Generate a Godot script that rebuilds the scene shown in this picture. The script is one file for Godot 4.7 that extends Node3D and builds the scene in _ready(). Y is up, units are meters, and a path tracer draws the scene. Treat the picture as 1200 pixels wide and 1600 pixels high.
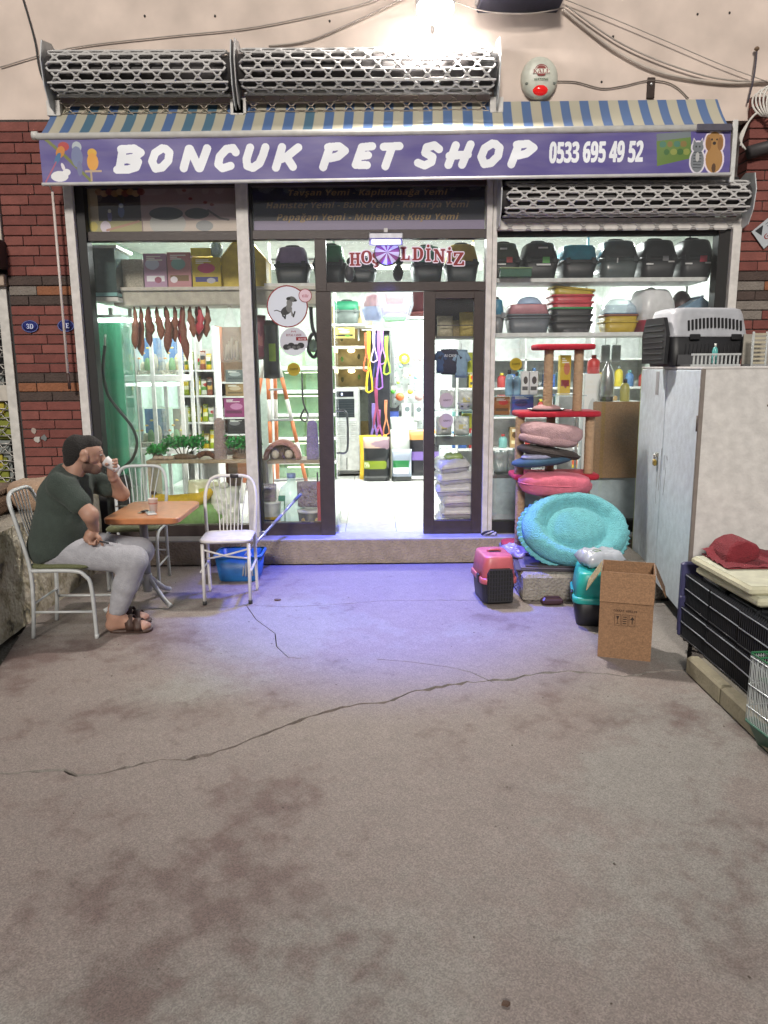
extends Node3D
# A pet shop front at dusk. Units are metres, y is up, the facade faces +z.
const FOCAL := 1180.0                      # in pixels of the 1200 x 1600 photograph
const EYE := Vector3(0, 1.62, 0)
const GLASS := -6.4                        # plane of the shop glass
var view: Basis
var used := {}
var mats := {}
var rng := RandomNumberGenerator.new()
var grain: Texture2D
var mottle: Texture2D
var cloth_tex: Texture2D
var speck: Texture2D

# short forms
func v3(x: float, y: float, z: float) -> Vector3: return Vector3(x, y, z)
func v2(x: float, y: float) -> Vector2: return Vector2(x, y)
func soft() -> Shape: return Shape.new(true)
func hard() -> Shape: return Shape.new()
# ---------- positions ----------
func ray(px: float, py: float) -> Vector3:
	return view * Vector3((px - 600.0) / FOCAL, -(py - 800.0) / FOCAL, -1.0)
func at_z(px: float, py: float, z: float) -> Vector3:
	var d := ray(px, py)
	return EYE + d * ((z - EYE.z) / d.z)
func at_y(px: float, py: float, y := 0.0) -> Vector3:
	var d := ray(px, py)
	return EYE + d * ((y - EYE.y) / d.y)
func at_x(px: float, py: float, x: float) -> Vector3:
	var d := ray(px, py)
	return EYE + d * ((x - EYE.x) / d.x)

# ---------- shapes ----------
class Shape:
	var st := SurfaceTool.new()
	var t := Transform3D()
	func _init(smooth := false):
		st.begin(Mesh.PRIMITIVE_TRIANGLES)
		st.set_smooth_group(0 if smooth else -1)
	func smooth(on: bool) -> Shape:
		st.set_smooth_group(0 if on else -1)
		return self
	func v(p: Vector3, uv := Vector2.ZERO):
		st.set_uv(uv)
		st.add_vertex(t * p)
	func tri(a, b, c, ua := Vector2.ZERO, ub := Vector2.ZERO, uc := Vector2.ZERO):
		v(a, ua); v(b, ub); v(c, uc)
	# a, b, c, d run clockwise seen from the front: top-left, top-right, bottom-right, bottom-left
	func quad(a, b, c, d):
		tri(a, b, c, Vector2(0, 0), Vector2(1, 0), Vector2(1, 1))
		tri(a, c, d, Vector2(0, 0), Vector2(1, 1), Vector2(0, 1))
	func box(c: Vector3, s: Vector3, bevel := 0.0) -> Shape:
		var h := s * 0.5
		if bevel <= 0.0:
			var p := func(x, y, z): return c + Vector3(x * h.x, y * h.y, z * h.z)
			quad(p.call(-1, 1, 1), p.call(1, 1, 1), p.call(1, -1, 1), p.call(-1, -1, 1))
			quad(p.call(1, 1, -1), p.call(-1, 1, -1), p.call(-1, -1, -1), p.call(1, -1, -1))
			quad(p.call(1, 1, 1), p.call(1, 1, -1), p.call(1, -1, -1), p.call(1, -1, 1))
			quad(p.call(-1, 1, -1), p.call(-1, 1, 1), p.call(-1, -1, 1), p.call(-1, -1, -1))
			quad(p.call(-1, 1, -1), p.call(1, 1, -1), p.call(1, 1, 1), p.call(-1, 1, 1))
			quad(p.call(-1, -1, 1), p.call(1, -1, 1), p.call(1, -1, -1), p.call(-1, -1, -1))
			return self
		var b: float = minf(bevel, minf(h.x, minf(h.y, h.z)) * 0.95)
		var rings := []
		for k in [[-1, b], [-1, 0.0], [1, 0.0], [1, b]]:
			var ins: float = k[1]
			var yy: float = k[0] * (h.y - (0.0 if ins > 0.0 else b))
			var r := []
			var ex: float = h.x - ins
			var ez: float = h.z - ins
			var cut: float = b * 0.6
			for q in [[ex - cut, ez], [-(ex - cut), ez], [-ex, ez - cut], [-ex, -(ez - cut)], [-(ex - cut), -ez], [ex - cut, -ez], [ex, -(ez - cut)], [ex, ez - cut]]:
				r.append(c + Vector3(q[0], yy, q[1]))
			r.reverse()
			rings.append(r)
		loft(rings)
		return self
	# rings of equal count, each running anticlockwise seen from +y (front faces outwards when the rings rise)
	func loft(rings: Array, cap_low := true, cap_high := true) -> Shape:
		var n: int = rings[0].size()
		for i in rings.size() - 1:
			var lo: Array = rings[i]
			var hi: Array = rings[i + 1]
			for j in n:
				var k := (j + 1) % n
				var u0 := Vector2(float(j) / n, 1.0 - float(i) / (rings.size() - 1))
				var u1 := Vector2(float(j + 1) / n, 1.0 - float(i + 1) / (rings.size() - 1))
				tri(lo[j], hi[k], lo[k], u0, u1, Vector2(u1.x, u0.y))
				tri(lo[j], hi[j], hi[k], u0, Vector2(u0.x, u1.y), u1)
		if cap_low: fan(rings[0], true)
		if cap_high: fan(rings[-1], false)
		return self
	func fan(r: Array, flip: bool):
		var m := Vector3.ZERO
		for p in r: m += p
		m /= r.size()
		for j in r.size():
			var k := (j + 1) % r.size()
			if flip: tri(m, r[j], r[k])
			else: tri(m, r[k], r[j])
	# profile: Vector2(radius, height) from low to high, about the y axis through c
	func lathe(c: Vector3, prof: Array, n := 16, low := true, high := true, squash := 1.0) -> Shape:
		var rings := []
		for q in prof:
			var r := []
			for j in n:
				var a := -TAU * j / n
				r.append(c + Vector3(cos(a) * q.x, q.y, sin(a) * q.x * squash))
			rings.append(r)
		return loft(rings, low, high)
	func tube(pts: Array, rad, n := 6, caps := true, closed := false) -> Shape:
		var rings := []
		var up := Vector3.UP
		var m := pts.size()
		for i in m:
			var a: Vector3 = pts[(i - 1 + m) % m] if closed else pts[maxi(i - 1, 0)]
			var b: Vector3 = pts[(i + 1) % m] if closed else pts[mini(i + 1, m - 1)]
			var d := (b - a).normalized()
			if absf(d.dot(up)) > 0.95: up = Vector3.RIGHT if absf(d.x) < 0.9 else Vector3.BACK
			var s := d.cross(up).normalized()
			var w := s.cross(d).normalized()
			up = w
			var rr: float = rad[i] if rad is Array else rad
			var r := []
			for j in n:
				var ang := -TAU * (j + 0.5) / n
				r.append(pts[i] + (s * cos(ang) + w * sin(ang)) * rr)
			rings.append(r)
		if closed: rings.append(rings[0])
		return loft(rings, caps and not closed, caps and not closed)
	func sphere(c: Vector3, r: Vector3, n := 14, m := 8, cut := 0.0) -> Shape:
		var rings := []
		for i in m + 1:
			var a := lerpf(-PI / 2 + cut, PI / 2, float(i) / m)
			var ring := []
			for j in n:
				var b := -TAU * j / n
				ring.append(c + Vector3(cos(a) * cos(b) * r.x, sin(a) * r.y, cos(a) * sin(b) * r.z))
			rings.append(ring)
		return loft(rings, cut > 0.0, false)
	# polygon in the xy plane at z0, pulled to z1 > z0
	func prism(poly: PackedVector2Array, z0: float, z1: float) -> Shape:
		var turn := 0.0
		for j in poly.size(): turn += poly[j].cross(poly[(j + 1) % poly.size()])
		if turn < 0.0: poly.reverse()
		var ix := Geometry2D.triangulate_polygon(poly)
		var lo := poly[0]
		var hi := poly[0]
		for q in poly:
			lo = lo.min(q); hi = hi.max(q)
		var sz := (hi - lo).max(Vector2(1e-5, 1e-5))
		for k in range(0, ix.size(), 3):
			var q := [poly[ix[k]], poly[ix[k + 1]], poly[ix[k + 2]]]
			if (q[1] - q[0]).cross(q[2] - q[0]) > 0.0: q.reverse()
			var u := []
			for e in q: u.append(Vector2((e.x - lo.x) / sz.x, 1.0 - (e.y - lo.y) / sz.y))
			tri(Vector3(q[0].x, q[0].y, z1), Vector3(q[1].x, q[1].y, z1), Vector3(q[2].x, q[2].y, z1), u[0], u[1], u[2])
			if z1 > z0: tri(Vector3(q[0].x, q[0].y, z0), Vector3(q[2].x, q[2].y, z0), Vector3(q[1].x, q[1].y, z0), u[0], u[2], u[1])
		if z1 > z0:
			var n := poly.size()
			for j in n:
				var a := poly[j]
				var b := poly[(j + 1) % n]
				quad(Vector3(a.x, a.y, z1), Vector3(b.x, b.y, z1), Vector3(b.x, b.y, z0), Vector3(a.x, a.y, z0))
		return self
	func done() -> ArrayMesh:
		st.generate_normals()
		return st.commit()

func rounded(w: float, d: float, r: float, n := 4) -> Array:   # ring corners (x, z) of a rounded rectangle, anticlockwise seen from +y
	var out := []
	r = minf(r, minf(w, d) * 0.499)
	for q in 4:
		var cx: float = (w / 2 - r) * [1, -1, -1, 1][q]
		var cz: float = (d / 2 - r) * [-1, -1, 1, 1][q]
		for i in n + 1:
			var a := PI / 2 * (q + float(i) / n)
			out.append(Vector2(cx + cos(a) * r, cz - sin(a) * r))
	return out
func ring(w: float, d: float, r: float, y: float, n := 4, off := Vector3.ZERO) -> Array:
	var out := []
	for p in rounded(w, d, r, n): out.append(Vector3(p.x, y, p.y) + off)
	return out
func disc(r: float, n := 32) -> PackedVector2Array:
	var out := PackedVector2Array()
	for i in n: out.append(Vector2(cos(TAU * i / n), sin(TAU * i / n)) * r)
	return out
func arc(a: Vector3, b: Vector3, sag: float, n := 16) -> Array:
	var out := []
	for i in n + 1:
		var s := float(i) / n
		out.append(a.lerp(b, s) - Vector3(0, sag * 4.0 * s * (1.0 - s), 0))
	return out
func curve(pts: Array, n := 6) -> Array:   # Catmull-Rom through the points
	var out := []
	for i in pts.size() - 1:
		var p0: Vector3 = pts[maxi(i - 1, 0)]
		var p3: Vector3 = pts[mini(i + 2, pts.size() - 1)]
		for k in n: out.append((pts[i] as Vector3).cubic_interpolate(pts[i + 1], p0, p3, float(k) / n))
	out.append(pts[-1])
	return out

# ---------- the tree of things ----------
func numbered(called: String) -> String:
	var n: int = used.get(called, 0)
	used[called] = n + 1
	return called if n == 0 else "%s_%03d" % [called, n]
func tag(o: Node3D, label: String, category: String, group := "") -> Node3D:
	o.set_meta("label", label)
	o.set_meta("category", category)
	if group: o.set_meta("group", group)
	return o
func thing(called: String, label: String, category: String, at := Vector3.ZERO, turn := 0.0, group := "") -> Node3D:
	var o := Node3D.new()
	o.name = numbered(called)
	add_child(o)
	o.position = at
	o.rotation.y = turn
	return tag(o, label, category, group)
func part(parent: Node, called: String, s, m: Material, at := Vector3.ZERO) -> MeshInstance3D:
	var o := MeshInstance3D.new()
	o.mesh = s.done() if s is Shape else s
	o.material_override = m
	o.name = numbered(called) if parent == self else called
	o.position = at
	parent.add_child(o, true)
	return o
func struct(called: String, s, m: Material) -> MeshInstance3D:
	var o := part(self, called, s, m)
	o.set_meta("kind", "structure")
	return o
func single(called: String, label: String, category: String, s, m: Material, at := Vector3.ZERO, group := "") -> MeshInstance3D:
	var o := part(self, called, s, m, at)
	tag(o, label, category, group)
	return o

# ---------- materials ----------
func noise_image(size: int, freq: float, octaves: int, lo: float, hi: float, sd: int, kind := FastNoiseLite.TYPE_SIMPLEX_SMOOTH) -> Image:
	var n := FastNoiseLite.new()
	n.seed = sd; n.frequency = freq; n.fractal_octaves = octaves; n.noise_type = kind
	var im := n.get_seamless_image(size, size)
	im.convert(Image.FORMAT_L8)
	var data := im.get_data()
	for i in data.size(): data[i] = int(255.0 * lerpf(lo, hi, data[i] / 255.0))
	return Image.create_from_data(size, size, false, Image.FORMAT_L8, data)
func make_textures():
	grain = ImageTexture.create_from_image(noise_image(256, 0.09, 4, 0.25, 0.95, 3))
	mottle = ImageTexture.create_from_image(noise_image(256, 0.018, 5, 0.87, 1.0, 7))
	speck = ImageTexture.create_from_image(noise_image(256, 0.42, 2, 0.66, 1.0, 11, FastNoiseLite.TYPE_VALUE))
	var im := Image.create(64, 64, false, Image.FORMAT_L8)
	for y in 64:
		for x in 64:
			var q := (0.5 + 0.5 * sin(x * TAU / 4.0)) * 0.5 + (0.5 + 0.5 * sin(y * TAU / 4.0)) * 0.5
			im.set_pixel(x, y, Color.from_hsv(0, 0, 0.35 + 0.6 * q))
	cloth_tex = ImageTexture.create_from_image(im)
# colours are given as real-world reflectance (linear)
func lin(r: float, g: float, b: float, a := 1.0) -> Color:
	var c := Color(r, g, b, a).linear_to_srgb()
	c.a = a
	return c
# kind: plain plastic, metal, cloth, wood, stone, paper
func mat(r: float, g: float, b: float, rough := 0.6, kind := "plain", bump := 0.0) -> StandardMaterial3D:
	var key := "%.3f %.3f %.3f %.2f %s %.2f" % [r, g, b, rough, kind, bump]
	if mats.has(key): return mats[key]
	var m := StandardMaterial3D.new()
	m.albedo_color = lin(r, g, b)
	m.roughness = rough
	m.uv1_triplanar = true
	m.uv1_world_triplanar = true
	match kind:
		"plain":
			m.albedo_texture = mottle; m.uv1_scale = Vector3.ONE * 2.3
		"metal":
			m.metallic = 0.85; m.albedo_texture = mottle; m.uv1_scale = Vector3.ONE * 3.1
		"cloth":
			m.albedo_texture = mottle; m.uv1_scale = Vector3.ONE * 3.7
			m.rim_enabled = true; m.rim = 0.4; m.rim_tint = 0.6
			m.heightmap_enabled = true; m.heightmap_texture = grain; m.heightmap_scale = 0.35 if bump == 0.0 else bump
		"stone":
			m.albedo_texture = mottle; m.uv1_scale = Vector3.ONE * 1.7
			m.heightmap_enabled = true; m.heightmap_texture = grain; m.heightmap_scale = 0.4 if bump == 0.0 else bump
		"plaster":
			m.albedo_texture = mottle; m.uv1_scale = Vector3.ONE * 0.4
		"paper":
			m.albedo_texture = speck; m.uv1_scale = Vector3.ONE * 2.0
	if bump > 0.0 and not m.heightmap_enabled:
		m.heightmap_enabled = true; m.heightmap_texture = grain; m.heightmap_scale = bump
	mats[key] = m
	return m
func print_mat(im: Image, rough := 0.5, cut := false, repeat := false) -> StandardMaterial3D:
	var m := StandardMaterial3D.new()
	m.albedo_texture = ImageTexture.create_from_image(im)
	m.roughness = rough
	m.texture_repeat = repeat
	if cut:
		m.transparency = BaseMaterial3D.TRANSPARENCY_ALPHA_SCISSOR
		m.alpha_scissor_threshold = 0.5
	return m
func glass(r := 0.9, g := 0.95, b := 0.93, a := 0.008, rough := 0.0) -> StandardMaterial3D:
	var key := "glass %.2f %.2f %.2f %.2f %.2f" % [r, g, b, a, rough]
	if mats.has(key): return mats[key]
	var m := StandardMaterial3D.new()
	m.albedo_color = lin(r, g, b, a)
	m.transparency = BaseMaterial3D.TRANSPARENCY_ALPHA
	m.roughness = rough
	mats[key] = m
	return m
func film(r: float, g: float, b: float, a: float) -> StandardMaterial3D:    # crinkled clear plastic
	var key := "film %.2f %.2f %.2f %.2f" % [r, g, b, a]
	if mats.has(key): return mats[key]
	var m := StandardMaterial3D.new()
	m.albedo_color = lin(r, g, b, a)
	m.transparency = BaseMaterial3D.TRANSPARENCY_ALPHA
	m.roughness = 0.3
	mats[key] = m
	return m
func glow(r: float, g: float, b: float, energy: float) -> StandardMaterial3D:
	var m := StandardMaterial3D.new()
	m.albedo_color = lin(0.8, 0.8, 0.8)
	m.emission_enabled = true
	m.emission = lin(r, g, b)
	m.emission_energy_multiplier = energy
	return m

# ---------- flat print ----------
class Canvas:
	var im: Image
	func _init(w: int, h: int, bg: Color):
		im = Image.create(w, h, false, Image.FORMAT_RGBA8)
		im.fill(bg)
	func poly(p: PackedVector2Array, c: Color):
		var y0 := 1e9
		var y1 := -1e9
		for q in p:
			y0 = minf(y0, q.y); y1 = maxf(y1, q.y)
		for y in range(maxi(0, floori(y0)), mini(im.get_height(), ceili(y1))):
			var xs := []
			var yc := y + 0.5
			for i in p.size():
				var a := p[i]
				var b := p[(i + 1) % p.size()]
				if (a.y <= yc) != (b.y <= yc): xs.append(a.x + (yc - a.y) / (b.y - a.y) * (b.x - a.x))
			xs.sort()
			for i in range(0, xs.size() - 1, 2):
				var x0 := maxi(0, roundi(xs[i]))
				var x1 := mini(im.get_width(), roundi(xs[i + 1]))
				if x1 > x0: im.fill_rect(Rect2i(x0, y, x1 - x0, 1), c)
	func rect(x: float, y: float, w: float, h: float, c: Color):
		im.fill_rect(Rect2i(roundi(x), roundi(y), maxi(1, roundi(w)), maxi(1, roundi(h))), c)
	func oval(x: float, y: float, rx: float, ry: float, c: Color, turn := 0.0):
		var p := PackedVector2Array()
		for i in 28:
			var q := Vector2(cos(TAU * i / 28) * rx, sin(TAU * i / 28) * ry).rotated(turn)
			p.append(Vector2(x, y) + q)
		poly(p, c)
	func stroke(p: PackedVector2Array, w: float, c: Color):
		for i in p.size() - 1:
			var d := (p[i + 1] - p[i])
			var s := d.orthogonal().normalized() * w / 2
			poly(PackedVector2Array([p[i] + s, p[i + 1] + s, p[i + 1] - s, p[i] - s]), c)
		for q in p: oval(q.x, q.y, w / 2, w / 2, c)
	# text inside the box (x, y, w, h); the height is that of the capitals
	func text(s: String, x: float, y: float, w: float, h: float, c: Color, font: Font, slant := 0.0, fat := 0.0):
		var tm := TextMesh.new()
		tm.text = s; tm.font = font; tm.font_size = 60; tm.pixel_size = 1.0; tm.depth = 0.0; tm.curve_step = 2.0
		tm.horizontal_alignment = HORIZONTAL_ALIGNMENT_LEFT
		var ar := tm.get_mesh_arrays()
		if ar.is_empty() or ar[Mesh.ARRAY_VERTEX].is_empty(): return
		var vs: PackedVector3Array = ar[Mesh.ARRAY_VERTEX]
		var ix: PackedInt32Array = ar[Mesh.ARRAY_INDEX]
		var lo := Vector2(1e9, 1e9)
		var hi := -lo
		for q in vs:
			lo = lo.min(Vector2(q.x, q.y)); hi = hi.max(Vector2(q.x, q.y))
		var map := func(q: Vector3) -> Vector2:
			var u := (q.x - lo.x) / (hi.x - lo.x)
			var k := (hi.y - q.y) / (hi.y - lo.y)
			return Vector2(x + u * w + (1.0 - k) * slant * h, y + k * h)
		var offs := [Vector2.ZERO]
		if fat > 0.0:
			for i in 12: offs.append(Vector2(cos(TAU * i / 12), sin(TAU * i / 12)) * fat)
		for o in offs:
			for k in range(0, ix.size(), 3):
				poly(PackedVector2Array([map.call(vs[ix[k]]) + o, map.call(vs[ix[k + 1]]) + o, map.call(vs[ix[k + 2]]) + o]), c)
func font(bold := true, serif := false) -> Font:
	var f := SystemFont.new()
	f.font_names = PackedStringArray(["Droid Serif" if serif else "Droid Sans"])
	f.font_weight = 700 if bold else 400
	return f
# a flat printed sheet standing in the xy plane, its lower edge's middle at the origin
func sheet(w: float, h: float, z := 0.0) -> Shape:
	var s := Shape.new()
	s.quad(Vector3(-w / 2, h, z), Vector3(w / 2, h, z), Vector3(w / 2, 0, z), Vector3(-w / 2, 0, z))
	return s

# ================= start =================
func _ready():
	view = Basis.from_euler(v3(deg_to_rad(-10.8), deg_to_rad(-0.6), deg_to_rad(-0.45)))
	var cam := Camera3D.new()
	cam.name = "camera"
	cam.transform = Transform3D(view, EYE)
	cam.fov = rad_to_deg(2.0 * atan(800.0 / FOCAL))
	cam.near = 0.05
	cam.far = 400.0
	add_child(cam)
	cam.current = true
	var env := Environment.new()
	var sky := ProceduralSkyMaterial.new()          # an even, overcast evening sky
	sky.sky_top_color = Color(0.70, 0.72, 0.76)
	sky.sky_horizon_color = Color(0.78, 0.76, 0.74)
	sky.ground_bottom_color = Color(0.30, 0.28, 0.27)
	sky.ground_horizon_color = Color(0.40, 0.38, 0.36)
	env.background_mode = Environment.BG_SKY
	env.sky = Sky.new()
	env.sky.sky_material = sky
	env.background_energy_multiplier = 0.30
	env.tonemap_mode = Environment.TONE_MAPPER_LINEAR
	env.tonemap_exposure = 1.5
	env.sdfgi_enabled = true
	env.ssao_enabled = true
	env.ssil_enabled = true
	var we := WorldEnvironment.new()
	we.name = "world_environment"
	we.environment = env
	add_child(we)
	var sun := DirectionalLight3D.new()             # the last veiled daylight, low over the photographer's shoulder
	sun.name = "sun"
	sun.light_energy = 0.60
	sun.light_angular_distance = 10.0
	sun.light_color = Color(1.0, 0.97, 0.93)
	sun.shadow_enabled = true
	add_child(sun)
	sun.look_at_from_position(v3(-1.5, 5.3, 4), v3(0, 0, -6))
	rng.seed = 20
	make_textures()
	shop_lights()
	build_ground()
	build_building()
	build_shopfront()
	build_shutters()
	build_awning()
	build_wall_fittings()
	build_lamps()
	build_shop_inside()
	build_left_window()
	build_middle_window()
	build_doorway()
	build_door_leaf_display()
	build_right_window()
	build_seating()
	build_person()
	build_pet_goods()
	build_right_side()
	build_left_side()
	build_litter()

func shop_lights():
	for p in [v3(-1.55, 2.78, -7.1), v3(0.3, 2.78, -7.15), v3(1.95, 2.78, -7.1), v3(-1.2, 2.78, -9.2), v3(0.4, 2.78, -9.3), v3(1.9, 2.78, -9.2)]:
		var l := AreaLight3D.new()
		l.name = "shop_ceiling_light"
		l.area_size = v2(1.2, 0.12)
		l.light_energy = 4.3 if p.z > -8.0 else (10.0 if p.x > 1.0 else 5.8)
		l.light_color = Color(0.97, 1.0, 0.98)
		l.shadow_enabled = true
		l.area_range = 14.0
		l.position = p - v3(0, 0.05, 0)
		l.rotation.x = -PI / 2
		add_child(l, true)

# ================= ground =================
func ground_image() -> Image:
	var n := 1024
	var a := FastNoiseLite.new()
	a.seed = 5; a.frequency = 0.0075; a.fractal_octaves = 5; a.fractal_gain = 0.55
	var b := FastNoiseLite.new()
	b.seed = 9; b.frequency = 0.045; b.fractal_octaves = 4; b.fractal_gain = 0.65
	var c := FastNoiseLite.new()
	c.seed = 14; c.frequency = 0.004; c.fractal_octaves = 3
	var ia := a.get_image(n, n).get_data()
	var ib := b.get_image(n, n).get_data()
	var ic := c.get_image(n, n).get_data()
	var out := PackedByteArray()
	out.resize(n * n * 3)
	var wash := v3(0.345, 0.290, 0.262)    # worn pinkish concrete
	var paint := v3(0.155, 0.088, 0.078)  # what is left of red floor paint
	var pale := v3(0.365, 0.348, 0.315)   # bare grey cement
	var dirt := v3(0.16, 0.135, 0.12)
	for y in n:
		var z := -7.0 + 8.0 * y / n
		for x in n:
			var wx := -4.0 + 8.0 * x / n
			var i := y * n + x
			var va := ia[i] / 255.0
			var vb := ib[i] / 255.0
			var vc := ic[i] / 255.0
			# the red paint survives near the low wall and where nobody walks
			var keep := 0.0
			var q := v2(wx + 0.55, z + 2.1)
			keep += 0.24 * exp(-q.length_squared() / 0.5)
			q = v2(wx + 1.9, (z + 4.3) * 1.0)
			keep += 0.16 * exp(-q.length_squared() / 0.55)
			q = v2(wx + 1.7, (z + 3.1))
			keep += 0.10 * exp(-q.length_squared() / 0.4)
			var red := smoothstep(0.50, 0.86, va * 0.62 + vb * 0.46 + keep - 0.07)
			var grey := smoothstep(0.52, 0.74, vc * 0.8 + vb * 0.28)
			var p := wash.lerp(pale, grey * 0.8).lerp(paint, red * 0.72)
			p = p.lerp(dirt, smoothstep(0.70, 0.92, vb) * 0.35)
			p *= 0.90 + 0.2 * vb
			out[i * 3] = int(255 * Color(p.x, 0, 0).linear_to_srgb().r)
			out[i * 3 + 1] = int(255 * Color(p.y, 0, 0).linear_to_srgb().r)
			out[i * 3 + 2] = int(255 * Color(p.z, 0, 0).linear_to_srgb().r)
	return Image.create_from_data(n, n, false, Image.FORMAT_RGB8, out)
func crack_edge(px: Array, widths: Vector2) -> Array:      # [[far edge], [near edge]] as (x, -z), jagged
	var pts := []
	for i in px.size() - 1:
		var a := at_y(px[i][0], px[i][1])
		var b := at_y(px[i + 1][0], px[i + 1][1])
		var n := maxi(2, int(a.distance_to(b) / 0.035))
		for k in n:
			var p := a.lerp(b, float(k) / n)
			pts.append(v2(p.x, -p.z + (rng.randfn(0, 0.006) if k > 0 else 0.0)))
	var e := at_y(px[-1][0], px[-1][1])
	pts.append(v2(e.x, -e.z))
	var far := []
	var near := []
	for i in pts.size():
		var w: float = widths.x + (widths.y - widths.x) * pow(rng.randf(), 2.0)
		far.append(pts[i] + v2(0, w / 2))
		near.append(pts[i] - v2(0, w / 2))
	return [far, near]
func build_ground():
	var soil := struct("ground", hard().box(v3(0, -0.09, -20), v3(300, 0.08, 300)), mat(0.13, 0.115, 0.10, 0.95, "stone", 1.0))
	soil.position.y = 0.0
	var m := StandardMaterial3D.new()
	m.albedo_texture = ImageTexture.create_from_image(ground_image())
	m.uv1_triplanar = true; m.uv1_world_triplanar = true
	m.uv1_scale = Vector3.ONE * 0.125
	m.uv1_offset = v3(0.5, 0.0, 0.875)
	m.roughness = 0.72
	m.detail_enabled = true
	m.detail_blend_mode = BaseMaterial3D.BLEND_MODE_MUL
	m.detail_uv_layer = BaseMaterial3D.DETAIL_UV_2
	m.detail_albedo = speck
	m.uv2_triplanar = true; m.uv2_world_triplanar = true
	m.uv2_scale = Vector3.ONE * 2.6
	var left := -2.29
	var right := 1.66
	var main := crack_edge([[-120, 1222], [0, 1208], [60, 1205], [100, 1203], [120, 1212], [150, 1210], [250, 1187], [290, 1188], [355, 1170], [405, 1150], [470, 1125], [520, 1110], [560, 1100], [600, 1098], [640, 1082], [700, 1070], [760, 1064], [800, 1062], [820, 1055], [880, 1049], [940, 1053], [985, 1056], [1010, 1050], [1072, 1046]], v2(0.009, 0.040))
	var thin := crack_edge([[60, 950], [200, 953], [330, 948], [380, 945], [440, 948], [500, 946], [545, 943], [600, 939], [660, 938], [740, 938], [840, 942], [1080, 948]], v2(0.003, 0.010))
	var far_piece := [v2(left, 6.15), v2(right + 0.5, 6.15)]
	var e: Array = thin[0].duplicate()
	e.reverse()
	far_piece += e
	var mid: Array = thin[1].duplicate()
	e = main[0].duplicate()
	e.reverse()
	mid += e
	var near_piece: Array = main[1].duplicate()
	near_piece += [v2(right, -3.0), v2(left - 1.0, -3.0)]
	var pieces := [PackedVector2Array(far_piece), PackedVector2Array(mid), PackedVector2Array(near_piece)]
	# fine branches that run off the two long cracks
	for br in [[[385, 946], [400, 968], [430, 990], [432, 1010], [450, 1027], [470, 1029]], [[770, 1066], [735, 1050], [700, 1042], [640, 1034], [590, 1030]], [[20, 1090], [60, 1097], [100, 1100], [190, 1108], [260, 1118], [330, 1120]]]:
		var pl := PackedVector2Array()
		for q in br:
			var p := at_y(q[0], q[1])
			pl.append(v2(p.x, -p.z))
		for poly in Geometry2D.offset_polyline(pl, 0.003):
			var next := []
			for piece in pieces:
				var got := Geometry2D.clip_polygons(piece, poly)
				if got.size() == 1 or (got.size() > 1 and not Geometry2D.is_polygon_clockwise(got[1])): next += Array(got)
				else: next.append(piece)
			pieces = next
	var g := thing_structure("concrete_floor")
	for poly in pieces:
		var s := hard()
		s.t = Transform3D(Basis(Vector3.RIGHT, -PI / 2), Vector3.ZERO)
		s.prism(poly, -0.045, 0.0)
		part(g, "slab", s, m)
	# raised ledge along the cabinet side
	var lm := mat(0.30, 0.27, 0.185, 0.9, "stone", 0.35)
	var led := hard()
	led.box(v3(2.9, 0.045, -0.6), v3(2.36, 0.09, 6.4), 0.012)
	struct("ledge", led, mat(0.27, 0.25, 0.20, 0.9, "stone", 1.0))
	var kb := hard()
	for i in 16:
		var z := -3.8 + 0.4 * i
		kb.box(v3(1.685 + rng.randf_range(-0.004, 0.004), 0.05, z + 0.2), v3(0.07, 0.10, 0.394), 0.012)
	struct("kerb", kb, lm)

func thing_structure(called: String) -> Node3D:
	var o := Node3D.new()
	o.name = numbered(called)
	o.set_meta("kind", "structure")
	add_child(o)
	return o

# ================= building =================
func build_building():
	var plaster := mat(0.73, 0.61, 0.535, 0.9, "plaster")
	var b := thing("shop_building", "pale pink plastered building with a ground floor pet shop", "building")
	var s := hard()
	s.box(v3(0, 5.1, -6.60), v3(16, 3.2, 0.5))
	part(b, "upper_wall", s, plaster)
	# plaster continues beside the shop, behind the brick pillars
	s = hard()
	s.box(v3(-5.6, 1.75, -6.62), v3(4.7, 3.5, 0.4))
	part(b, "side_wall", s, plaster)
	part(b, "side_wall", hard().box(v3(5.85, 1.75, -6.62), v3(4.7, 3.5, 0.4)), plaster)
	part(b, "lintel", hard().box(v3(0.25, 3.27, -6.58), v3(6.0, 0.46, 0.24)), mat(0.10, 0.085, 0.08, 0.8, "stone"))
	part(b, "roof", hard().box(v3(0, 6.8, -9), v3(16, 0.2, 6.5)), mat(0.3, 0.29, 0.28, 0.9, "stone"))
	part(b, "rear_wall", hard().box(v3(0, 3.35, -10.75), v3(16, 6.7, 0.3)), plaster)
	# screws and a hairline on the plaster
	for p in [[226, 25], [336, 25], [1090, 22], [1140, 20], [515, 33], [958, 57], [940, 128]]:
		var q := at_z(p[0], p[1], -6.348)
		var k := soft()
		k.sphere(q, v3(0.009, 0.010, 0.006), 8, 5)
		part(b, "wall_plug", k, mat(0.05, 0.045, 0.04, 0.8))
	# brick pillars
	brick_pillar("brick pillar between the lattice shutter and the pet shop, with two blue oval plates", -2.92, -2.425, 0.0, 3.52)
	brick_pillar("dark red brick pillar behind the white metal cabinet, under the coiled white cable", 2.935, 3.75, 0.0, 3.66)
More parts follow.
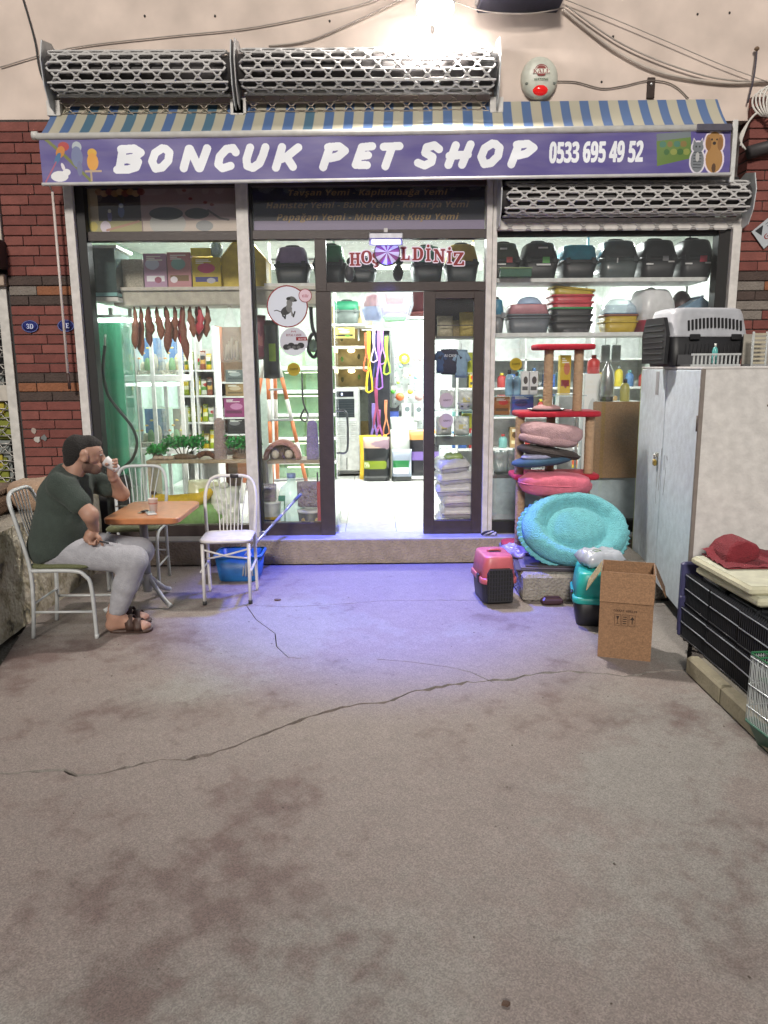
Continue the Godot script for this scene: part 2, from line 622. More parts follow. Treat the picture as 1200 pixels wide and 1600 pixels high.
func brick_pillar(label: String, x0: float, x1: float, y0: float, y1: float):
	var t := thing("brick_pillar", label, "pillar", v3((x0 + x1) / 2, 0, -6.45))
	var w := x1 - x0
	part(t, "mortar_core", hard().box(v3(0, (y0 + y1) / 2, 0), v3(w - 0.012, y1 - y0, 0.276)), mat(0.07, 0.055, 0.05, 0.95, "stone", 1.2))
	var reds := [mat(0.205, 0.062, 0.050, 0.85, "stone", 0.4), mat(0.18, 0.054, 0.044, 0.85, "stone", 0.4), mat(0.23, 0.075, 0.060, 0.85, "stone", 0.4)]
	var dark := mat(0.075, 0.050, 0.042, 0.85, "stone", 0.8)
	var orange := mat(0.27, 0.105, 0.05, 0.85, "stone", 0.8)
	var worn := mat(0.22, 0.19, 0.165, 0.9, "stone", 1.0)
	var pitch := 0.0762
	var row := 0
	var meshes := {}
	var y := y0
	while y + pitch < y1 + 0.03:
		var x := -w / 2
		var len := 0.27
		var first: float = [0.27, 0.15, 0.22][row % 3]
		var k := 0
		while x < w / 2 - 0.03:
			var l: float = minf(first if k == 0 else len, w / 2 - x)
			if w / 2 - x - l < 0.05: l = w / 2 - x
			var key := roundi(l * 1000)
			if not meshes.has(key): meshes[key] = hard().box(Vector3.ZERO, v3(l - 0.006, pitch - 0.008, 0.30), 0.004).done()
			var m: Material = reds[rng.randi() % 3]
			if row in [28, 30, 18, 20]: m = dark
			elif row in [29, 19]: m = orange if not (k == 0 and row == 29) else worn
			if x0 > 0 and (row == 27 and k == 0 or row == 26 and k == 0): m = worn
			part(t, "brick", meshes[key], m, v3(x + l / 2, y + pitch / 2, rng.randf_range(-0.002, 0.003)))
			x += l
			k += 1
		y += pitch
		row += 1

# ================= shop front =================
var wp: Material      # white painted aluminium
var br: Material      # dark brown frame
func bar(parent: Node, called: String, x0: float, x1: float, y0: float, y1: float, z0: float, z1: float, m: Material, bev := 0.003):
	part(parent, called, hard().box(v3((x0 + x1) / 2, (y0 + y1) / 2, (z0 + z1) / 2), v3(x1 - x0, y1 - y0, absf(z1 - z0)), bev), m)
func pane(parent: Node, x0: float, x1: float, y0: float, y1: float, z := GLASS):
	part(parent, "pane", hard().box(v3((x0 + x1) / 2, (y0 + y1) / 2, z), v3(x1 - x0, y1 - y0, 0.006)), glass())
func build_shopfront():
	wp = mat(0.66, 0.63, 0.60, 0.45, "plain")
	br = mat(0.046, 0.031, 0.028, 0.42, "plain", 0.12)
	var black := mat(0.010, 0.009, 0.009, 0.6)
	var top := 3.10
	var low := 0.20
	# step and sill
	var st := thing("door_step", "worn speckled concrete step along the shop front", "step", v3(0, 0, -6.3))
	var s := hard()
	var seg := 24
	for i in seg:     # a slightly wavering front edge
		var xa := -2.42 + 5.3 * i / seg
		var xb := -2.42 + 5.3 * (i + 1) / seg
		s.box(v3((xa + xb) / 2, 0.098, -0.04 + rng.randf_range(-0.002, 0.002)), v3(xb - xa + 0.001, 0.196, 0.30), 0.0)
	part(st, "tread", s, mat(0.36, 0.29, 0.235, 0.9, "stone", 1.6))
	part(st, "threshold", hard().box(v3(0.22, 0.203, -0.04), v3(5.26, 0.014, 0.285), 0.004), mat(0.50, 0.47, 0.46, 0.4, "stone", 0.2))
	var t := thing("shop_window_frame", "white and dark brown framed shop front with large display windows", "shop front", Vector3.ZERO)
	var z0 := -6.445
	var z1 := -6.36
	# white posts and dark jambs
	bar(t, "post", -2.420, -2.352, 0.0, top, -6.46, -6.285, wp)
	bar(t, "jamb", -2.352, -2.280, low, top, z0, -6.33, black)
	bar(t, "post", -1.085, -0.990, low + 0.01, top, z0, -6.315, wp)
	bar(t, "jamb", -0.990, -0.968, low + 0.01, top, z0, z1, black)
	bar(t, "post", 0.902, 0.948, low + 0.01, top, z0, -6.315, wp)
	bar(t, "post", 0.953, 0.990, low + 0.01, top, z0, -6.33, wp)
	bar(t, "post", 2.862, 2.930, 0.0, 2.70, -6.46, -6.285, wp)
	bar(t, "jamb", 2.770, 2.862, low, 2.72, z0, -6.33, black)
	# left window: transom bar and sill
	bar(t, "transom", -2.280, -1.085, 2.632, 2.705, z0, z1, br)
	bar(t, "sill", -2.280, -1.085, low + 0.01, 0.305, z0, z1, br)
	bar(t, "transom", -2.280, -1.085, top - 0.06, top, z0, z1, br)
	# middle: two transom bars, mullion
	bar(t, "transom", -0.968, 0.902, 2.638, 2.708, z0, z1, br)
	bar(t, "transom", -0.968, 0.902, top - 0.06, top, z0, z1, br)
	bar(t, "transom", -0.385, 0.902, 2.232, 2.305, z0, z1, br)
	bar(t, "mullion", -0.475, -0.385, 2.232, 2.638, z0, z1, br)
	bar(t, "mullion", -0.475, -0.352, low + 0.01, 2.232, z0, -6.352, br)
	bar(t, "sill", -0.968, -0.475, low + 0.01, 0.318, z0, z1, br)
	# right window: white lintel, dark rail, sill
	bar(t, "lintel", 0.99, 2.93, 2.690, 2.775, -6.46, -6.30, wp)
	bar(t, "rail", 0.99, 2.77, 2.655, 2.690, z0, z1, black)
	bar(t, "sill", 0.99, 2.77, low + 0.01, 0.315, z0, z1, black)
	# panes
	pane(t, -2.280, -1.085, 2.705, top - 0.06)
	pane(t, -2.280, -1.085, 0.305, 2.632)
	pane(t, -0.968, 0.902, 2.708, top - 0.06)
	pane(t, -0.968, -0.475, 0.318, 2.638)
	pane(t, -0.385, 0.902, 2.305, 2.638)
	pane(t, 0.99, 2.77, 0.315, 2.655)
	pane(t, 0.99, 2.77, 2.775, top)
	bar(t, "transom", 0.99, 2.93, top - 0.03, top, z0, -6.40, black)
	# sliding leaf that stands open in front of the display, and the glass leaf folded inwards
	var d := thing("sliding_door", "dark brown door leaf with a tall glass pane beside the doorway", "door", v3(0, 0, -6.385))
	bar(d, "stile", 0.405, 0.497, 0.215, 2.228, -0.02, 0.03, br)
	bar(d, "stile", 0.815, 0.898, 0.215, 2.228, -0.02, 0.03, br)
	bar(d, "rail", 0.497, 0.815, 2.170, 2.228, -0.02, 0.03, br)
	bar(d, "rail", 0.497, 0.815, 0.215, 0.330, -0.02, 0.03, br)
	part(d, "pane", hard().box(v3(0.656, 1.25, 0.0), v3(0.318, 1.84, 0.006)), glass())
	var e := thing("glass_door", "frameless glass door folded inwards at the entrance, with a bent steel handle", "door", v3(-0.335, 0.21, -6.46), deg_to_rad(91))
	part(e, "pane", hard().box(v3(0.37, 1.0, 0), v3(0.74, 1.98, 0.010)), glass(0.75, 0.92, 0.88, 0.10))
	part(e, "bottom_rail", hard().box(v3(0.37, 0.03, 0), v3(0.74, 0.06, 0.022), 0.003), mat(0.5, 0.52, 0.52, 0.35, "metal"))
	var h := soft()
	h.tube(curve([v3(0.62, 1.02, 0.0), v3(0.62, 1.02, 0.06), v3(0.62, 0.95, 0.085), v3(0.62, 0.70, 0.085), v3(0.62, 0.63, 0.06), v3(0.62, 0.63, 0.0)], 4), 0.011, 8)
	part(e, "handle", h, mat(0.25, 0.25, 0.26, 0.3, "metal"))
	# posters behind the upper panes
	var f := font()
	var c := Canvas.new(1024, 256, Color(0.045, 0.045, 0.14))
	var gold := Color(0.56, 0.45, 0.29)
	c.text("Tavşan Yemi - Kaplumbağa Yemi", 150, 8, 700, 48, gold, font(true), 0.2)
	c.text("Hamster Yemi - Balık Yemi - Kanarya Yemi", 55, 82, 890, 50, gold, f, 0.2)
	c.rect(0, 196, 1024, 60, Color(0.50, 0.46, 0.56))
	c.text("Papağan Yemi - Muhabbet Kuşu Yemi", 100, 152, 800, 54, Color(0.62, 0.50, 0.28), f, 0.2)
	var pm := print_mat(c.im, 0.35)
	single("window_sign", "dark navy window sign listing bird and fish food in gold letters", "sign", sheet(1.86, 0.325), pm, v3(-0.033, 2.711, -6.412))
	c = Canvas.new(512, 160, Color(0.55, 0.47, 0.47))
	c.rect(0, 0, 180, 160, Color(0.13, 0.10, 0.10))
	c.rect(0, 0, 34, 160, Color(0.60, 0.55, 0.44))
	for i in 9: c.oval(40 + i * 18, 12 + (i % 2) * 6, 13, 12, [Color(0.55, 0.40, 0.24), Color(0.62, 0.50, 0.34), Color(0.42, 0.18, 0.13)][i % 3])
	c.rect(0, 118, 180, 42, Color(0.62, 0.60, 0.42))
	c.oval(55, 140, 18, 22, Color(0.80, 0.76, 0.80)); c.oval(14, 138, 14, 18, Color(0.72, 0.66, 0.32))
	c.oval(112, 84, 11, 22, Color(0.25, 0.33, 0.52)); c.oval(113, 62, 8, 8, Color(0.62, 0.68, 0.75))
	c.oval(72, 100, 8, 20, Color(0.30, 0.28, 0.48)); c.oval(72, 82, 6, 7, Color(0.7, 0.7, 0.66))
	c.stroke(PackedVector2Array([v2(60, 152), v2(110, 138), v2(170, 120)]), 8, Color(0.68, 0.52, 0.44))
	c.rect(184, 118, 328, 42, Color(0.74, 0.69, 0.64))
	c.oval(270, 128, 62, 48, Color(0.68, 0.68, 0.66)); c.oval(266, 92, 58, 24, Color(0.16, 0.19, 0.21))
	c.oval(372, 92, 42, 20, Color(0.18, 0.20, 0.21)); c.oval(396, 138, 30, 20, Color(0.55, 0.56, 0.56))
	c.stroke(PackedVector2Array([v2(410, 80), v2(450, 110), v2(480, 116)]), 7, Color(0.25, 0.22, 0.23))
	for q in [[332, 8], [402, 52], [425, 60], [352, 38]]: c.oval(q[0], q[1], 7, 5, Color(0.45, 0.15, 0.15))
	single("window_poster", "faded poster of birds and bowls behind the upper display window", "poster", sheet(1.19, 0.33), print_mat(c.im, 0.35), v3(-1.683, 2.708, -6.412))
	c = Canvas.new(512, 96, Color(0.06, 0.06, 0.06))
	for i in 12: c.oval(30 + i * 40, 48 + (i % 3) * 8, 26, 20, [Color(0.40, 0.33, 0.24), Color(0.25, 0.22, 0.20), Color(0.5, 0.48, 0.46), Color(0.12, 0.20, 0.13)][i % 4])
	single("window_poster", "dim dark poster behind the lattice shutter over the carriers", "poster", sheet(1.76, 0.29), print_mat(c.im, 0.35), v3(1.88, 2.78, -6.412))

# ================= roller shutters =================
# along(x, row) gives a point; every row is two mirrored wires that open into hexagons, rows are staggered by half a cell
func lattice(s: Shape, along: Callable, rows: int, cols: int, width: float, r := 0.0065):
	var q := width / cols
	for row in rows:
		for side in [-1.0, 1.0]:
			var pts := []
			for k in cols + 2:
				var x := -width / 2 + q * k - (q * 0.5 if row % 2 == 1 else q)
				for f in [[0.08, 0.10], [0.20, 0.44], [0.80, 0.44], [0.92, 0.10]]:
					var xx: float = x + q * f[0]
					if absf(xx) <= width / 2: pts.append(along.call(xx, row + side * f[1]))
			if pts.size() > 2: s.tube(pts, r, 4, true)
func roller(label: String, x0: float, x1: float, yc: float, zc: float, rad: float, skirt: bool):
	var w := x1 - x0
	var t := thing("roller_shutter", label, "roller shutter", v3((x0 + x1) / 2, yc, zc), 0.0, "lattice roller shutters above the shop front")
	var steel := mat(0.55, 0.54, 0.53, 0.55, "plain")
	var dark := mat(0.05, 0.045, 0.045, 0.6, "plain")
	var s := soft()
	var rows := 14
	var on := func(x: float, row: float) -> Vector3:
		var a := TAU * row / rows
		return v3(x, sin(a) * rad, cos(a) * rad)
	lattice(s, on, rows, roundi(w / 0.155), w - 0.06, 0.0105)
	part(t, "lattice_roll", s, steel)
	s = soft()
	s.t = Transform3D(Basis(Vector3.BACK, PI / 2), Vector3.ZERO)
	s.lathe(Vector3.ZERO, [v2(rad * 0.80, -w / 2 + 0.02), v2(rad * 0.80, w / 2 - 0.02)], 20)
	part(t, "drum", s, dark)
	s = hard()
	s.box(v3(0, -rad * 0.66, rad * 0.80), v3(w - 0.06, 0.014, 0.010), 0.003)
	part(t, "bottom_bar", s, mat(0.55, 0.54, 0.53, 0.5))
	for sd in [-1, 1]:
		var p := PackedVector2Array()
		for q in [[-0.20, 0.20], [-0.08, 0.24], [0.10, 0.20], [0.15, 0.05], [0.12, -0.12], [0.04, -0.24], [-0.06, -0.26], [-0.20, -0.22]]: p.append(v2(q[0] * rad / 0.15, q[1] * rad / 0.15))
		s = hard()
		s.t = Transform3D(Basis(Vector3.UP, -PI / 2), v3(sd * (w / 2 - 0.004), 0, 0))
		s.prism(p, -0.004, 0.004)
		part(t, "end_plate", s, mat(0.55, 0.57, 0.58, 0.4, "plain") if not skirt or sd == 1 or x0 < -2 else steel)
	if skirt:      # what hangs down towards the guide rails
		s = soft()
		var flat := func(x: float, row: float) -> Vector3: return v3(x, -rad - 0.015 - row * 0.062, -0.05)
		lattice(s, flat, 3, roundi(w / 0.155), w - 0.06, 0.005)
		part(t, "hanging_lattice", s, mat(0.40, 0.34, 0.28, 0.5, "metal"))
		for sd in [-1, 1]:
			bar(t, "guide_bracket", sd * w / 2 - 0.05, sd * w / 2 + 0.05, -rad - 0.13, -rad - 0.02, -0.10, -0.03, mat(0.6, 0.58, 0.55, 0.5))
	else:
		s = soft()
		var flat2 := func(x: float, row: float) -> Vector3: return v3(x, -rad - 0.008 - row * 0.062, -0.06)
		lattice(s, flat2, 2, roundi(w / 0.155), w - 0.06, 0.005)
		part(t, "hanging_lattice", s, steel)
func build_shutters():
	roller("rolled up steel lattice shutter over the window with the green tank", -2.42, -1.03, 3.80, -6.20, 0.148, true)
	roller("rolled up steel lattice shutter under the lit lamp, over the doorway", -1.01, 0.95, 3.81, -6.20, 0.148, true)
	roller("rolled up steel lattice shutter tucked below the purple banner", 0.98, 2.94, 2.905, -6.235, 0.125, false)

# ================= awning =================
func build_awning():
	var t := thing("awning", "blue and cream striped awning with a purple pet shop banner", "awning", v3(0.1, 3.0, -6.05))
	# striped canvas: 32 pairs of stripes dyed into the cloth
	var n := 1024
	var im := Image.create(n, 64, false, Image.FORMAT_RGB8)
	for x in n:      # each stripe is one even dye; a few blue ones are a greener batch
		var q := x / float(n) * 34.0 + 0.15
		var blue := Color(0.30, 0.42, 0.50) if int(q) in [2, 4, 5, 7, 8, 13] else Color(0.31, 0.41, 0.57)
		im.fill_rect(Rect2i(x, 0, 1, 64), blue if fmod(q, 1.0) < 0.47 else Color(0.67, 0.65, 0.58))
	var s := soft()
	var cols := 68
	var a0 := v3(-2.545, 0.61, -0.265)     # back edge
	var b0 := v3(2.575, 0.645, -0.265)
	var a1 := v3(-2.565, 0.335, 0.0)       # front edge
	var b1 := v3(2.560, 0.375, 0.0)
	for i in cols:
		for j in 5:
			var q := []
			for k in [[i, j], [i + 1, j], [i + 1, j + 1], [i, j + 1]]:
				var u: float = k[0] / float(cols)
				var v: float = k[1] / 5.0
				var p := a0.lerp(b0, u).lerp(a1.lerp(b1, u), v)
				p.y += -0.018 * sin(v * PI) + 0.005 * sin(u * 45.0) * sin(v * PI)
				q.append([p, v2(u, v)])
			s.tri(q[0][0], q[1][0], q[2][0], q[0][1], q[1][1], q[2][1])
			s.tri(q[0][0], q[2][0], q[3][0], q[0][1], q[2][1], q[3][1])
	var am := print_mat(im, 0.45)
	part(t, "canopy", s, am)
	s = soft()
	s.tube([a1 + v3(-0.02, -0.015, 0.005), b1 + v3(0.0, -0.015, 0.005)], 0.026, 12)
	part(t, "front_bar", s, mat(0.62, 0.61, 0.58, 0.4))
	s = soft()
	s.tube([v3(-2.575, -0.012, 0.01), v3(2.60, 0.036, 0.01)], 0.013, 8)
	part(t, "bottom_rail", s, mat(0.70, 0.69, 0.68, 0.4))
	s = hard()
	s.box(v3(2.615, 0.20, -0.01), v3(0.035, 0.44, 0.02), 0.003)
	part(t, "end_strip", s, mat(0.64, 0.64, 0.62, 0.5))
	s = soft()
	s.t = Transform3D(Basis(Vector3.BACK, PI / 2), v3(-2.60, 0.33, 0.0))
	s.lathe(Vector3.ZERO, [v2(0.030, -0.02), v2(0.030, 0.02)], 14)
	part(t, "end_cap", s, mat(0.62, 0.61, 0.58, 0.4))
	s = hard()
	s.box(v3(2.44, 0.357, 0.032), v3(0.26, 0.05, 0.012), 0.004)
	part(t, "torn_sleeve", s, mat(0.075, 0.07, 0.10, 0.6))
	for x in [-2.0, -0.6, 0.9, 2.2]:
		s = soft()
		s.tube([v3(x, 0.30, -0.30), v3(x + 0.12, 0.33, -0.02)], 0.014, 6)
		part(t, "folding_arm", s, mat(0.5, 0.5, 0.48, 0.4, "metal"))
	# banner
	s = soft()
	for i in 72:
		for j in 5:
			var q := []
			for k in [[i, j], [i + 1, j], [i + 1, j + 1], [i, j + 1]]:
				var u: float = k[0] / 72.0
				var v: float = k[1] / 5.0
				var p := v3(-2.57, 0.318, 0.012).lerp(v3(2.575, 0.358, 0.012), u).lerp(v3(-2.57, -0.005, 0.012).lerp(v3(2.585, 0.042, 0.012), u), v)
				p.z += (0.006 * sin(u * 61.0 + v * 4.0) + 0.005 * sin(u * 23.0 - v * 3.0) + 0.010 * exp(-pow((u - 0.115 + v * 0.03) / 0.02, 2)) * sin(v * 9.0) + 0.008 * exp(-pow((u - 0.66 - v * 0.03) / 0.025, 2))) * sin(clampf(v, 0.05, 0.95) * PI)
				q.append([p, v2(u, v)])
			s.tri(q[0][0], q[1][0], q[2][0], q[0][1], q[1][1], q[2][1])
			s.tri(q[0][0], q[2][0], q[3][0], q[0][1], q[2][1], q[3][1])
	part(t, "banner", s, print_mat(banner_print(), 0.5))
func bx(px: float) -> float: return (px - 65.0) / 1072.0 * 2048.0
func by(px: float, py: float) -> float: return (py - (221.0 - 13.0 * (px - 65.0) / 1072.0)) / 70.0 * 134.0
func banner_print() -> Image:
	var c := Canvas.new(2048, 134, Color(0.30, 0.25, 0.53))
	var nz := FastNoiseLite.new()
	nz.seed = 8; nz.frequency = 0.01; nz.fractal_octaves = 4
	for x in 2048:       # sun-bleached cloth
		for y in range(0, 134, 2):
			var k := nz.get_noise_2d(x * 0.5, y * 2.0)
			c.im.fill_rect(Rect2i(x, y, 1, 2), Color(0.315, 0.275, 0.535).lerp(Color(0.37, 0.335, 0.55), clampf(0.5 + k * 1.5, 0, 1)))
	var white := Color(0.90, 0.91, 0.93)
	# stroke skeletons in a unit box, y down
	var L := {
		"B": [[[.22, .08], [.12, .92]], [[.16, .10], [.62, .06], [.85, .22], [.62, .44], [.30, .50]], [[.35, .48], [.78, .60], [.72, .82], [.42, .92], [.05, .92]]],
		"O": [[[.50, .06], [.20, .25], [.10, .60], [.28, .90], [.58, .86], [.84, .58], [.86, .24], [.66, .08], [.50, .06]]],
		"N": [[[.22, .10], [.08, .90]], [[.26, .10], [.66, .90]], [[.92, .08], [.70, .90]]],
		"C": [[[.90, .26], [.76, .08], [.45, .12], [.18, .42], [.14, .74], [.36, .92], [.72, .82]]],
		"U": [[[.22, .08], [.10, .55], [.16, .84], [.42, .92], [.70, .74], [.84, .40], [.92, .08]]],
		"K": [[[.26, .08], [.08, .92]], [[.92, .10], [.50, .46], [.28, .56]], [[.48, .48], [.78, .90]]],
		"P": [[[.30, .10], [.10, .94]], [[.22, .12], [.66, .08], [.92, .26], [.66, .50], [.34, .58]]],
		"E": [[[.88, .08], [.36, .12], [.14, .86], [.72, .88]], [[.24, .50], [.72, .46]]],
		"T": [[[.06, .12], [.96, .10]], [[.55, .12], [.28, .94]]],
		"S": [[[.92, .24], [.70, .08], [.38, .16], [.34, .38], [.68, .56], [.66, .78], [.38, .92], [.08, .80]]],
		"H": [[[.30, .10], [.10, .92]], [[.90, .08], [.66, .92]], [[.10, .54], [.84, .50]]],
	}
	for g in [["B", 177, 232], ["O", 229, 275], ["N", 279, 331], ["C", 330, 376], ["U", 375, 421], ["K", 422, 472], ["P", 495, 545], ["E", 545, 587], ["T", 588, 627], ["S", 643, 691], ["H", 690, 740], ["O", 740, 787], ["P", 788, 838]]:
		for st in L[g[0]]:
			var pts := PackedVector2Array()
			for q in st:
				var u: float = lerpf(g[1] + 5.0, g[2] - 7.0, q[0]) + (0.5 - q[1]) * 5.0
				pts.append(v2(bx(u), lerpf(33, 103, q[1])))
			c.stroke(pts, 24.0, white)
	c.text("0533 695 49 52", bx(854), 34, bx(1000) - bx(854), 62, white, font(), 0.04, 1.5)
	# a branch with three birds, and a white rabbit
	c.stroke(PackedVector2Array([v2(bx(76), 8), v2(bx(100), 50), v2(bx(140), 128)]), 9, Color(0.42, 0.45, 0.20))
	c.oval(bx(102), 28, 16, 13, Color(0.66, 0.20, 0.20)); c.oval(bx(96), 44, 12, 18, Color(0.75, 0.48, 0.18), 0.5); c.oval(bx(91), 62, 7, 18, Color(0.20, 0.40, 0.58), 0.5)
	c.stroke(PackedVector2Array([v2(bx(88), 72), v2(bx(70), 130)]), 4, Color(0.62, 0.28, 0.40))
	c.oval(bx(122), 30, 14, 16, Color(0.66, 0.70, 0.72)); c.oval(bx(121), 58, 17, 30, Color(0.42, 0.46, 0.60)); c.oval(bx(124), 92, 8, 22, Color(0.40, 0.42, 0.56))
	c.oval(bx(145), 48, 14, 13, Color(0.80, 0.62, 0.20)); c.oval(bx(145), 74, 17, 26, Color(0.82, 0.58, 0.20)); c.rect(bx(140), 96, 6, 34, Color(0.66, 0.58, 0.48)); c.rect(bx(132), 98, 50, 6, Color(0.7, 0.6, 0.5))
	c.oval(bx(92), 114, 26, 16, Color(0.84, 0.84, 0.85)); c.oval(bx(103), 102, 12, 10, Color(0.86, 0.86, 0.87)); c.oval(bx(98), 86, 5, 12, Color(0.84, 0.82, 0.84), -0.3)
	# aquarium
	c.poly(PackedVector2Array([v2(bx(1021), 20), v2(bx(1074), 14), v2(bx(1076), 88), v2(bx(1023), 110)]), Color(0.36, 0.46, 0.20))
	c.poly(PackedVector2Array([v2(bx(1021), 14), v2(bx(1074), 8), v2(bx(1074), 26), v2(bx(1022), 36)]), Color(0.40, 0.44, 0.46))
	for i in 14: c.oval(bx(1030 + (i * 37) % 42), 46 + (i * 23) % 46, 8, 9, [Color(0.25, 0.44, 0.36), Color(0.52, 0.55, 0.26), Color(0.48, 0.40, 0.20), Color(0.22, 0.38, 0.18)][i % 4])
	# kitten and puppy with a pale cut-out edge
	for k in [[0, Color(0.82, 0.80, 0.84), 5.0], [1, Color(0.44, 0.46, 0.48), 0.0]]:
		var e: float = k[2]
		c.oval(bx(1086), 96, 20 + e, 34 + e, k[1]); c.oval(bx(1086), 56, 17 + e, 15 + e, k[1])
		c.poly(PackedVector2Array([v2(bx(1078) - e, 52), v2(bx(1079), 32 - e), v2(bx(1085), 46)]), k[1]); c.poly(PackedVector2Array([v2(bx(1087), 46), v2(bx(1093), 32 - e), v2(bx(1094) + e, 54)]), k[1])
	for i in 6: c.stroke(PackedVector2Array([v2(bx(1080), 70 + i * 9), v2(bx(1092), 72 + i * 9)]), 3, Color(0.26, 0.27, 0.29))
	c.oval(bx(1086), 84, 6, 14, Color(0.68, 0.68, 0.68)); c.oval(bx(1083), 54, 2, 3, Color(0.1, 0.1, 0.1)); c.oval(bx(1089), 54, 2, 3, Color(0.1, 0.1, 0.1))
	for k in [[0, Color(0.85, 0.80, 0.84), 5.0], [1, Color(0.62, 0.46, 0.25), 0.0]]:
		var e: float = k[2]
		c.oval(bx(1112), 92, 25 + e, 40 + e, k[1]); c.oval(bx(1112), 34, 20 + e, 24 + e, k[1])
		c.oval(bx(1103), 42, 10 + e, 24 + e, k[1]); c.oval(bx(1121), 42, 10 + e, 24 + e, k[1])
	c.oval(bx(1103), 46, 8, 20, Color(0.52, 0.36, 0.18)); c.oval(bx(1121), 46, 8, 20, Color(0.52, 0.36, 0.18)); c.oval(bx(1112), 44, 5, 5, Color(0.14, 0.09, 0.07))
	c.oval(bx(1108), 33, 2.5, 3, Color(0.1, 0.07, 0.05)); c.oval(bx(1116), 33, 2.5, 3, Color(0.1, 0.07, 0.05)); c.oval(bx(1112), 118, 6, 14, Color(0.30, 0.19, 0.09))
	return c.im

# ================= on the wall =================
func cable(label: String, px: Array, z: float, r: float, m: Material, called := "cable"):
	var pts := []
	for q in px: pts.append(at_z(q[0], q[1], z))
	single(called, label, "cable", soft().tube(curve(pts, 5), r, 6), m)
func build_wall_fittings():
	var wire := mat(0.40, 0.35, 0.31, 0.6)
	var black := mat(0.02, 0.02, 0.02, 0.5)
	cable("thin grey cable rising from the shutter towards the lamp", [[0, 105], [110, 75], [260, 57], [400, 42], [560, 8], [600, -10]], -6.335, 0.005, wire)
	cable("slack pinkish cable running above the shutter to the lamp", [[420, 72], [480, 64], [540, 40], [600, 12], [640, -8]], -6.335, 0.007, wire)
	cable("black cable hanging down the pink wall to the shutter end", [[33, -10], [45, 30], [55, 68], [62, 110], [75, 140], [88, 155]], -6.33, 0.006, black)
	cable("pale cable sagging from the dark box to the wall corner", [[880, 15], [920, 48], [960, 78], [1010, 105], [1060, 120], [1140, 130], [1210, 126]], -6.325, 0.011, mat(0.55, 0.48, 0.42, 0.6))
	cable("second pale cable sagging to the wall corner, above the other", [[884, 8], [960, 62], [1030, 95], [1100, 118], [1150, 126], [1200, 128]], -6.318, 0.007, wire)
	cable("taut thin wire stretched across the pink wall", [[880, -2], [960, 30], [1050, 68], [1130, 102], [1200, 128]], -6.31, 0.004, wire)
	cable("thin brown cable looping from the siren to the awning", [[868, 127], [900, 128], [940, 138], [975, 134], [1010, 126], [1040, 128], [1060, 138], [1076, 154]], -6.335, 0.005, mat(0.16, 0.13, 0.11, 0.6))
	cable("grey cable drooping under the dark box on the wall", [[600, 0], [640, -6], [700, 0], [760, 18], [830, 21], [882, 12]], -6.22, 0.005, wire)
	# bracket with a bolt, corner hook
	var t := thing("wall_bracket", "small dark steel bracket with a bright bolt above the awning", "bracket", at_z(1016, 154, -6.34))
	part(t, "plate", hard().box(v3(0, 0.075, 0), v3(0.06, 0.15, 0.014), 0.003), mat(0.06, 0.045, 0.04, 0.6, "metal"))
	part(t, "bolt", soft().sphere(v3(0, 0.10, 0.01), v3(0.012, 0.012, 0.008), 8, 5), mat(0.7, 0.7, 0.7, 0.3, "metal"))
	t = thing("wall_hook", "rusty hook with a twisted wire at the wall corner", "hook", at_z(1173, 150, -6.32))
	part(t, "rod", soft().tube(curve([v3(-0.02, -0.05, 0), v3(0.0, 0.10, 0.02), v3(0.01, 0.22, 0.02), v3(0.02, 0.33, 0.0)], 4), 0.007, 6), mat(0.06, 0.05, 0.07, 0.7))
	part(t, "rag", soft().sphere(v3(0.015, 0.33, 0.01), v3(0.02, 0.016, 0.018), 9, 6), mat(0.20, 0.13, 0.08, 0.9, "cloth", 1.0))
	# alarm siren
	var at := at_z(842, 124, -6.335)
	t = thing("alarm_siren", "round white wall siren with a red light below its crest", "siren", at)
	var s := soft()
	s.t = Transform3D(Basis(Vector3.RIGHT, PI / 2), Vector3.ZERO)
	s.lathe(Vector3.ZERO, [v2(0.140, -0.03), v2(0.142, 0.02), v2(0.128, 0.055), v2(0.09, 0.075), v2(0.04, 0.082)], 32, true, true, 1.08)
	part(t, "housing", s, mat(0.66, 0.67, 0.58, 0.4))
	var c := Canvas.new(256, 192, Color(0.70, 0.71, 0.62, 0))
	c.oval(128, 64, 74, 60, Color(0.50, 0.14, 0.13)); c.oval(128, 56, 62, 40, Color(0.86, 0.85, 0.80)); c.oval(128, 50, 52, 32, Color(0.52, 0.17, 0.15))
	c.rect(30, 52, 196, 50, Color(0.86, 0.85, 0.80)); c.text("KALE", 34, 56, 188, 42, Color(0.50, 0.14, 0.13), font(true, true))
	c.oval(128, 118, 44, 10, Color(0.50, 0.14, 0.13))
	c.text("HERTZING", 48, 150, 160, 24, Color(0.25, 0.36, 0.25), font())
	s = sheet(0.17, 0.128, 0.0)
	part(t, "crest", s, print_mat(c.im, 0.5, true), v3(0, -0.048, 0.087))
	s = soft()
	s.sphere(v3(0, -0.095, 0.055), v3(0.062, 0.040, 0.036), 18, 10)
	var red := mat(0.55, 0.02, 0.02, 0.15).duplicate()
	red.emission_enabled = true; red.emission = Color(1, 0.05, 0.04); red.emission_energy_multiplier = 0.25
	part(t, "warning_light", s, red)
	for sd in [-1, 1]: part(t, "clip", hard().box(v3(sd * 0.105, -0.05, 0.062), v3(0.022, 0.016, 0.012), 0.003), mat(0.15, 0.17, 0.14, 0.5))
	# dark box at the top edge
	at = at_z(818, 8, -6.2)
	t = thing("wall_box", "dark blue grey metal box fixed high on the pink wall beside the lamp", "box", at)
	part(t, "casing", hard().box(v3(-0.02, 0.13, -0.05), v3(0.62, 0.24, 0.24), 0.012), mat(0.045, 0.05, 0.085, 0.45, "metal"))
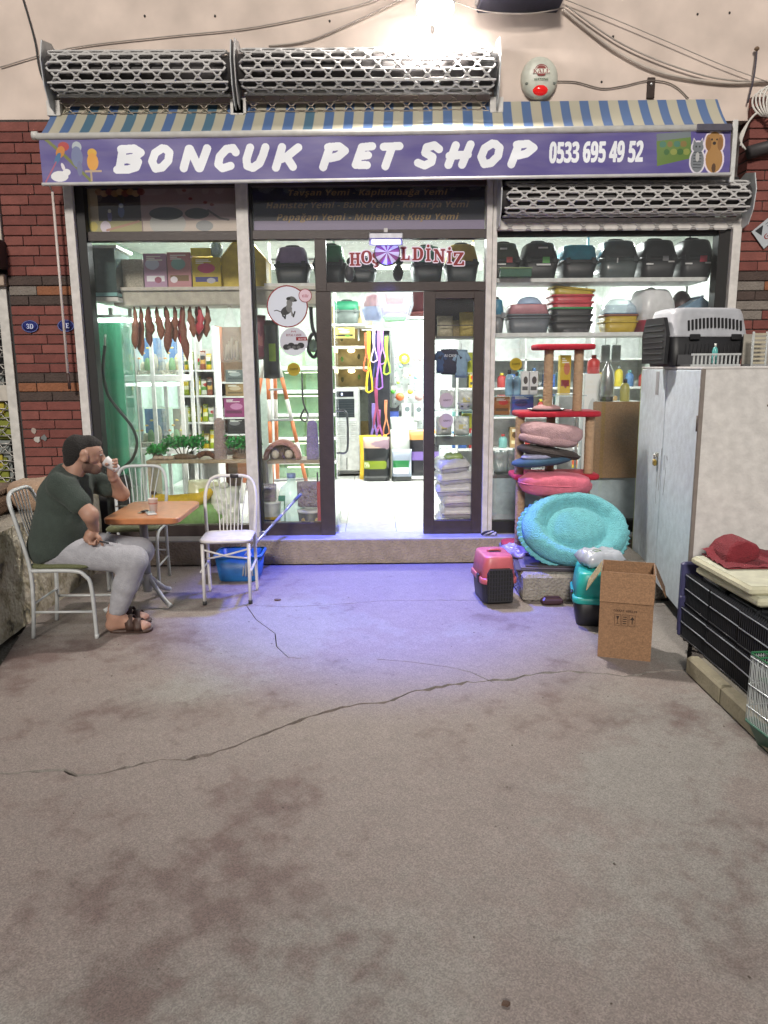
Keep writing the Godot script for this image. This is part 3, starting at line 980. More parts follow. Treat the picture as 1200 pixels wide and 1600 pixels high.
	part(t, "flange", hard().box(v3(-0.35, 0.08, 0.03), v3(0.02, 0.15, 0.10), 0.003), mat(0.4, 0.4, 0.42, 0.4, "metal"))
	part(t, "mount", hard().box(v3(0.0, 0.13, -0.165), v3(0.10, 0.10, 0.03), 0.003), mat(0.2, 0.2, 0.2, 0.5, "metal"))
	# house number plates on the brick pillar
	for k in [["blue oval number plate beside the lattice shutter reading 3D", "3D", 47, 510], ["blue oval number plate behind the white pull cord reading 3E", "3E", 103, 509]]:
		c = Canvas.new(160, 110, Color(0.04, 0.06, 0.30))
		c.oval(80, 55, 78, 53, Color(0.42, 0.46, 0.66)); c.oval(80, 55, 72, 48, Color(0.03, 0.05, 0.28)); c.oval(80, 44, 60, 32, Color(0.12, 0.16, 0.42))
		c.text(k[1], 48, 32, 64, 44, Color(0.80, 0.83, 0.90), font(true, true))
		at = at_z(k[2], k[3], -6.292)
		t = thing("number_plate", k[0], "sign", at)
		var ov := PackedVector2Array()
		for i in 28: ov.append(v2(cos(TAU * i / 28) * 0.067, sin(TAU * i / 28) * 0.048))
		part(t, "plate", hard().prism(ov, -0.006, 0.004), print_mat(c.im, 0.25))
	# awning pull cord with a dark grip
	t = thing("pull_rod", "thin white awning crank rod hanging in front of the brick pillar", "rod", at_z(82, 300, -6.2))
	var p0 := Vector3.ZERO
	var p1 := at_z(106, 583, -6.2) - at_z(82, 300, -6.2)
	var p2 := at_z(109, 608, -6.2) - at_z(82, 300, -6.2)
	part(t, "rod", soft().tube([p0, p1], 0.010, 8), mat(0.66, 0.58, 0.54, 0.4))
	part(t, "grip", soft().tube([p1, p2], 0.012, 8), mat(0.06, 0.03, 0.025, 0.5))
	part(t, "eye", soft().tube(arc(v3(0, 0.0, 0), v3(0.0, 0.06, 0.08), 0.0, 2), 0.006, 6), mat(0.5, 0.5, 0.5, 0.4, "metal"))
	# coil of white cable and small sign on the dark pillar
	t = thing("coiled_cable", "white cable coiled and tied at the top of the dark brick pillar", "cable", at_z(1188, 160, -6.26))
	s = soft()
	for k in 5:
		var pts := []
		for i in 25:
			var a := TAU * i / 24.0
			pts.append(v3(cos(a) * (0.085 + k * 0.012) * 0.7 + 0.03 * k, sin(a) * (0.09 + 0.012 * k) - 0.02, 0.012 * k + 0.01 * sin(a * 2)).rotated(Vector3.BACK, 0.5 - k * 0.13))
		s.tube(pts, 0.0075, 6)
	part(t, "loops", s, mat(0.66, 0.63, 0.58, 0.5))
	s = soft()
	var o := at_z(1188, 160, -6.26)
	for k in 3:
		s.tube(curve([v3(-0.03, -0.08, 0.01 * k), at_z(1170, 190, -6.26) - o, at_z(1160 - k * 2, 215, -6.26) - o, at_z(1157 + k * 4, 228 + k * 3, -6.26) - o], 5), 0.0075, 6)
	part(t, "tail", s, mat(0.66, 0.63, 0.58, 0.5))
	t = thing("paper_notice", "small tilted white notice with red letters on the dark brick pillar", "notice", at_z(1200, 362, -6.28))
	c = Canvas.new(192, 128, Color(0.66, 0.68, 0.70))
	c.poly(PackedVector2Array([v2(14, 10), v2(60, 14), v2(26, 58)]), Color(0.1, 0.1, 0.12))
	c.text("GEBRE", 30, 66, 120, 30, Color(0.50, 0.20, 0.20), font())
	for i in 3: c.rect(70, 18 + i * 14, 90, 5, Color(0.4, 0.42, 0.45))
	s = hard()
	s.t = Transform3D(Basis(Vector3.BACK, deg_to_rad(40)), Vector3.ZERO)
	s.quad(v3(-0.10, 0.085, 0), v3(0.22, 0.085, 0), v3(0.22, -0.085, 0), v3(-0.10, -0.085, 0))
	part(t, "paper", s, print_mat(c.im, 0.7))
	t = thing("wall_pipe", "dark stained pipe stub crossing the dark brick pillar", "pipe", at_z(1190, 232, -6.26))
	part(t, "tube", soft().tube([v3(-0.10, -0.03, 0), v3(0.1, 0.02, 0.0), v3(0.5, 0.09, 0)], 0.05, 12), mat(0.045, 0.04, 0.042, 0.6))
	# stickers on the pillar
	for k in [["torn white paper scrap stuck on the brown brick course", 53, 673, Color(0.62, 0.56, 0.52)], ["torn grey paper scrap stuck on the brown brick course", 69, 684, Color(0.42, 0.43, 0.43)], ["chipped white paint spot on the orange brick course", 58, 686, Color(0.7, 0.68, 0.65)]]:
		var pl := PackedVector2Array()
		for i in 9: pl.append(v2(cos(TAU * i / 9), sin(TAU * i / 9)) * rng.randf_range(0.018, 0.032))
		single("paper_scrap", k[0], "paper", hard().prism(pl, 0.0, 0.002), mat(k[3].r * k[3].r, k[3].g * k[3].g, k[3].b * k[3].b, 0.8), at_z(k[1], k[2], -6.294), "scraps stuck on the brick pillar")

# ================= lamps =================
func build_lamps():
	# the lit flood lamp on the wall, its face turned down and outwards
	var at := at_z(680, 8, -6.08)
	var t := thing("flood_lamp", "brightly lit white flood lamp high on the pink wall above the shutter", "lamp", at)
	t.rotation.x = deg_to_rad(-12)
	part(t, "lens", soft().lathe(v3(0, -0.035, 0), [v2(0.03, -0.075), v2(0.09, -0.055), v2(0.13, -0.015), v2(0.135, 0.02)], 24), glow(1.0, 0.97, 0.95, 26.0))
	part(t, "housing", soft().lathe(v3(0, -0.018, 0), [v2(0.142, 0), v2(0.145, 0.03), v2(0.08, 0.07), v2(0.03, 0.09)], 24), mat(0.62, 0.62, 0.62, 0.4))
	part(t, "arm", soft().tube([v3(0, 0.06, 0), v3(0, 0.12, -0.10), v3(0, -0.05, -0.34)], 0.016, 8), mat(0.3, 0.3, 0.3, 0.5, "metal"))
	var l := AreaLight3D.new()
	l.name = "flood_light"
	l.area_size = v2(0.18, 0.18)
	l.position = v3(0, -0.12, 0)
	l.rotation.x = -PI / 2
	l.light_energy = 12.5
	l.light_color = Color(1.0, 0.965, 0.935)
	l.area_range = 30.0
	l.shadow_enabled = true
	t.add_child(l)
	# violet tube lamp over the door
	at = at_z(603, 381, -6.27)
	t = thing("violet_lamp", "small hooded lamp with a violet tube above the doorway", "lamp", at)
	part(t, "hood", hard().box(v3(0, 0.055, 0.0), v3(0.27, 0.055, 0.085), 0.01), mat(0.42, 0.42, 0.46, 0.4, "metal"))
	var tb := soft()
	tb.tube([v3(-0.115, 0.012, 0.012), v3(0.115, 0.012, 0.012)], 0.013, 10)
	part(t, "tube", tb, glow(0.45, 0.45, 1.0, 9.0))
	part(t, "back_plate", hard().box(v3(0, 0.02, -0.045), v3(0.27, 0.05, 0.012), 0.003), mat(0.5, 0.5, 0.55, 0.4))
	part(t, "bracket", hard().box(v3(0, 0.095, -0.045), v3(0.03, 0.05, 0.09), 0.003), mat(0.6, 0.58, 0.58, 0.5))
	var sp := SpotLight3D.new()
	sp.name = "violet_light"
	sp.light_energy = 15.0
	sp.light_color = Color(0.26, 0.33, 1.0)
	sp.light_size = 0.06
	sp.spot_angle = 34.0
	sp.spot_angle_attenuation = 0.6
	sp.spot_range = 12.0
	sp.shadow_enabled = true
	sp.position = v3(0, -0.02, 0.02)
	t.add_child(sp)
	sp.rotation = v3(deg_to_rad(-74), PI, 0)
	# pinwheel ornament below it
	at = at_z(605, 394, -6.33)
	t = thing("pinwheel", "purple and white striped round pinwheel on the transom under the violet lamp", "ornament", at)
	for i in 16:
		var a := TAU * i / 16.0
		var b := TAU * (i + 1) / 16.0
		var p := hard()
		p.prism(PackedVector2Array([Vector2.ZERO, v2(cos(a), sin(a)) * 0.098, v2(cos(b), sin(b)) * 0.098]), -0.004, 0.004 + 0.004 * (i % 2))
		part(t, "blade", p, mat(0.22, 0.04, 0.20, 0.4) if i % 2 == 0 else mat(0.55, 0.50, 0.66, 0.4))
	part(t, "case", hard().prism(disc(0.104), -0.035, -0.006), mat(0.06, 0.05, 0.06, 0.5))
	# welcome lettering on the transom glass, its middle hidden by the pinwheel
	var w := 1024
	var c := Canvas.new(w, 256, Color(0.9, 0.9, 0.92, 0))
	var f := font(true, true)
	var word := "HOŞGELDİNİZ"
	var pos := [60, 152, 240, 330, 420, 470, 560, 668, 730, 838, 890]
	var wd := [84, 84, 62, 80, 62, 66, 84, 36, 90, 36, 82]
	for pass_ in 2:
		for i in word.length():
			if i == 3 or i == 4: continue
			var u: float = (pos[i] + wd[i] / 2.0) / w * 2.0 - 1.0
			var y := 66.0 + 62.0 * u * u
			var tall := 96.0
			if word[i] == "İ": y -= 26.0; tall = 122.0
			if word[i] == "Ş": y += 22.0; tall = 112.0
			c.text(word[i], pos[i], y, wd[i], tall, Color(0.88, 0.82, 0.88) if pass_ == 0 else Color(0.50, 0.08, 0.10), f, 0.0, 10.0 if pass_ == 0 else 2.0)
	var a0 := at_z(535, 420, -6.392)
	var a1 := at_z(735, 420, -6.392)
	single("welcome_lettering", "red arched Turkish welcome letters with white outline on the door transom", "lettering", sheet(a1.x - a0.x, (a1.x - a0.x) * 0.25), print_mat(c.im, 0.4, true), v3((a0.x + a1.x) / 2, a0.y - 0.03, -6.394))

# ================= goods: builders =================
# a padded sheet lying in the xz plane, h thick; its upper face carries the print (uv 0..1)
func pillow(w: float, d: float, h: float, n := 10, crease := 0.0, power := 4.0, sd := 1) -> Shape:
	var s := soft()
	var nz := FastNoiseLite.new()
	nz.seed = sd; nz.frequency = 3.0 / maxf(w, d)
	for side in [1.0, -1.0]:
		for i in n:
			for j in n:
				var q := []
				for k in [[i, j], [i + 1, j], [i + 1, j + 1], [i, j + 1]]:
					var u: float = -1.0 + 2.0 * k[0] / n
					var v: float = -1.0 + 2.0 * k[1] / n
					var th := sqrt(maxf(0.0, 1.0 - pow(absf(u), power))) * sqrt(maxf(0.0, 1.0 - pow(absf(v), power)))
					var y = side * h / 2 * th * (1.0 + crease * nz.get_noise_3d(u * w, side * 3.0, v * d) * 1.6)
					q.append([v3(u * w / 2 * (1.0 - 0.03 * v * v), y, v * d / 2 * (1.0 - 0.03 * u * u)), v2((u + 1) / 2, (v + 1) / 2)])
				if side < 0: q.reverse()
				s.tri(q[0][0], q[1][0], q[2][0], q[0][1], q[1][1], q[2][1])
				s.tri(q[0][0], q[2][0], q[3][0], q[0][1], q[2][1], q[3][1])
	return s
func turned(s_mesh: Shape, b: Basis) -> Shape:
	var m := s_mesh.done()
	var out := soft()
	out.st.append_from(m, 0, Transform3D(b, Vector3.ZERO))
	return out
# place by the photograph: left, right and top pixel on the plane z, standing on height y
func spot(x0: float, x1: float, top: float, z: float, y: float) -> Dictionary:
	var a := at_z(x0, top, z)
	var b := at_z(x1, top, z)
	return {"at": v3((a.x + b.x) / 2, y, z), "w": b.x - a.x, "h": a.y - y}
# a pet carrier seen end on; its front face at the spot's plane
func carrier(label: String, sp: Dictionary, depth: float, top: Material, low: Material, opt := {}) -> Node3D:
	var w: float = sp.w
	var h: float = sp.h
	var t := thing("pet_carrier", label, "pet carrier", sp.at + v3(0, 0, -depth / 2), opt.get("turn", 0.0), opt.get("group", "pet carriers"))
	var split: float = h * opt.get("split", 0.5)
	var s := soft()
	s.loft([ring(w * 0.80, depth * 0.86, 0.05, 0.0), ring(w * 0.84, depth * 0.90, 0.06, 0.012), ring(w * 0.97, depth * 0.98, 0.05, split - 0.012)], true, true)
	part(t, "base_tub", s, low)
	s = soft()
	s.loft([ring(w * 1.0, depth, 0.05, split - 0.012), ring(w * 1.02, depth * 1.01, 0.05, split - 0.006), ring(w * 1.02, depth * 1.01, 0.05, split + 0.010), ring(w * 0.99, depth * 0.99, 0.05, split + 0.014)])
	part(t, "rim", s, low if opt.get("dark_rim", true) else top)
	s = soft()
	var tw: float = opt.get("taper", 0.72)
	s.loft([ring(w * 0.97, depth * 0.97, 0.05, split + 0.008), ring(lerpf(w * 0.97, w * tw, 0.55), depth * 0.92, 0.06, lerpf(split, h, 0.6)), ring(w * (tw + 0.06), depth * 0.84, 0.07, h * 0.94), ring(w * tw, depth * 0.78, 0.07, h * 0.985), ring(w * (tw - 0.08), depth * 0.70, 0.06, h)], true, true)
	part(t, "top_shell", s, top)
	for x in [-0.36, 0.36]:
		part(t, "latch", hard().box(v3(x * w, split + 0.005, depth / 2 + 0.004), v3(0.035, 0.05, 0.016), 0.004), low)
	if opt.get("handle", true):
		s = soft()
		s.tube(curve([v3(-w * 0.2, h - 0.012, 0), v3(-w * 0.16, h + 0.018, 0), v3(w * 0.16, h + 0.018, 0), v3(w * 0.2, h - 0.012, 0)], 4), 0.011, 6)
		part(t, "handle", s, low)
	for k in opt.get("marks", []):      # small print: [x share, y share, width, height, material]
		part(t, "mark", hard().box(v3(k[0] * w, k[1] * h, depth / 2 * (0.99 if k[1] < 0.55 else 0.965) + 0.004), v3(k[2], k[3], 0.004)), k[4])
	return t
func carton(called: String, label: String, sp: Dictionary, depth: float, m: Material, face: Material = null, turn := 0.0, group := "") -> Node3D:
	var t := thing(called, label, "box", sp.at + v3(0, 0, -depth / 2), turn, group)
	part(t, "carton", hard().box(v3(0, sp.h / 2, 0), v3(sp.w, sp.h, depth), 0.003), m)
	if face: part(t, "front_print", sheet(sp.w - 0.008, sp.h - 0.008), face, v3(0, 0.004, depth / 2 + 0.002))
	return t
func tray(called: String, label: String, at: Vector3, w: float, h: float, d: float, m: Material, rim: Material, turn := 0.0, tilt := 0.0, group := "") -> Node3D:
	var t := thing(called, label, "tray", at, turn, group)
	t.rotation.z = tilt
	var s := soft()
	s.loft([ring(w * 0.80, d * 0.80, 0.04, 0.0), ring(w * 0.84, d * 0.84, 0.05, 0.01), ring(w * 0.96, d * 0.96, 0.05, h - 0.012), ring(w * 0.93, d * 0.93, 0.05, h - 0.012), ring(w * 0.80, d * 0.80, 0.04, 0.014)], true, true)
	part(t, "basin", s, m)
	s = soft()
	s.loft([ring(w * 0.95, d * 0.95, 0.05, h - 0.018), ring(w, d, 0.05, h - 0.016), ring(w, d, 0.05, h - 0.002), ring(w * 0.97, d * 0.97, 0.05, h), ring(w * 0.92, d * 0.92, 0.05, h - 0.003)], false, false)
	part(t, "rim", s, rim)
	return t
func bottle(called: String, label: String, at: Vector3, h: float, r: float, m: Material, cap: Material, group := "", category := "bottle") -> Node3D:
	var t := thing(called, label, category, at, 0.0, group)
	part(t, "body", soft().lathe(Vector3.ZERO, [v2(r * 0.92, 0), v2(r, 0.01), v2(r, h * 0.62), v2(r * 0.8, h * 0.74), v2(r * 0.36, h * 0.84)], 14), m)
	part(t, "cap", soft().lathe(v3(0, h * 0.83, 0), [v2(r * 0.42, 0), v2(r * 0.42, h * 0.16)], 10), cap)
	return t
# a printed pouch or food bag standing upright; its front at the spot's plane
func pouch(called: String, label: String, sp: Dictionary, thick: float, m: Material, turn := 0.0, lean := 0.0, group := "", sd := 1, category := "bag") -> Node3D:
	var t := thing(called, label, category, sp.at + v3(0, 0, -thick * 0.5), turn, group)
	t.rotation.x = lean
	var s := soft()
	var w: float = sp.w
	var h: float = sp.h
	var nz := FastNoiseLite.new()
	nz.seed = sd; nz.frequency = 6.0
	var rings := []
	for i in 9:
		var v := i / 8.0
		var th := thick * (0.92 if v < 0.05 else lerpf(1.0, 0.10, pow(v, 2.2)))
		var r := []
		for p in rounded(w * (1.0 - 0.05 * sin(v * PI)), th, th * 0.45, 3):
			r.append(v3(p.x, v * h, p.y + nz.get_noise_3d(p.x * 2, v * h * 2, sd) * thick * 0.24))
		rings.append(r)
	s.loft(rings)
	part(t, "film", s, m)
	return t
func pouch_print(base: Color, accents: Array, sd: int, lines := true) -> StandardMaterial3D:
	# wrapped round the pouch: the front is the half from u 0.5 to 1
	var r := RandomNumberGenerator.new()
	r.seed = sd
	var c := Canvas.new(128, 64, base)
	for k in accents.size():
		var a: Color = accents[k]
		for x in [0, 64]:
			if k == 0: c.rect(x + 6, 30, 52, 14, a)
			elif k == 1: c.oval(x + 32 + r.randi_range(-10, 10), 22, 14, 9, a)
			else: c.oval(x + 20 + r.randi_range(0, 24), 48, 9, 7, a)
	if lines:
		for x in [0, 64]:
			for i in 3: c.rect(x + 10, 6 + i * 4, 20 + r.randi_range(0, 24), 2, Color(0.85, 0.85, 0.82))
	var m := print_mat(c.im, 0.35)
	return m
func face_print(base: Color, accents: Array, sd: int) -> StandardMaterial3D:
	var r := RandomNumberGenerator.new()
	r.seed = sd
	var c := Canvas.new(64, 96, base)
	for k in accents.size():
		var a: Color = accents[k]
		if k % 3 == 0: c.oval(32 + r.randi_range(-8, 8), 34 + r.randi_range(-8, 8), 20, 16, a)
		elif k % 3 == 1: c.rect(6, 62, 52, 16, a)
		else: c.oval(r.randi_range(16, 48), 74, 10, 9, a)
	for i in 3: c.rect(8, 6 + i * 5, 18 + r.randi_range(0, 28), 3, Color(0.82, 0.82, 0.8))
	return print_mat(c.im, 0.4)
func hanging_strap(parent: Node, called: String, pts: Array, m: Material, w := 0.018):
	var s := soft()
	var p := curve(pts, 4)
	for i in p.size() - 1:
		var a: Vector3 = p[i]
		var b: Vector3 = p[i + 1]
		var d := (b - a).normalized()
		var n := d.cross(Vector3.BACK).normalized() * w / 2
		var f := v3(0, 0, 0.0015)
		s.quad(a - n + f, a + n + f, b + n + f, b - n + f)
		s.quad(a + n - f, a - n - f, b - n - f, b + n - f)
	part(parent, called, s, m)
func cushion(s: Shape, c: Vector3, rx: float, rz: float, h: float, sag := 0.0, n := 28, sd := 1, dent := 0.06):
	var nz := FastNoiseLite.new()
	nz.seed = sd; nz.frequency = 5.0
	var rings := []
	for i in 15:
		var a := -PI / 2 + PI * i / 14.0
		var cr := pow(absf(cos(a)), 0.55)
		var y := signf(sin(a)) * pow(absf(sin(a)), 0.9) * h / 2
		var r := []
		for j in n:
			var b := -TAU * j / n
			var p := v3(cos(b) * rx * cr, y, sin(b) * rz * cr)
			p *= 1.0 + dent * nz.get_noise_3d(p.x * 1.4, p.y * 2.0, p.z * 1.4)
			if a > 0.0: p.y -= sag * pow(1.0 - cr, 1.0)
			p.y -= absf(p.x) * absf(p.x) * sag * 0.8
			r.append(c + p)
		rings.append(r)
	s.loft(rings, false, false)

# ================= shop interior =================
func build_shop_inside():
	var white := mat(0.70, 0.70, 0.68, 0.6)
	# tiled floor
	var fl := thing_structure("shop_floor")
	part(fl, "grout", hard().box(v3(0.25, 0.18, -8.55), v3(5.6, 0.036, 4.2)), mat(0.40, 0.39, 0.37, 0.8))
	var tile := hard().box(Vector3.ZERO, v3(0.446, 0.012, 0.446), 0.003).done()
	var tm := [mat(0.72, 0.71, 0.68, 0.22), mat(0.69, 0.685, 0.66, 0.22)]
	for i in 12:
		for j in 9: part(fl, "tile", tile, tm[(i + j) % 2], v3(-2.3 + i * 0.45, 0.204, -6.69 - j * 0.45))
	var sw := mat(0.62, 0.66, 0.62, 0.8)
	struct("shop_wall_back", hard().box(v3(0.25, 1.5, -10.50), v3(5.9, 3.0, 0.12)), sw)
	struct("shop_wall_left", hard().box(v3(-2.62, 1.5, -8.5), v3(0.12, 3.0, 4.1)), mat(0.45, 0.62, 0.52, 0.7))
	struct("shop_wall_right", hard().box(v3(3.12, 1.5, -8.5), v3(0.12, 3.0, 4.1)), sw)
	struct("shop_ceiling", hard().box(v3(0.25, 2.92, -8.47), v3(5.9, 0.1, 3.98)), mat(0.68, 0.70, 0.66, 0.85))
	for p in [v3(-1.55, 2.78, -7.1), v3(0.3, 2.78, -7.15), v3(1.95, 2.78, -7.1), v3(-1.2, 2.78, -9.2), v3(0.4, 2.78, -9.3), v3(1.9, 2.78, -9.2)]:
		var t := thing("strip_light", "lit white strip light on the shop ceiling", "ceiling light", p, 0.0, "strip lights on the shop ceiling")
		part(t, "tube", soft().tube([v3(-0.6, 0, 0), v3(0.6, 0, 0)], 0.018, 8), glow(0.95, 1.0, 0.97, 3.0))
		part(t, "housing", hard().box(v3(0, 0.055, 0), v3(1.24, 0.05, 0.14), 0.008), white)
	# aquarium racks along the inner left: two bays of two tanks
	var names := [["upper glass fish tank with blue backdrop in the white rack", 200, 243, 520, 582], ["upper glass fish tank with a pale ornament in the white rack", 243, 278, 520, 582], ["lower glass fish tank with blue backdrop in the white rack", 204, 250, 630, 692], ["lower glass fish tank with tan rocks in the white rack", 250, 286, 628, 690]]
	var rack := thing("tank_rack", "white metal rack carrying four fish tanks", "rack", at_z(243, 800, -7.45) * v3(1, 0, 1) + v3(0, 0.21, 0))
	var o: Vector3 = rack.position
	var ytops := []
	for py in [586, 700]: ytops.append(at_z(243, py, -7.45).y)
	var xl := at_z(196, 600, -7.45).x
	var xr := at_z(284, 600, -7.45).x
	for y in ytops + [0.25]:
		part(rack, "shelf", hard().box(v3((xl + xr) / 2, y - 0.03, -7.65) - o, v3(xr - xl, 0.06, 0.44), 0.004), white)
	for x in [xl, (xl + xr) / 2, xr]:
		for z in [-7.44, -7.86]: part(rack, "upright", hard().box(v3(x, 1.15, z) - o, v3(0.035, 1.88, 0.03), 0.003), white)
	part(rack, "light_bar", hard().box(v3((xl + xr) / 2, ytops[0] - 0.09, -7.52) - o, v3(xr - xl - 0.04, 0.03, 0.05)), glow(0.95, 1, 0.98, 2.2))
	part(rack, "light_bar", hard().box(v3((xl + xr) / 2, ytops[0] + 0.52, -7.52) - o, v3(xr - xl - 0.04, 0.03, 0.05)), glow(0.95, 1, 0.98, 2.2))
	for k in names.size():
		var n: Array = names[k]
		var a := at_z(n[1], n[3], -7.47)
		var b := at_z(n[2], n[4], -7.47)
		var base: float = ytops[0 if k < 2 else 1]
		var w := b.x - a.x - 0.03
		var h := 0.40
		var t := thing("fish_tank", n[0], "fish tank", v3((a.x + b.x) / 2, base, -7.65), 0.0, "fish tanks in the rack")
		part(t, "glass_box", hard().box(v3(0, h / 2, 0), v3(w, h, 0.36)), glass(0.8, 0.95, 0.9, 0.08))
		part(t, "backdrop", hard().box(v3(0, h * 0.46, -0.172), v3(w - 0.02, h * 0.9, 0.006)), mat(0.10, 0.22, 0.48, 0.5) if k in [0, 2, 1] else mat(0.30, 0.30, 0.24, 0.5))
		part(t, "gravel", hard().box(v3(0, 0.025, 0), v3(w - 0.02, 0.04, 0.33)), mat(0.42, 0.40, 0.32, 0.9, "stone", 3.0))
		for i in 3:
			var r := soft()
			r.sphere(v3(-w * 0.3 + i * w * 0.28, 0.07 + 0.02 * i, -0.05 + 0.05 * (i % 2)), v3(0.035, 0.06 + 0.02 * i, 0.035), 8, 6)
			part(t, "ornament", r, mat(0.62, 0.55, 0.42, 0.8, "stone") if i != 1 else mat(0.16, 0.32, 0.14, 0.7))
		for i in 4:
			part(t, "fish", soft().sphere(v3(-w * 0.35 + i * w * 0.22, 0.16 + 0.05 * (i % 3), 0.04), v3(0.018, 0.010, 0.006), 8, 5), mat(0.75, 0.35 + 0.12 * i, 0.12, 0.4))
	# shelving with pigeonholes and bright pouches
	var cx0 := at_z(278, 600, -8.1).x
	var cx1 := at_z(336, 600, -8.1).x
	var cub := thing("pigeonhole_shelf", "white pigeonhole shelf full of pouches behind the fish tanks", "shelf", v3((cx0 + cx1) / 2, 0.21, -8.25))
	var rows := []
	for py in [578, 618, 660, 702]: rows.append(at_z(306, py, -8.1).y)
	var lowy: float = 0.25
	var cw := cx1 - cx0
	for y in rows + [lowy, 0.72]: part(cub, "board", hard().box(v3(0, y - 0.01 - 0.21, 0), v3(cw, 0.02, 0.30), 0.002), white)
	for x in [-cw / 2, 0.0, cw / 2]: part(cub, "upright", hard().box(v3(x, (rows[0] + 0.45) / 2 - 0.21 + 0.1, 0), v3(0.018, rows[0] + 0.25, 0.298), 0.002), white)
	part(cub, "back_panel", hard().box(v3(0, 0.85, -0.152), v3(cw, 1.55, 0.006)), white)
	var pk := [pouch_print(Color(0.55, 0.62, 0.10), [Color(0.85, 0.85, 0.7), Color(0.8, 0.7, 0.1)], 1), pouch_print(Color(0.72, 0.62, 0.08), [Color(0.2, 0.35, 0.1), Color(0.8, 0.8, 0.75)], 2), pouch_print(Color(0.70, 0.72, 0.66), [Color(0.3, 0.5, 0.2), Color(0.6, 0.1, 0.1)], 3), pouch_print(Color(0.50, 0.28, 0.20), [Color(0.75, 0.6, 0.3), Color(0.2, 0.2, 0.2)], 4), pouch_print(Color(0.30, 0.45, 0.35), [Color(0.8, 0.8, 0.2)], 5)]
	var colour := ["lime green", "yellow", "pale", "brown", "teal"]
	var where := ["on top of the pigeonhole shelf", "in the upper pigeonholes", "in the middle pigeonholes", "in the lower pigeonholes"]
	var idx := 0
	for row in 4:
		for k in 6:
			var px := 281 + k * 9.2
			var hh: float = [0.20, 0.17, 0.19, 0.16][(k + row) % 4]
			var kind: int = [0, 1, 2, 2, 0, 1, 4, 0, 3, 3, 0, 2][(idx * 5 + row) % 12]
			pouch("snack_pouch", "%s snack pouch %s" % [colour[kind], where[row]], {"at": v3(at_z(px, 600, -8.16).x, rows[row], -8.16), "w": 0.060, "h": hh}, 0.04, pk[kind], rng.randf_range(-0.25, 0.25), -0.10, "snack pouches on the pigeonhole shelf", idx)
			idx += 1
	# wooden bird cage wall on the inner left of the doorway and dark shelves
	var rear := thing("display_cabinet", "tan lit display cabinet with small perched birds behind the air cooler", "cabinet", v3(at_z(555, 600, -10.1).x - 0.05, 0.21, -10.2))
	var rx: float = rear.position.x
	var tan := mat(0.52, 0.40, 0.20, 0.7)
	for k in 4:
		var y0 := at_z(550, 605 - k * 32, -10.1).y - 0.21
		part(rear, "back_panel", hard().box(v3(-0.05, y0 + 0.135, -0.15), v3(0.66, 0.26, 0.01)), tan)
		part(rear, "board", hard().box(v3(-0.05, y0 - 0.015, 0), v3(0.68, 0.035, 0.32), 0.003), mat(0.66, 0.62, 0.52, 0.6))
		part(rear, "lamp", soft().sphere(v3(0.0, y0 + 0.21, -0.05), v3(0.05, 0.03, 0.03), 10, 6), glow(1.0, 0.85, 0.5, 3.0))
		for i in 2: part(rear, "perched_bird", soft().sphere(v3(-0.12 + i * 0.22, y0 + 0.10 + 0.03 * i, 0.0), v3(0.02, 0.035, 0.018), 8, 6), mat(0.12, 0.11, 0.05, 0.8) if (i + k) % 2 == 0 else mat(0.16, 0.30, 0.08, 0.8))
	for x in [-0.39, 0.29]: part(rear, "side_panel", hard().box(v3(x, 0.98, 0), v3(0.02, 1.96, 0.318)), mat(0.66, 0.62, 0.52, 0.6))
	part(rear, "lower_panel", hard().box(v3(-0.05, 0.35, -0.15), v3(0.66, 0.7, 0.01)), tan)
	# green lit tank shelves seen beside the ladder
	var gx := at_z(475, 600, -9.6).x
	var gt := thing("tank_shelf", "shelf of small green lit tanks beyond the ladder", "shelf", v3(gx, 0.21, -9.75))
	for k in 6:
		var y := at_z(475, 760 - k * 37.0, -9.6).y - 0.21
		part(gt, "board", hard().box(v3(0, y, 0), v3(0.80, 0.035, 0.30), 0.003), white)
		part(gt, "tank", hard().box(v3(-0.19, y + 0.13, -0.02), v3(0.34, 0.21, 0.22)), glass(0.5, 0.85, 0.6, 0.14))
		part(gt, "tank", hard().box(v3(0.19, y + 0.13, -0.02), v3(0.34, 0.21, 0.22)), glass(0.5, 0.85, 0.6, 0.14))
		part(gt, "backdrop", hard().box(v3(0, y + 0.14, -0.14), v3(0.76, 0.24, 0.006)), mat(0.30, 0.50, 0.24, 0.6))
		part(gt, "lamp", hard().box(v3(0, y + 0.235, 0.03), v3(0.50, 0.012, 0.03)), glow(1.0, 1.0, 0.75, 2.0))
	for x in [-0.40, 0.40]: part(gt, "upright", hard().box(v3(x, 1.2, 0), v3(0.03, 2.4, 0.28)), white)
	# long white product shelf behind the right window
	var sh := thing("product_shelf", "long white shop shelf stocked with bottles and boxes behind the cat tree", "shelf", v3(at_z(870, 600, -8.6).x, 0.21, -8.75))
	var lx := at_z(700, 600, -8.6).x
	var rx2 := at_z(1010, 600, -8.6).x
	var lw := rx2 - lx
	for py in [560, 605, 650, 700, 742]:
		part(sh, "board", hard().box(v3(0, at_z(870, py, -8.6).y - 0.21 - 0.012, 0), v3(lw, 0.024, 0.34), 0.003), white)
	part(sh, "back_panel", hard().box(v3(0, 1.05, -0.175), v3(lw, 2.1, 0.01)), mat(0.74, 0.76, 0.75, 0.5))
	for x in [-lw / 2, -lw * 0.16, lw * 0.18, lw / 2]: part(sh, "upright", hard().box(v3(x, 1.05, 0), v3(0.02, 2.1, 0.34)), white)
	for py in [556, 601]: part(sh, "shelf_light", hard().box(v3(0, at_z(870, py, -8.6).y - 0.21 - 0.04, 0.14), v3(lw - 0.1, 0.014, 0.03)), glow(0.97, 1, 1, 3.0))
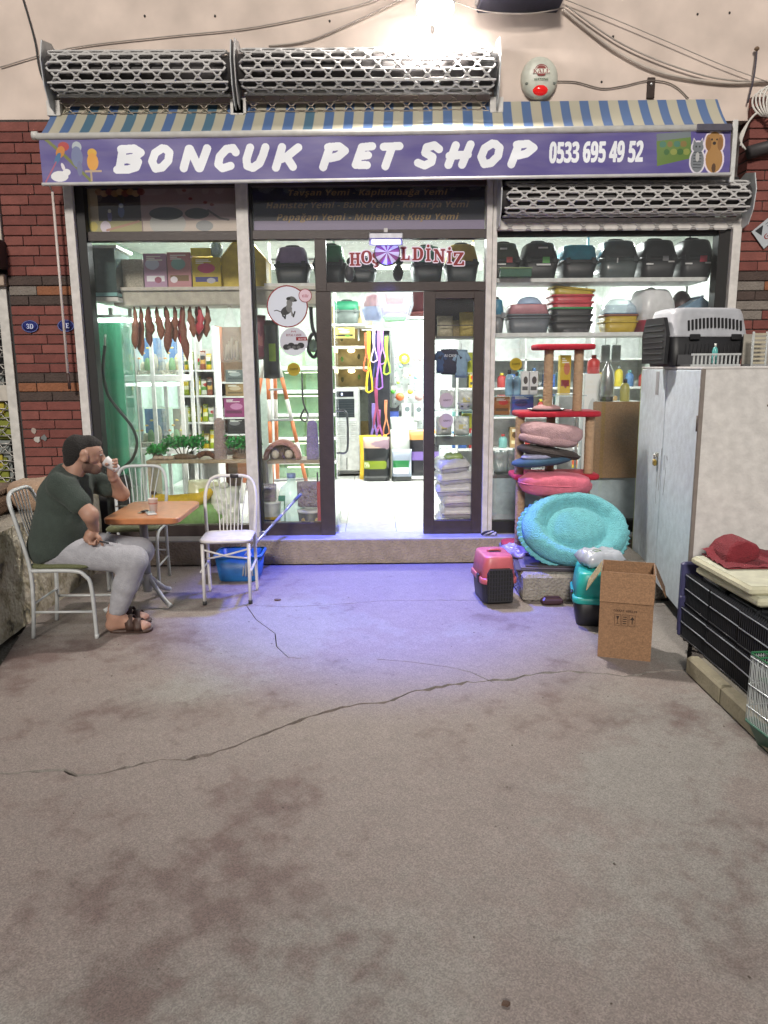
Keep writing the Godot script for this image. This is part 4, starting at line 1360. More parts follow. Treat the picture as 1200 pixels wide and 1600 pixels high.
	var pal := [[mat(0.68, 0.55, 0.05, 0.5), "yellow"], [mat(0.66, 0.66, 0.66, 0.5), "white"], [mat(0.10, 0.22, 0.45, 0.5), "blue"], [mat(0.48, 0.05, 0.05, 0.5), "red"], [mat(0.20, 0.22, 0.22, 0.5), "grey"], [mat(0.45, 0.32, 0.16, 0.5), "tan"], [mat(0.18, 0.40, 0.38, 0.5), "teal"]]
	var faces := [face_print(Color(0.75, 0.65, 0.1), [Color(0.8, 0.3, 0.1), Color(0.2, 0.2, 0.25)], 1), face_print(Color(0.8, 0.8, 0.8), [Color(0.3, 0.3, 0.3), Color(0.6, 0.6, 0.6)], 2), face_print(Color(0.2, 0.35, 0.6), [Color(0.8, 0.85, 0.9), Color(0.1, 0.2, 0.4)], 3), face_print(Color(0.6, 0.12, 0.12), [Color(0.8, 0.7, 0.3), Color(0.3, 0.05, 0.05)], 4), face_print(Color(0.35, 0.37, 0.37), [Color(0.7, 0.7, 0.7)], 5), face_print(Color(0.6, 0.48, 0.3), [Color(0.3, 0.2, 0.1), Color(0.8, 0.75, 0.6)], 6), face_print(Color(0.3, 0.5, 0.5), [Color(0.8, 0.85, 0.8), Color(0.2, 0.3, 0.3)], 7)]
	var tiers := ["second shelf board", "third shelf board", "fourth shelf board", "lowest shelf board"]
	var r := 0
	for py in [605, 650, 700, 742]:
		var y := at_z(870, py, -8.6).y
		var px := 706.0
		while px < 1000.0:
			var wpx: float = [13.0, 19.0, 10.0, 24.0, 15.0][rng.randi() % 5]
			var kk: int = rng.randi() % 7
			var tall := rng.randf_range(0.13, 0.24)
			var cen := at_z(px + wpx / 2, py, -8.66).x
			var wm := at_z(px + wpx, py, -8.66).x - at_z(px, py, -8.66).x - 0.012
			if rng.randf() < 0.55:
				carton("product_box", "%s product box on the %s" % [pal[kk][1], tiers[r]], {"at": v3(cen, y, -8.66), "w": wm, "h": tall}, 0.10, pal[kk][0], faces[kk], 0.0, "boxes on the product shelf")
			else:
				bottle("product_bottle", "%s bottle on the %s" % [pal[kk][1], tiers[r]], v3(cen, y, -8.70), tall, minf(wm / 2, 0.05), pal[kk][0], pal[(kk + 4) % 7][0], "bottles on the product shelf")
			px += wpx + 2.0
		r += 1
	# counters and dark boxes deep in the shop on the left, seen between the window posts
	for k in [["purple printed carton on the rear shelf by the window post", 349, 381, 622, 652, Color(0.5, 0.18, 0.38)], ["dark carton on the rear shelf by the window post", 355, 384, 654, 678, Color(0.12, 0.10, 0.12)], ["tan carton on the rear shelf by the window post", 352, 382, 600, 619, Color(0.55, 0.45, 0.3)], ["grey carton on the rear shelf by the window post", 352, 382, 578, 597, Color(0.35, 0.38, 0.38)]]:
		var zz := -8.9
		var yb := at_z(365, k[4], zz).y
		var b := carton("stock_carton", k[0], spot(k[1], k[2], k[3], zz, yb), 0.25, mat(pow(k[5].r, 2.2), pow(k[5].g, 2.2), pow(k[5].b, 2.2), 0.6), face_print(k[5], [k[5].lightened(0.3), k[5].darkened(0.3)], int(k[1]) % 17), 0.0, "cartons on the rear shelf")
		b.set_meta("at", 1)
	var rs := thing("stock_rack", "brown wooden stock rack behind the window post", "rack", v3(at_z(366, 600, -8.9).x, 0.21, -9.05))
	for py in [597, 619, 652, 678, 715]: part(rs, "board", hard().box(v3(0, at_z(365, py, -8.9).y - 0.21 - 0.009, 0), v3(0.36, 0.018, 0.32)), white)
	for x in [-0.185, 0.185]: part(rs, "upright", hard().box(v3(x, 0.95, 0), v3(0.02, 1.9, 0.32)), mat(0.25, 0.10, 0.05, 0.6))
	part(rs, "back_panel", hard().box(v3(0, 0.95, -0.162), v3(0.36, 1.9, 0.006)), mat(0.3, 0.22, 0.15, 0.7))

# ================= window displays =================
func build_left_window():
	var white := mat(0.62, 0.62, 0.57, 0.6)
	# top shelf with a thick pale front edge
	var zf := -6.72
	var ys := at_z(270, 449, zf).y
	var xa := at_z(176, 460, zf).x
	var t := thing("display_shelf", "pale thick wooden shelf across the top of the window with dried chews", "shelf", v3(xa, 0, 0))
	var x1 := -0.40
	part(t, "board", hard().box(v3((x1 - xa) / 2, ys - 0.075, zf - 0.19), v3(x1 - xa, 0.15, 0.36), 0.008), mat(0.46, 0.44, 0.36, 0.7, "plain", 0.3))
	part(t, "edge_strip", hard().box(v3((x1 - xa) / 2, ys - 0.012, zf + 0.004), v3(x1 - xa, 0.03, 0.02), 0.004), mat(0.55, 0.52, 0.44, 0.6))
	part(t, "upright", hard().box(v3(0.02, ys / 2, zf - 0.33), v3(0.04, ys - 0.42, 0.04)), white)
	part(t, "upright", hard().box(v3(x1 - xa - 0.02, ys / 2, zf - 0.33), v3(0.04, ys - 0.42, 0.04)), white)
	# dark tank with a white lid beside the shelf
	var yt := at_z(155, 464, -6.62).y
	var sp := spot(138, 178, 388, -6.62, yt)
	t = thing("dark_tank", "dark glass tank with a white lid at the window corner above the green panel", "fish tank", sp.at + v3(0, 0, -0.2))
	part(t, "body", hard().box(v3(0, sp.h / 2, 0), v3(sp.w, sp.h, 0.40), 0.004), mat(0.055, 0.085, 0.08, 0.12))
	part(t, "lid", hard().box(v3(0.01, sp.h + 0.012, 0), v3(sp.w + 0.03, 0.024, 0.43), 0.004), mat(0.6, 0.64, 0.64, 0.4))
	part(t, "base_trim", hard().box(v3(0, 0.02, 0.005), v3(sp.w + 0.01, 0.03, 0.41), 0.003), mat(0.20, 0.42, 0.40, 0.3))
	t = thing("tank_stand", "pale stand carrying the dark tank at the window corner", "stand", v3(sp.at.x, yt, sp.at.z - 0.2))
	part(t, "board", hard().box(v3(0, -0.02, 0), v3(sp.w + 0.02, 0.035, 0.42), 0.003), white)
	for dx in [-1, 1]: part(t, "leg", hard().box(v3(dx * (sp.w / 2 - 0.02), -(yt - 0.21) / 2 - 0.03, -0.18), v3(0.03, yt - 0.27, 0.03)), white)
	# cartons on the top shelf
	carton("plain_carton", "plain beige carton on the top shelf beside the dark tank", spot(181, 222, 405, -6.80, ys), 0.2, mat(0.50, 0.47, 0.38, 0.7, "paper"))
	for k in [["lilac printed cat litter box on the top shelf, next to the beige carton", 223, 259, 396, Color(0.62, 0.50, 0.60), [Color(0.70, 0.72, 0.80), Color(0.82, 0.82, 0.84), Color(0.55, 0.28, 0.38)]], ["pink printed cat litter box on the top shelf, next to the yellow blue pack", 260, 297, 394, Color(0.66, 0.46, 0.48), [Color(0.45, 0.60, 0.58), Color(0.42, 0.32, 0.16), Color(0.80, 0.78, 0.80)]], ["yellow and blue pack with a pink bowl print on the top shelf", 299, 344, 402, Color(0.66, 0.58, 0.08), [Color(0.70, 0.24, 0.40), Color(0.16, 0.16, 0.42), Color(0.6, 0.6, 0.64)]]]:
		carton("litter_box", k[0], spot(k[1], k[2], k[3], -6.78, ys), 0.16, mat(pow(k[4].r, 2.2), pow(k[4].g, 2.2), pow(k[4].b, 2.2), 0.5), face_print(k[4], k[5], int(k[1])), 0.0)
	var c1 := at_z(320, 402, -6.86)
	carton("flat_pack", "small yellow pack lying on the yellow and blue pack", {"at": v3(c1.x - 0.02, c1.y + 0.003, -6.79), "w": 0.17, "h": 0.065}, 0.1, mat(0.60, 0.52, 0.05, 0.5))
	var bag := thing("gift_bag", "crumpled teal and white bag slumped on the yellow packs", "bag", v3(c1.x + 0.105, c1.y + 0.002, -6.84))
	part(bag, "film", soft().sphere(v3(0, 0.06, 0), v3(0.06, 0.075, 0.05), 9, 6), mat(0.45, 0.62, 0.64, 0.35, "cloth", 2.0))
	# yellow house of corrugated board behind the white post
	var hs := thing("card_house", "yellow toy house with a pitched roof behind the white post", "house", v3(at_z(381, 440, -6.85).x, ys, -6.85))
	var a := at_z(345, 440, -6.85)
	var b := at_z(416, 440, -6.85)
	var hw := (b.x - a.x) / 2
	var ph := PackedVector2Array([v2(-hw, 0), v2(hw, 0), v2(hw, 0.24), v2(hw * 0.25, 0.42), v2(-hw * 0.25, 0.42), v2(-hw, 0.24)])
	part(hs, "front", hard().prism(ph, -0.01, 0.0), mat(0.58, 0.44, 0.05, 0.5))
	part(hs, "front", hard().prism(ph, -0.28, -0.27), mat(0.50, 0.38, 0.05, 0.5))
	for sd in [-1, 1]:
		part(hs, "wall", hard().box(v3(sd * (hw - 0.006), 0.12, -0.14), v3(0.01, 0.24, 0.255)), mat(0.52, 0.39, 0.04, 0.5))
		var q := hard()
		q.quad(v3(sd * hw * 0.25, 0.425, -0.30), v3(sd * hw * 1.06, 0.235, -0.30), v3(sd * hw * 1.06, 0.235, 0.02), v3(sd * hw * 0.25, 0.425, 0.02))
		part(hs, "roof", q, mat(0.10, 0.08, 0.05, 0.5))
	# tall green panel with a lit tube on top
	var g0 := at_z(148, 500, -6.60)
	var g1 := at_z(190, 765, -6.60)
	t = thing("green_tank", "tall glass tank with a bright green backdrop beside the black hose", "fish tank", v3((g0.x + g1.x) / 2 + 0.01, g1.y, -6.80))
	var gw := 0.25
	var gh := at_z(170, 496, -6.6).y - g1.y
	part(t, "backdrop", hard().box(v3(0, gh / 2, -0.14), v3(gw, gh, 0.01)), mat(0.05, 0.42, 0.24, 0.5))
	part(t, "side_panel", hard().box(v3(-gw / 2, gh / 2, 0), v3(0.008, gh, 0.28)), mat(0.08, 0.45, 0.28, 0.4))
	part(t, "pane", hard().box(v3(0.0, gh / 2, 0.15), v3(gw, gh, 0.006)), glass(0.2, 0.8, 0.5, 0.22))
	part(t, "pane", hard().box(v3(gw / 2 + 0.002, gh / 2, 0), v3(0.006, gh, 0.30)), glass(0.3, 0.8, 0.6, 0.25))
	part(t, "rim", hard().box(v3(0, gh + 0.012, 0.0), v3(gw + 0.03, 0.024, 0.33), 0.004), mat(0.55, 0.72, 0.62, 0.4))
	part(t, "light_tube", soft().tube([v3(-0.10, gh - 0.02, 0.12), v3(0.22, gh - 0.02, 0.12)], 0.018, 8), glow(0.9, 1.0, 0.95, 8.0))
	t = thing("tank_cabinet", "pale green cabinet under the tall green tank", "cabinet", v3((g0.x + g1.x) / 2 + 0.01, 0.21, -6.80))
	part(t, "carcass", hard().box(v3(0, (g1.y - 0.21) / 2, 0), v3(gw, g1.y - 0.21, 0.30), 0.004), mat(0.28, 0.48, 0.38, 0.5))
	part(t, "plinth", hard().box(v3(0, 0.03, 0.01), v3(gw + 0.004, 0.06, 0.296)), mat(0.1, 0.1, 0.1, 0.5))
	part(t, "handle", hard().box(v3(0.07, (g1.y - 0.21) / 2, 0.155), v3(0.012, 0.08, 0.012), 0.003), mat(0.5, 0.5, 0.5, 0.4, "metal"))
	# black hose and black canister
	var hp := []
	for q in [[164, 540], [161, 580], [168, 615], [185, 640], [205, 665], [214, 690], [208, 715], [192, 732], [182, 750]]: hp.append(at_z(q[0], q[1], -6.55))
	t = thing("filter_hose", "black ribbed hose curling down the green tank", "hose", hp[-1])
	var loc := []
	for q in hp: loc.append(q - hp[-1])
	part(t, "tube", soft().tube(curve(loc, 6), 0.013, 8), mat(0.015, 0.03, 0.025, 0.4))
	part(t, "hook", soft().tube([loc[0], loc[0] + v3(0.0, 0.05, -0.01), loc[0] + v3(-0.01, 0.09, -0.06)], 0.010, 6), mat(0.5, 0.5, 0.45, 0.5))
	sp = spot(164, 196, 744, -6.55, 0.21)
	t = thing("filter_canister", "black filter canister standing under the hose", "canister", sp.at)
	part(t, "body", soft().lathe(v3(0, 0, -0.1), [v2(sp.w * 0.55, 0), v2(sp.w * 0.55, sp.h - 0.05), v2(sp.w * 0.48, sp.h - 0.01), v2(sp.w * 0.2, sp.h)], 18), mat(0.015, 0.016, 0.018, 0.4))
	part(t, "collar", soft().lathe(v3(0, sp.h - 0.10, -0.1), [v2(sp.w * 0.58, 0), v2(sp.w * 0.58, 0.03)], 18), mat(0.04, 0.04, 0.045, 0.4))
	single("tank_thermometer", "small white oval thermometer stuck inside the green tank", "thermometer", hard().box(Vector3.ZERO, v3(0.035, 0.10, 0.01), 0.008), mat(0.62, 0.66, 0.6, 0.5), at_z(163, 680, -6.64))
	# dried chews hanging from the top shelf
	var yh := ys - 0.15
	var tanm := [mat(0.22, 0.075, 0.040, 0.6, "stone", 0.8), mat(0.29, 0.11, 0.06, 0.6, "stone", 0.8), mat(0.15, 0.055, 0.034, 0.6, "stone", 0.8)]
	var pinkm := mat(0.50, 0.05, 0.07, 0.5)
	for k in 14:
		var px := 209 + k * 8.6 + rng.randf_range(-2, 2)
		var long: float = [0.36, 0.42, 0.34, 0.24, 0.28, 0.34, 0.40, 0.30, 0.34, 0.46, 0.26, 0.30, 0.24, 0.26][k]
		var red := k in [8, 12]
		var lab := ("red wrapped chew stick hanging under the top shelf" if red else ("long dried brown chew hanging under the top shelf" if long > 0.33 else "short dried brown chew hanging under the top shelf"))
		t = thing("dried_chew", lab, "pet chew", v3(at_z(px, 490, -6.8).x, yh, -6.80 - 0.05 * (k % 3)), rng.randf_range(-0.6, 0.6), "dried chews hanging in the window")
		var s := soft()
		var pts := []
		var rr := []
		for i in 8:
			var v := i / 7.0
			pts.append(v3(0.012 * sin(v * 5 + k), -v * long, 0.02 * sin(v * 3 + k * 2)))
			rr.append((lerpf(0.008, 0.034, sin(v * 2.4)) * (0.7 + 0.5 * absf(sin(k * 3.1 + i * 1.7)))) if i < 7 else 0.006)
		s.t = Transform3D(Basis().scaled(v3(1, 1, 0.45)), Vector3.ZERO)
		s.tube(pts, rr, 8)
		part(t, "chew", s, pinkm if red else tanm[k % 3])
		part(t, "string", hard().box(v3(0, 0.0, 0), v3(0.004, 0.02, 0.004)), mat(0.5, 0.45, 0.4, 0.8))
	# clear plastic bag cone hanging at the post
	t = thing("plastic_bag", "clear plastic bag of bones hanging next to the white post", "bag", v3(at_z(358, 490, -6.75).x, yh, -6.78))
	part(t, "film", soft().lathe(v3(0, -0.48, 0), [v2(0.11, 0.0), v2(0.12, 0.06), v2(0.07, 0.3), v2(0.02, 0.46), v2(0.012, 0.48)], 14, true, true, 0.6), film(0.85, 0.9, 0.88, 0.16))
	for i in 5: part(t, "bone", soft().tube([v3(-0.05 + 0.025 * i, -0.46 + 0.02 * (i % 2), 0), v3(-0.03 + 0.02 * i, -0.33 + 0.03 * (i % 3), 0.01)], 0.014, 6), mat(0.62, 0.55, 0.44, 0.7))
	# lower wooden shelf with plastic plants
	zf = -6.62
	ys = at_z(300, 719, zf).y
	var xl := at_z(228, 719, zf).x
	var xr := -1.0
	t = thing("low_shelf", "low wooden shelf in the window carrying green plastic plants", "shelf", v3(xl, 0.21, zf))
	part(t, "board", hard().box(v3((xr - xl) / 2, ys - 0.21 - 0.015, -0.17), v3(xr - xl, 0.03, 0.34), 0.003), mat(0.40, 0.32, 0.18, 0.6, "paper", 0.2))
	for x in [0.02, xr - xl - 0.02]:
		part(t, "end_panel", hard().box(v3(x, (ys - 0.24) / 2, -0.17), v3(0.03, ys - 0.24, 0.32)), mat(0.46, 0.40, 0.26, 0.6, "paper"))
	part(t, "bracket", hard().box(v3((xr - xl) * 0.86, ys - 0.21 - 0.09, -0.05), v3(0.15, 0.12, 0.10), 0.004), mat(0.30, 0.14, 0.06, 0.6))
	var leafm := [mat(0.02, 0.28, 0.04, 0.45), mat(0.03, 0.38, 0.07, 0.45), mat(0.02, 0.20, 0.03, 0.45)]
	for k in [["bushy bright green plastic plant on the low shelf, beside a brown root", 288, 0.30, 0.19], ["bright green plastic plant on the low shelf against the white post", 378, 0.22, 0.18], ["small dark green plastic sprig on the low shelf", 247, 0.12, 0.11]]:
		t = thing("plastic_plant", k[0], "plant", v3(at_z(k[1], 715, -6.75).x, ys, -6.75))
		part(t, "base", soft().sphere(v3(0, 0.015, 0), v3(k[2] * 0.4, 0.03, 0.06), 12, 6, 0.9), mat(0.14, 0.09, 0.05, 0.9, "stone", 2.0))
		var s := soft()
		for i in 5: s.tube(curve([v3((i - 2) * 0.015, 0.01, 0), v3((i - 2) * k[2] * 0.14, k[3] * 0.45, 0.01 * i - 0.02), v3((i - 2) * k[2] * 0.22, k[3] * 0.8, 0.015 * i - 0.03)], 3), 0.005, 5)
		part(t, "stem", s, mat(0.06, 0.05, 0.02, 0.8))
		for m in 3:
			s = hard()
			for i in 260:
				var cl := v3((rng.randi() % 5 - 2) * k[2] * 0.22, k[3] * (0.62 + 0.3 * rng.randf()), 0)
				var p := cl + v3(rng.randfn(0, k[2] * 0.09), rng.randfn(0, k[3] * 0.10), rng.randfn(0, 0.035))
				var u := v3(rng.randfn(0, 1), rng.randfn(0, 1), rng.randfn(0, 1)).normalized() * 0.017
				var v := v3(rng.randfn(0, 1), rng.randfn(0, 1), rng.randfn(0, 1)).normalized() * 0.014
				s.quad(p - u, p + v, p + u, p - v)
			part(t, "foliage", s, leafm[m])
	t = thing("gravel_tube", "tall clear tube bag of brown gravel on the low shelf", "bag", v3(at_z(345, 715, -6.72).x, ys, -6.72))
	part(t, "gravel", soft().lathe(Vector3.ZERO, [v2(0.055, 0), v2(0.058, 0.05), v2(0.050, 0.2), v2(0.045, 0.33), v2(0.02, 0.36)], 14), mat(0.24, 0.13, 0.09, 0.9, "stone", 4.0))
	part(t, "film", soft().lathe(Vector3.ZERO, [v2(0.060, 0.001), v2(0.063, 0.05), v2(0.053, 0.25), v2(0.055, 0.42), v2(0.060, 0.45)], 14, false, false), film(0.9, 0.9, 0.9, 0.18))
	t = thing("driftwood", "gnarled brown root lying on the low shelf", "root", v3(at_z(322, 715, -6.7).x, ys, -6.70))
	part(t, "root", soft().tube(curve([v3(-0.07, 0.025, 0), v3(-0.02, 0.05, 0.01), v3(0.03, 0.045, -0.02), v3(0.08, 0.02, 0.01)], 5), 0.025, 8), mat(0.13, 0.06, 0.03, 0.9, "stone", 3.0))
	for i in 4: single("shelf_stone", "small pale pebble on the low shelf beside the dark green sprig", "pebble", soft().sphere(v3(0, 0.018, 0), v3(0.030, 0.02, 0.025), 9, 6), mat(0.45, 0.36, 0.26, 0.9, "stone", 2.0), v3(at_z(244 + i * 8, 715, -6.66).x, ys, -6.66), "pebbles on the low shelf")
	# on the floor under the low shelf
	t = thing("food_sack", "pale plastic sack with a yellow green print under the low shelf", "sack", v3(at_z(318, 800, -6.75).x, 0.21, -6.80))
	part(t, "sack", turned(pillow(0.30, 0.42, 0.16, 12, 0.5, 4.0, 3), Basis(Vector3.RIGHT, PI / 2 - 0.2)), mat(0.62, 0.64, 0.42, 0.3), v3(0, 0.22, 0))
	part(t, "front_print", turned(pillow(0.18, 0.12, 0.165, 8, 0.0), Basis(Vector3.RIGHT, PI / 2 - 0.2)), mat(0.48, 0.55, 0.06, 0.4), v3(0.04, 0.30, 0.012))
	t = thing("food_sack", "crumpled white plastic sack against the white post", "sack", v3(at_z(352, 800, -6.62).x, 0.21, -6.64))
	part(t, "sack", turned(pillow(0.26, 0.38, 0.14, 14, 0.9, 3.0, 8), Basis(Vector3.RIGHT, PI / 2 - 0.1)), mat(0.66, 0.70, 0.58, 0.3), v3(0, 0.20, 0))
	part(t, "knot", soft().sphere(v3(0, 0.40, 0), v3(0.04, 0.03, 0.03), 8, 6), mat(0.66, 0.70, 0.58, 0.3))
	t = thing("pet_bed", "yellow banana shaped pet bed on a green cushion in the window", "pet bed", v3(at_z(290, 800, -6.6).x, 0.21, -6.66))
	var s := soft()
	cushion(s, v3(0.10, 0.13, 0.03), 0.24, 0.13, 0.22, 0.0, 24, 3)
	part(t, "cushion", s, mat(0.22, 0.42, 0.12, 0.8, "cloth"))
	s = soft()
	s.tube(curve([v3(-0.28, 0.32, 0.06), v3(-0.15, 0.27, 0.08), v3(0.0, 0.265, 0.08), v3(0.14, 0.29, 0.06), v3(0.24, 0.36, 0.04)], 5), [0.02, 0.03, 0.04, 0.05, 0.055, 0.06, 0.06, 0.065, 0.068, 0.07, 0.07, 0.07, 0.068, 0.065, 0.06, 0.055, 0.05, 0.045, 0.04, 0.03, 0.02], 10)
	part(t, "bolster", s, mat(0.70, 0.48, 0.02, 0.8, "cloth"))
	for q in [[-0.26, 0.30], [-0.14, 0.24]]: part(t, "patch", soft().sphere(v3(q[0], q[1] + 0.05, 0.10), v3(0.03, 0.016, 0.03), 8, 5), mat(0.06, 0.03, 0.01, 0.8))

func build_middle_window():
	var white := mat(0.66, 0.66, 0.63, 0.6)
	# transom shelf with carriers
	var zf := -6.70
	var ys := at_z(600, 441, zf).y
	var t := thing("transom_shelf", "long shelf of pet carriers behind the welcome lettering", "shelf", v3(-0.96, ys, zf))
	part(t, "board", hard().box(v3(0.94, -0.014, -0.25), v3(1.84, 0.028, 0.46), 0.003), white)
	for x in [0.02, 0.60, 1.86]: part(t, "bracket", hard().box(v3(x, 0.26, -0.46), v3(0.02, 0.55, 0.02)), white)
	var dark := mat(0.022, 0.030, 0.034, 0.5)
	var grp := {"group": "pet carriers on the transom shelf"}
	carrier("lilac and black pet carrier behind the transom next to the yellow toy house", spot(426, 481, 384, -6.74, ys), 0.36, mat(0.30, 0.22, 0.38, 0.45), dark, grp)
	carrier("green and black pet carrier behind the dark mullion", spot(487, 540, 381, -6.74, ys), 0.36, mat(0.02, 0.16, 0.06, 0.45), dark, grp)
	carrier("small dark carrier behind the first welcome letters", spot(544, 588, 400, -6.74, ys), 0.34, mat(0.06, 0.07, 0.09, 0.45), dark, grp)
	carrier("green topped carrier behind the middle of the welcome letters", spot(643, 694, 383, -6.74, ys), 0.36, mat(0.04, 0.22, 0.14, 0.45), dark, grp)
	carrier("mustard yellow and black pet carrier behind the last welcome letter", spot(698, 750, 380, -6.74, ys), 0.36, mat(0.42, 0.27, 0.03, 0.45), dark, grp)
	for k in [["small black toy figure between the carriers above the doorway", 546, 376], ["small dark fan standing on the transom shelf behind the pinwheel", 622, 412]]:
		t = thing("shelf_figure", k[0], "figure", v3(at_z(k[1], 420, -6.64).x, ys, -6.66))
		part(t, "body", soft().sphere(v3(0, 0.07, 0), v3(0.045, 0.07, 0.04), 10, 7), mat(0.03, 0.03, 0.035, 0.6))
		part(t, "head", soft().sphere(v3(0.01, 0.165, 0), v3(0.035, 0.035, 0.035), 10, 7), mat(0.03, 0.03, 0.035, 0.6))
	# round stickers on the fixed pane
	var z := -6.392
	var f := font()
	var c := Canvas.new(256, 256, Color(0.50, 0.05, 0.09))
	c.oval(128, 128, 121, 121, Color(0.80, 0.82, 0.86))
	for q in [[[96, 178], [112, 200], [118, 150]], [[150, 150], [164, 190], [174, 160]]]: c.stroke(PackedVector2Array([v2(q[0][0], q[0][1]), v2(q[1][0], q[1][1]), v2(q[2][0], q[2][1])]), 9, Color(0.18, 0.18, 0.19))
	c.stroke(PackedVector2Array([v2(86, 160), v2(62, 150), v2(46, 154)]), 5, Color(0.2, 0.2, 0.2))
	c.oval(122, 152, 38, 24, Color(0.20, 0.20, 0.21), -0.5); c.oval(138, 140, 18, 26, Color(0.42, 0.42, 0.42), -0.3); c.oval(142, 108, 18, 28, Color(0.45, 0.45, 0.44)); c.oval(160, 84, 24, 16, Color(0.36, 0.36, 0.36), 0.3); c.oval(136, 80, 14, 9, Color(0.12, 0.12, 0.12), -0.3); c.oval(180, 92, 9, 7, Color(0.1, 0.1, 0.1))
	c.stroke(PackedVector2Array([v2(100, 150), v2(98, 186)]), 9, Color(0.25, 0.25, 0.25)); c.stroke(PackedVector2Array([v2(152, 150), v2(156, 182)]), 9, Color(0.5, 0.5, 0.5))
	single("puppy_sticker", "large round white sticker with a grey puppy on the fixed pane", "sticker", hard().prism(disc(0.168, 40), 0.0, 0.003), print_mat(c.im, 0.3), at_z(449, 479, z) + v3(0, 0, 0.002))
	c = Canvas.new(128, 128, Color(0.55, 0.10, 0.14))
	c.oval(64, 64, 58, 58, Color(0.82, 0.72, 0.76))
	for i in 5: c.stroke(PackedVector2Array([v2(36 + i * 14, 52 - 3 * absf(i - 2) * -1.0), v2(42 + i * 11, 80)]), 5, Color(0.6, 0.2, 0.26))
	single("crown_sticker", "small round pink crown sticker overlapping the puppy sticker", "sticker", hard().prism(disc(0.054, 28), 0.004, 0.006), print_mat(c.im, 0.3), at_z(477, 462, z) + v3(0, 0, 0.003))
	c = Canvas.new(256, 256, Color(0.74, 0.74, 0.77))
	c.text("ROYAL CANIN", 60, 58, 140, 20, Color(0.45, 0.18, 0.22), font(true, true)); c.stroke(PackedVector2Array([v2(108, 44), v2(112, 30), v2(128, 40), v2(144, 30), v2(148, 44)]), 4, Color(0.55, 0.2, 0.25))
	c.rect(150, 86, 106, 32, Color(0.50, 0.08, 0.12)); c.text("BAYİİ", 172, 92, 70, 20, Color(0.85, 0.8, 0.8), f)
	for i in 4: c.oval(60 + i * 44, 176 - (i % 2) * 14, 32, 26, Color(0.18, 0.18, 0.19))
	for i in 3: c.oval(84 + i * 44, 178, 18, 14, Color(0.36, 0.36, 0.36))
	c.rect(0, 200, 256, 56, Color(0.80, 0.82, 0.84))
	single("kitten_sticker", "round white sticker with dark sleeping animals below the puppy sticker", "sticker", hard().prism(disc(0.115, 36), 0.0, 0.003), print_mat(c.im, 0.3), at_z(459, 534, z))
	gold_sticker("gold round sticker with a drop shaped tail below the dealer sticker", 459, 577, 0.054, z)
	# tall display behind the fixed pane
	var ysh := at_z(450, 719, -6.66).y
	t = thing("window_shelf", "wooden window shelf with a log house and a purple gravel tube", "shelf", v3(-0.95, 0.21, -6.62))
	part(t, "board", hard().box(v3(0.24, ysh - 0.21 - 0.014, -0.17), v3(0.50, 0.028, 0.32), 0.003), mat(0.42, 0.34, 0.22, 0.6, "paper"))
	for x in [-0.012, 0.492]: part(t, "end_panel", hard().box(v3(x, (ysh - 0.22) / 2, -0.17), v3(0.02, ysh - 0.22, 0.30)), mat(0.58, 0.58, 0.50, 0.6))
	# arched log house in plastic
	var ax := at_z(441, 715, -6.72)
	t = thing("log_house", "arched pink wooden log tunnel with cut roots inside on the window shelf", "log house", v3(ax.x, ysh, -6.74))
	var s := soft()
	var rings := []
	for i in 15:
		var a := PI * i / 14.0
		var r := []
		for q in [[0.165, 0.07], [0.165, -0.07], [0.128, -0.07], [0.128, 0.07]]: r.append(v3(-cos(a) * q[0], sin(a) * q[0] * 1.05, q[1]))
		r.reverse()
		rings.append(r)
	s.loft(rings)
	part(t, "arch", s, mat(0.52, 0.27, 0.22, 0.9, "stone", 2.0))
	part(t, "back", hard().box(v3(0, 0.06, -0.06), v3(0.24, 0.12, 0.01)), mat(0.30, 0.20, 0.09, 0.9, "stone", 2.0))
	for k in [[-0.05, 0.05], [0.03, 0.14], [0.06, 0.05]]:
		part(t, "root", soft().tube(curve([v3(0, 0.0, 0), v3(k[0] * 0.4, k[1] * 0.6, 0.01), v3(k[0], k[1], 0.02), v3(k[0] * 1.3, k[1] * 0.7, 0.02)], 4), 0.010, 6), mat(0.10, 0.055, 0.025, 0.9))
	for x in [-0.06, 0.06]: part(t, "nest_ball", soft().sphere(v3(x, 0.045, 0.02), v3(0.036, 0.04, 0.03), 10, 7), mat(0.60, 0.55, 0.44, 0.9, "stone", 2.0))
	t = thing("gravel_tube", "tall clear tube of purple gravel on the window shelf", "bag", v3(at_z(489, 715, -6.72).x, ysh, -6.72))
	part(t, "gravel", soft().lathe(Vector3.ZERO, [v2(0.052, 0), v2(0.056, 0.05), v2(0.050, 0.22), v2(0.042, 0.32), v2(0.02, 0.345)], 14), mat(0.15, 0.08, 0.38, 0.9, "stone", 4.0))
	part(t, "film", soft().lathe(Vector3.ZERO, [v2(0.058, 0.001), v2(0.061, 0.06), v2(0.05, 0.26), v2(0.05, 0.36), v2(0.055, 0.39)], 14, false, false), film(0.9, 0.9, 0.95, 0.18))
	# bucket, water jug, gravel sack and flower pot on the floor
	var sp := spot(402, 432, 757, -6.56, 0.21)
	t = thing("feed_bucket", "white feed bucket with a yellow label and a grey pack on top", "bucket", sp.at + v3(0, 0, -0.1))
	part(t, "pail", soft().lathe(Vector3.ZERO, [v2(0.085, 0), v2(0.088, 0.01), v2(0.102, 0.225), v2(0.104, 0.23)], 20), mat(0.62, 0.66, 0.64, 0.4))
	part(t, "lid", soft().lathe(v3(0, 0.23, 0), [v2(0.108, 0), v2(0.110, 0.018), v2(0.09, 0.024)], 20), mat(0.66, 0.7, 0.68, 0.4))
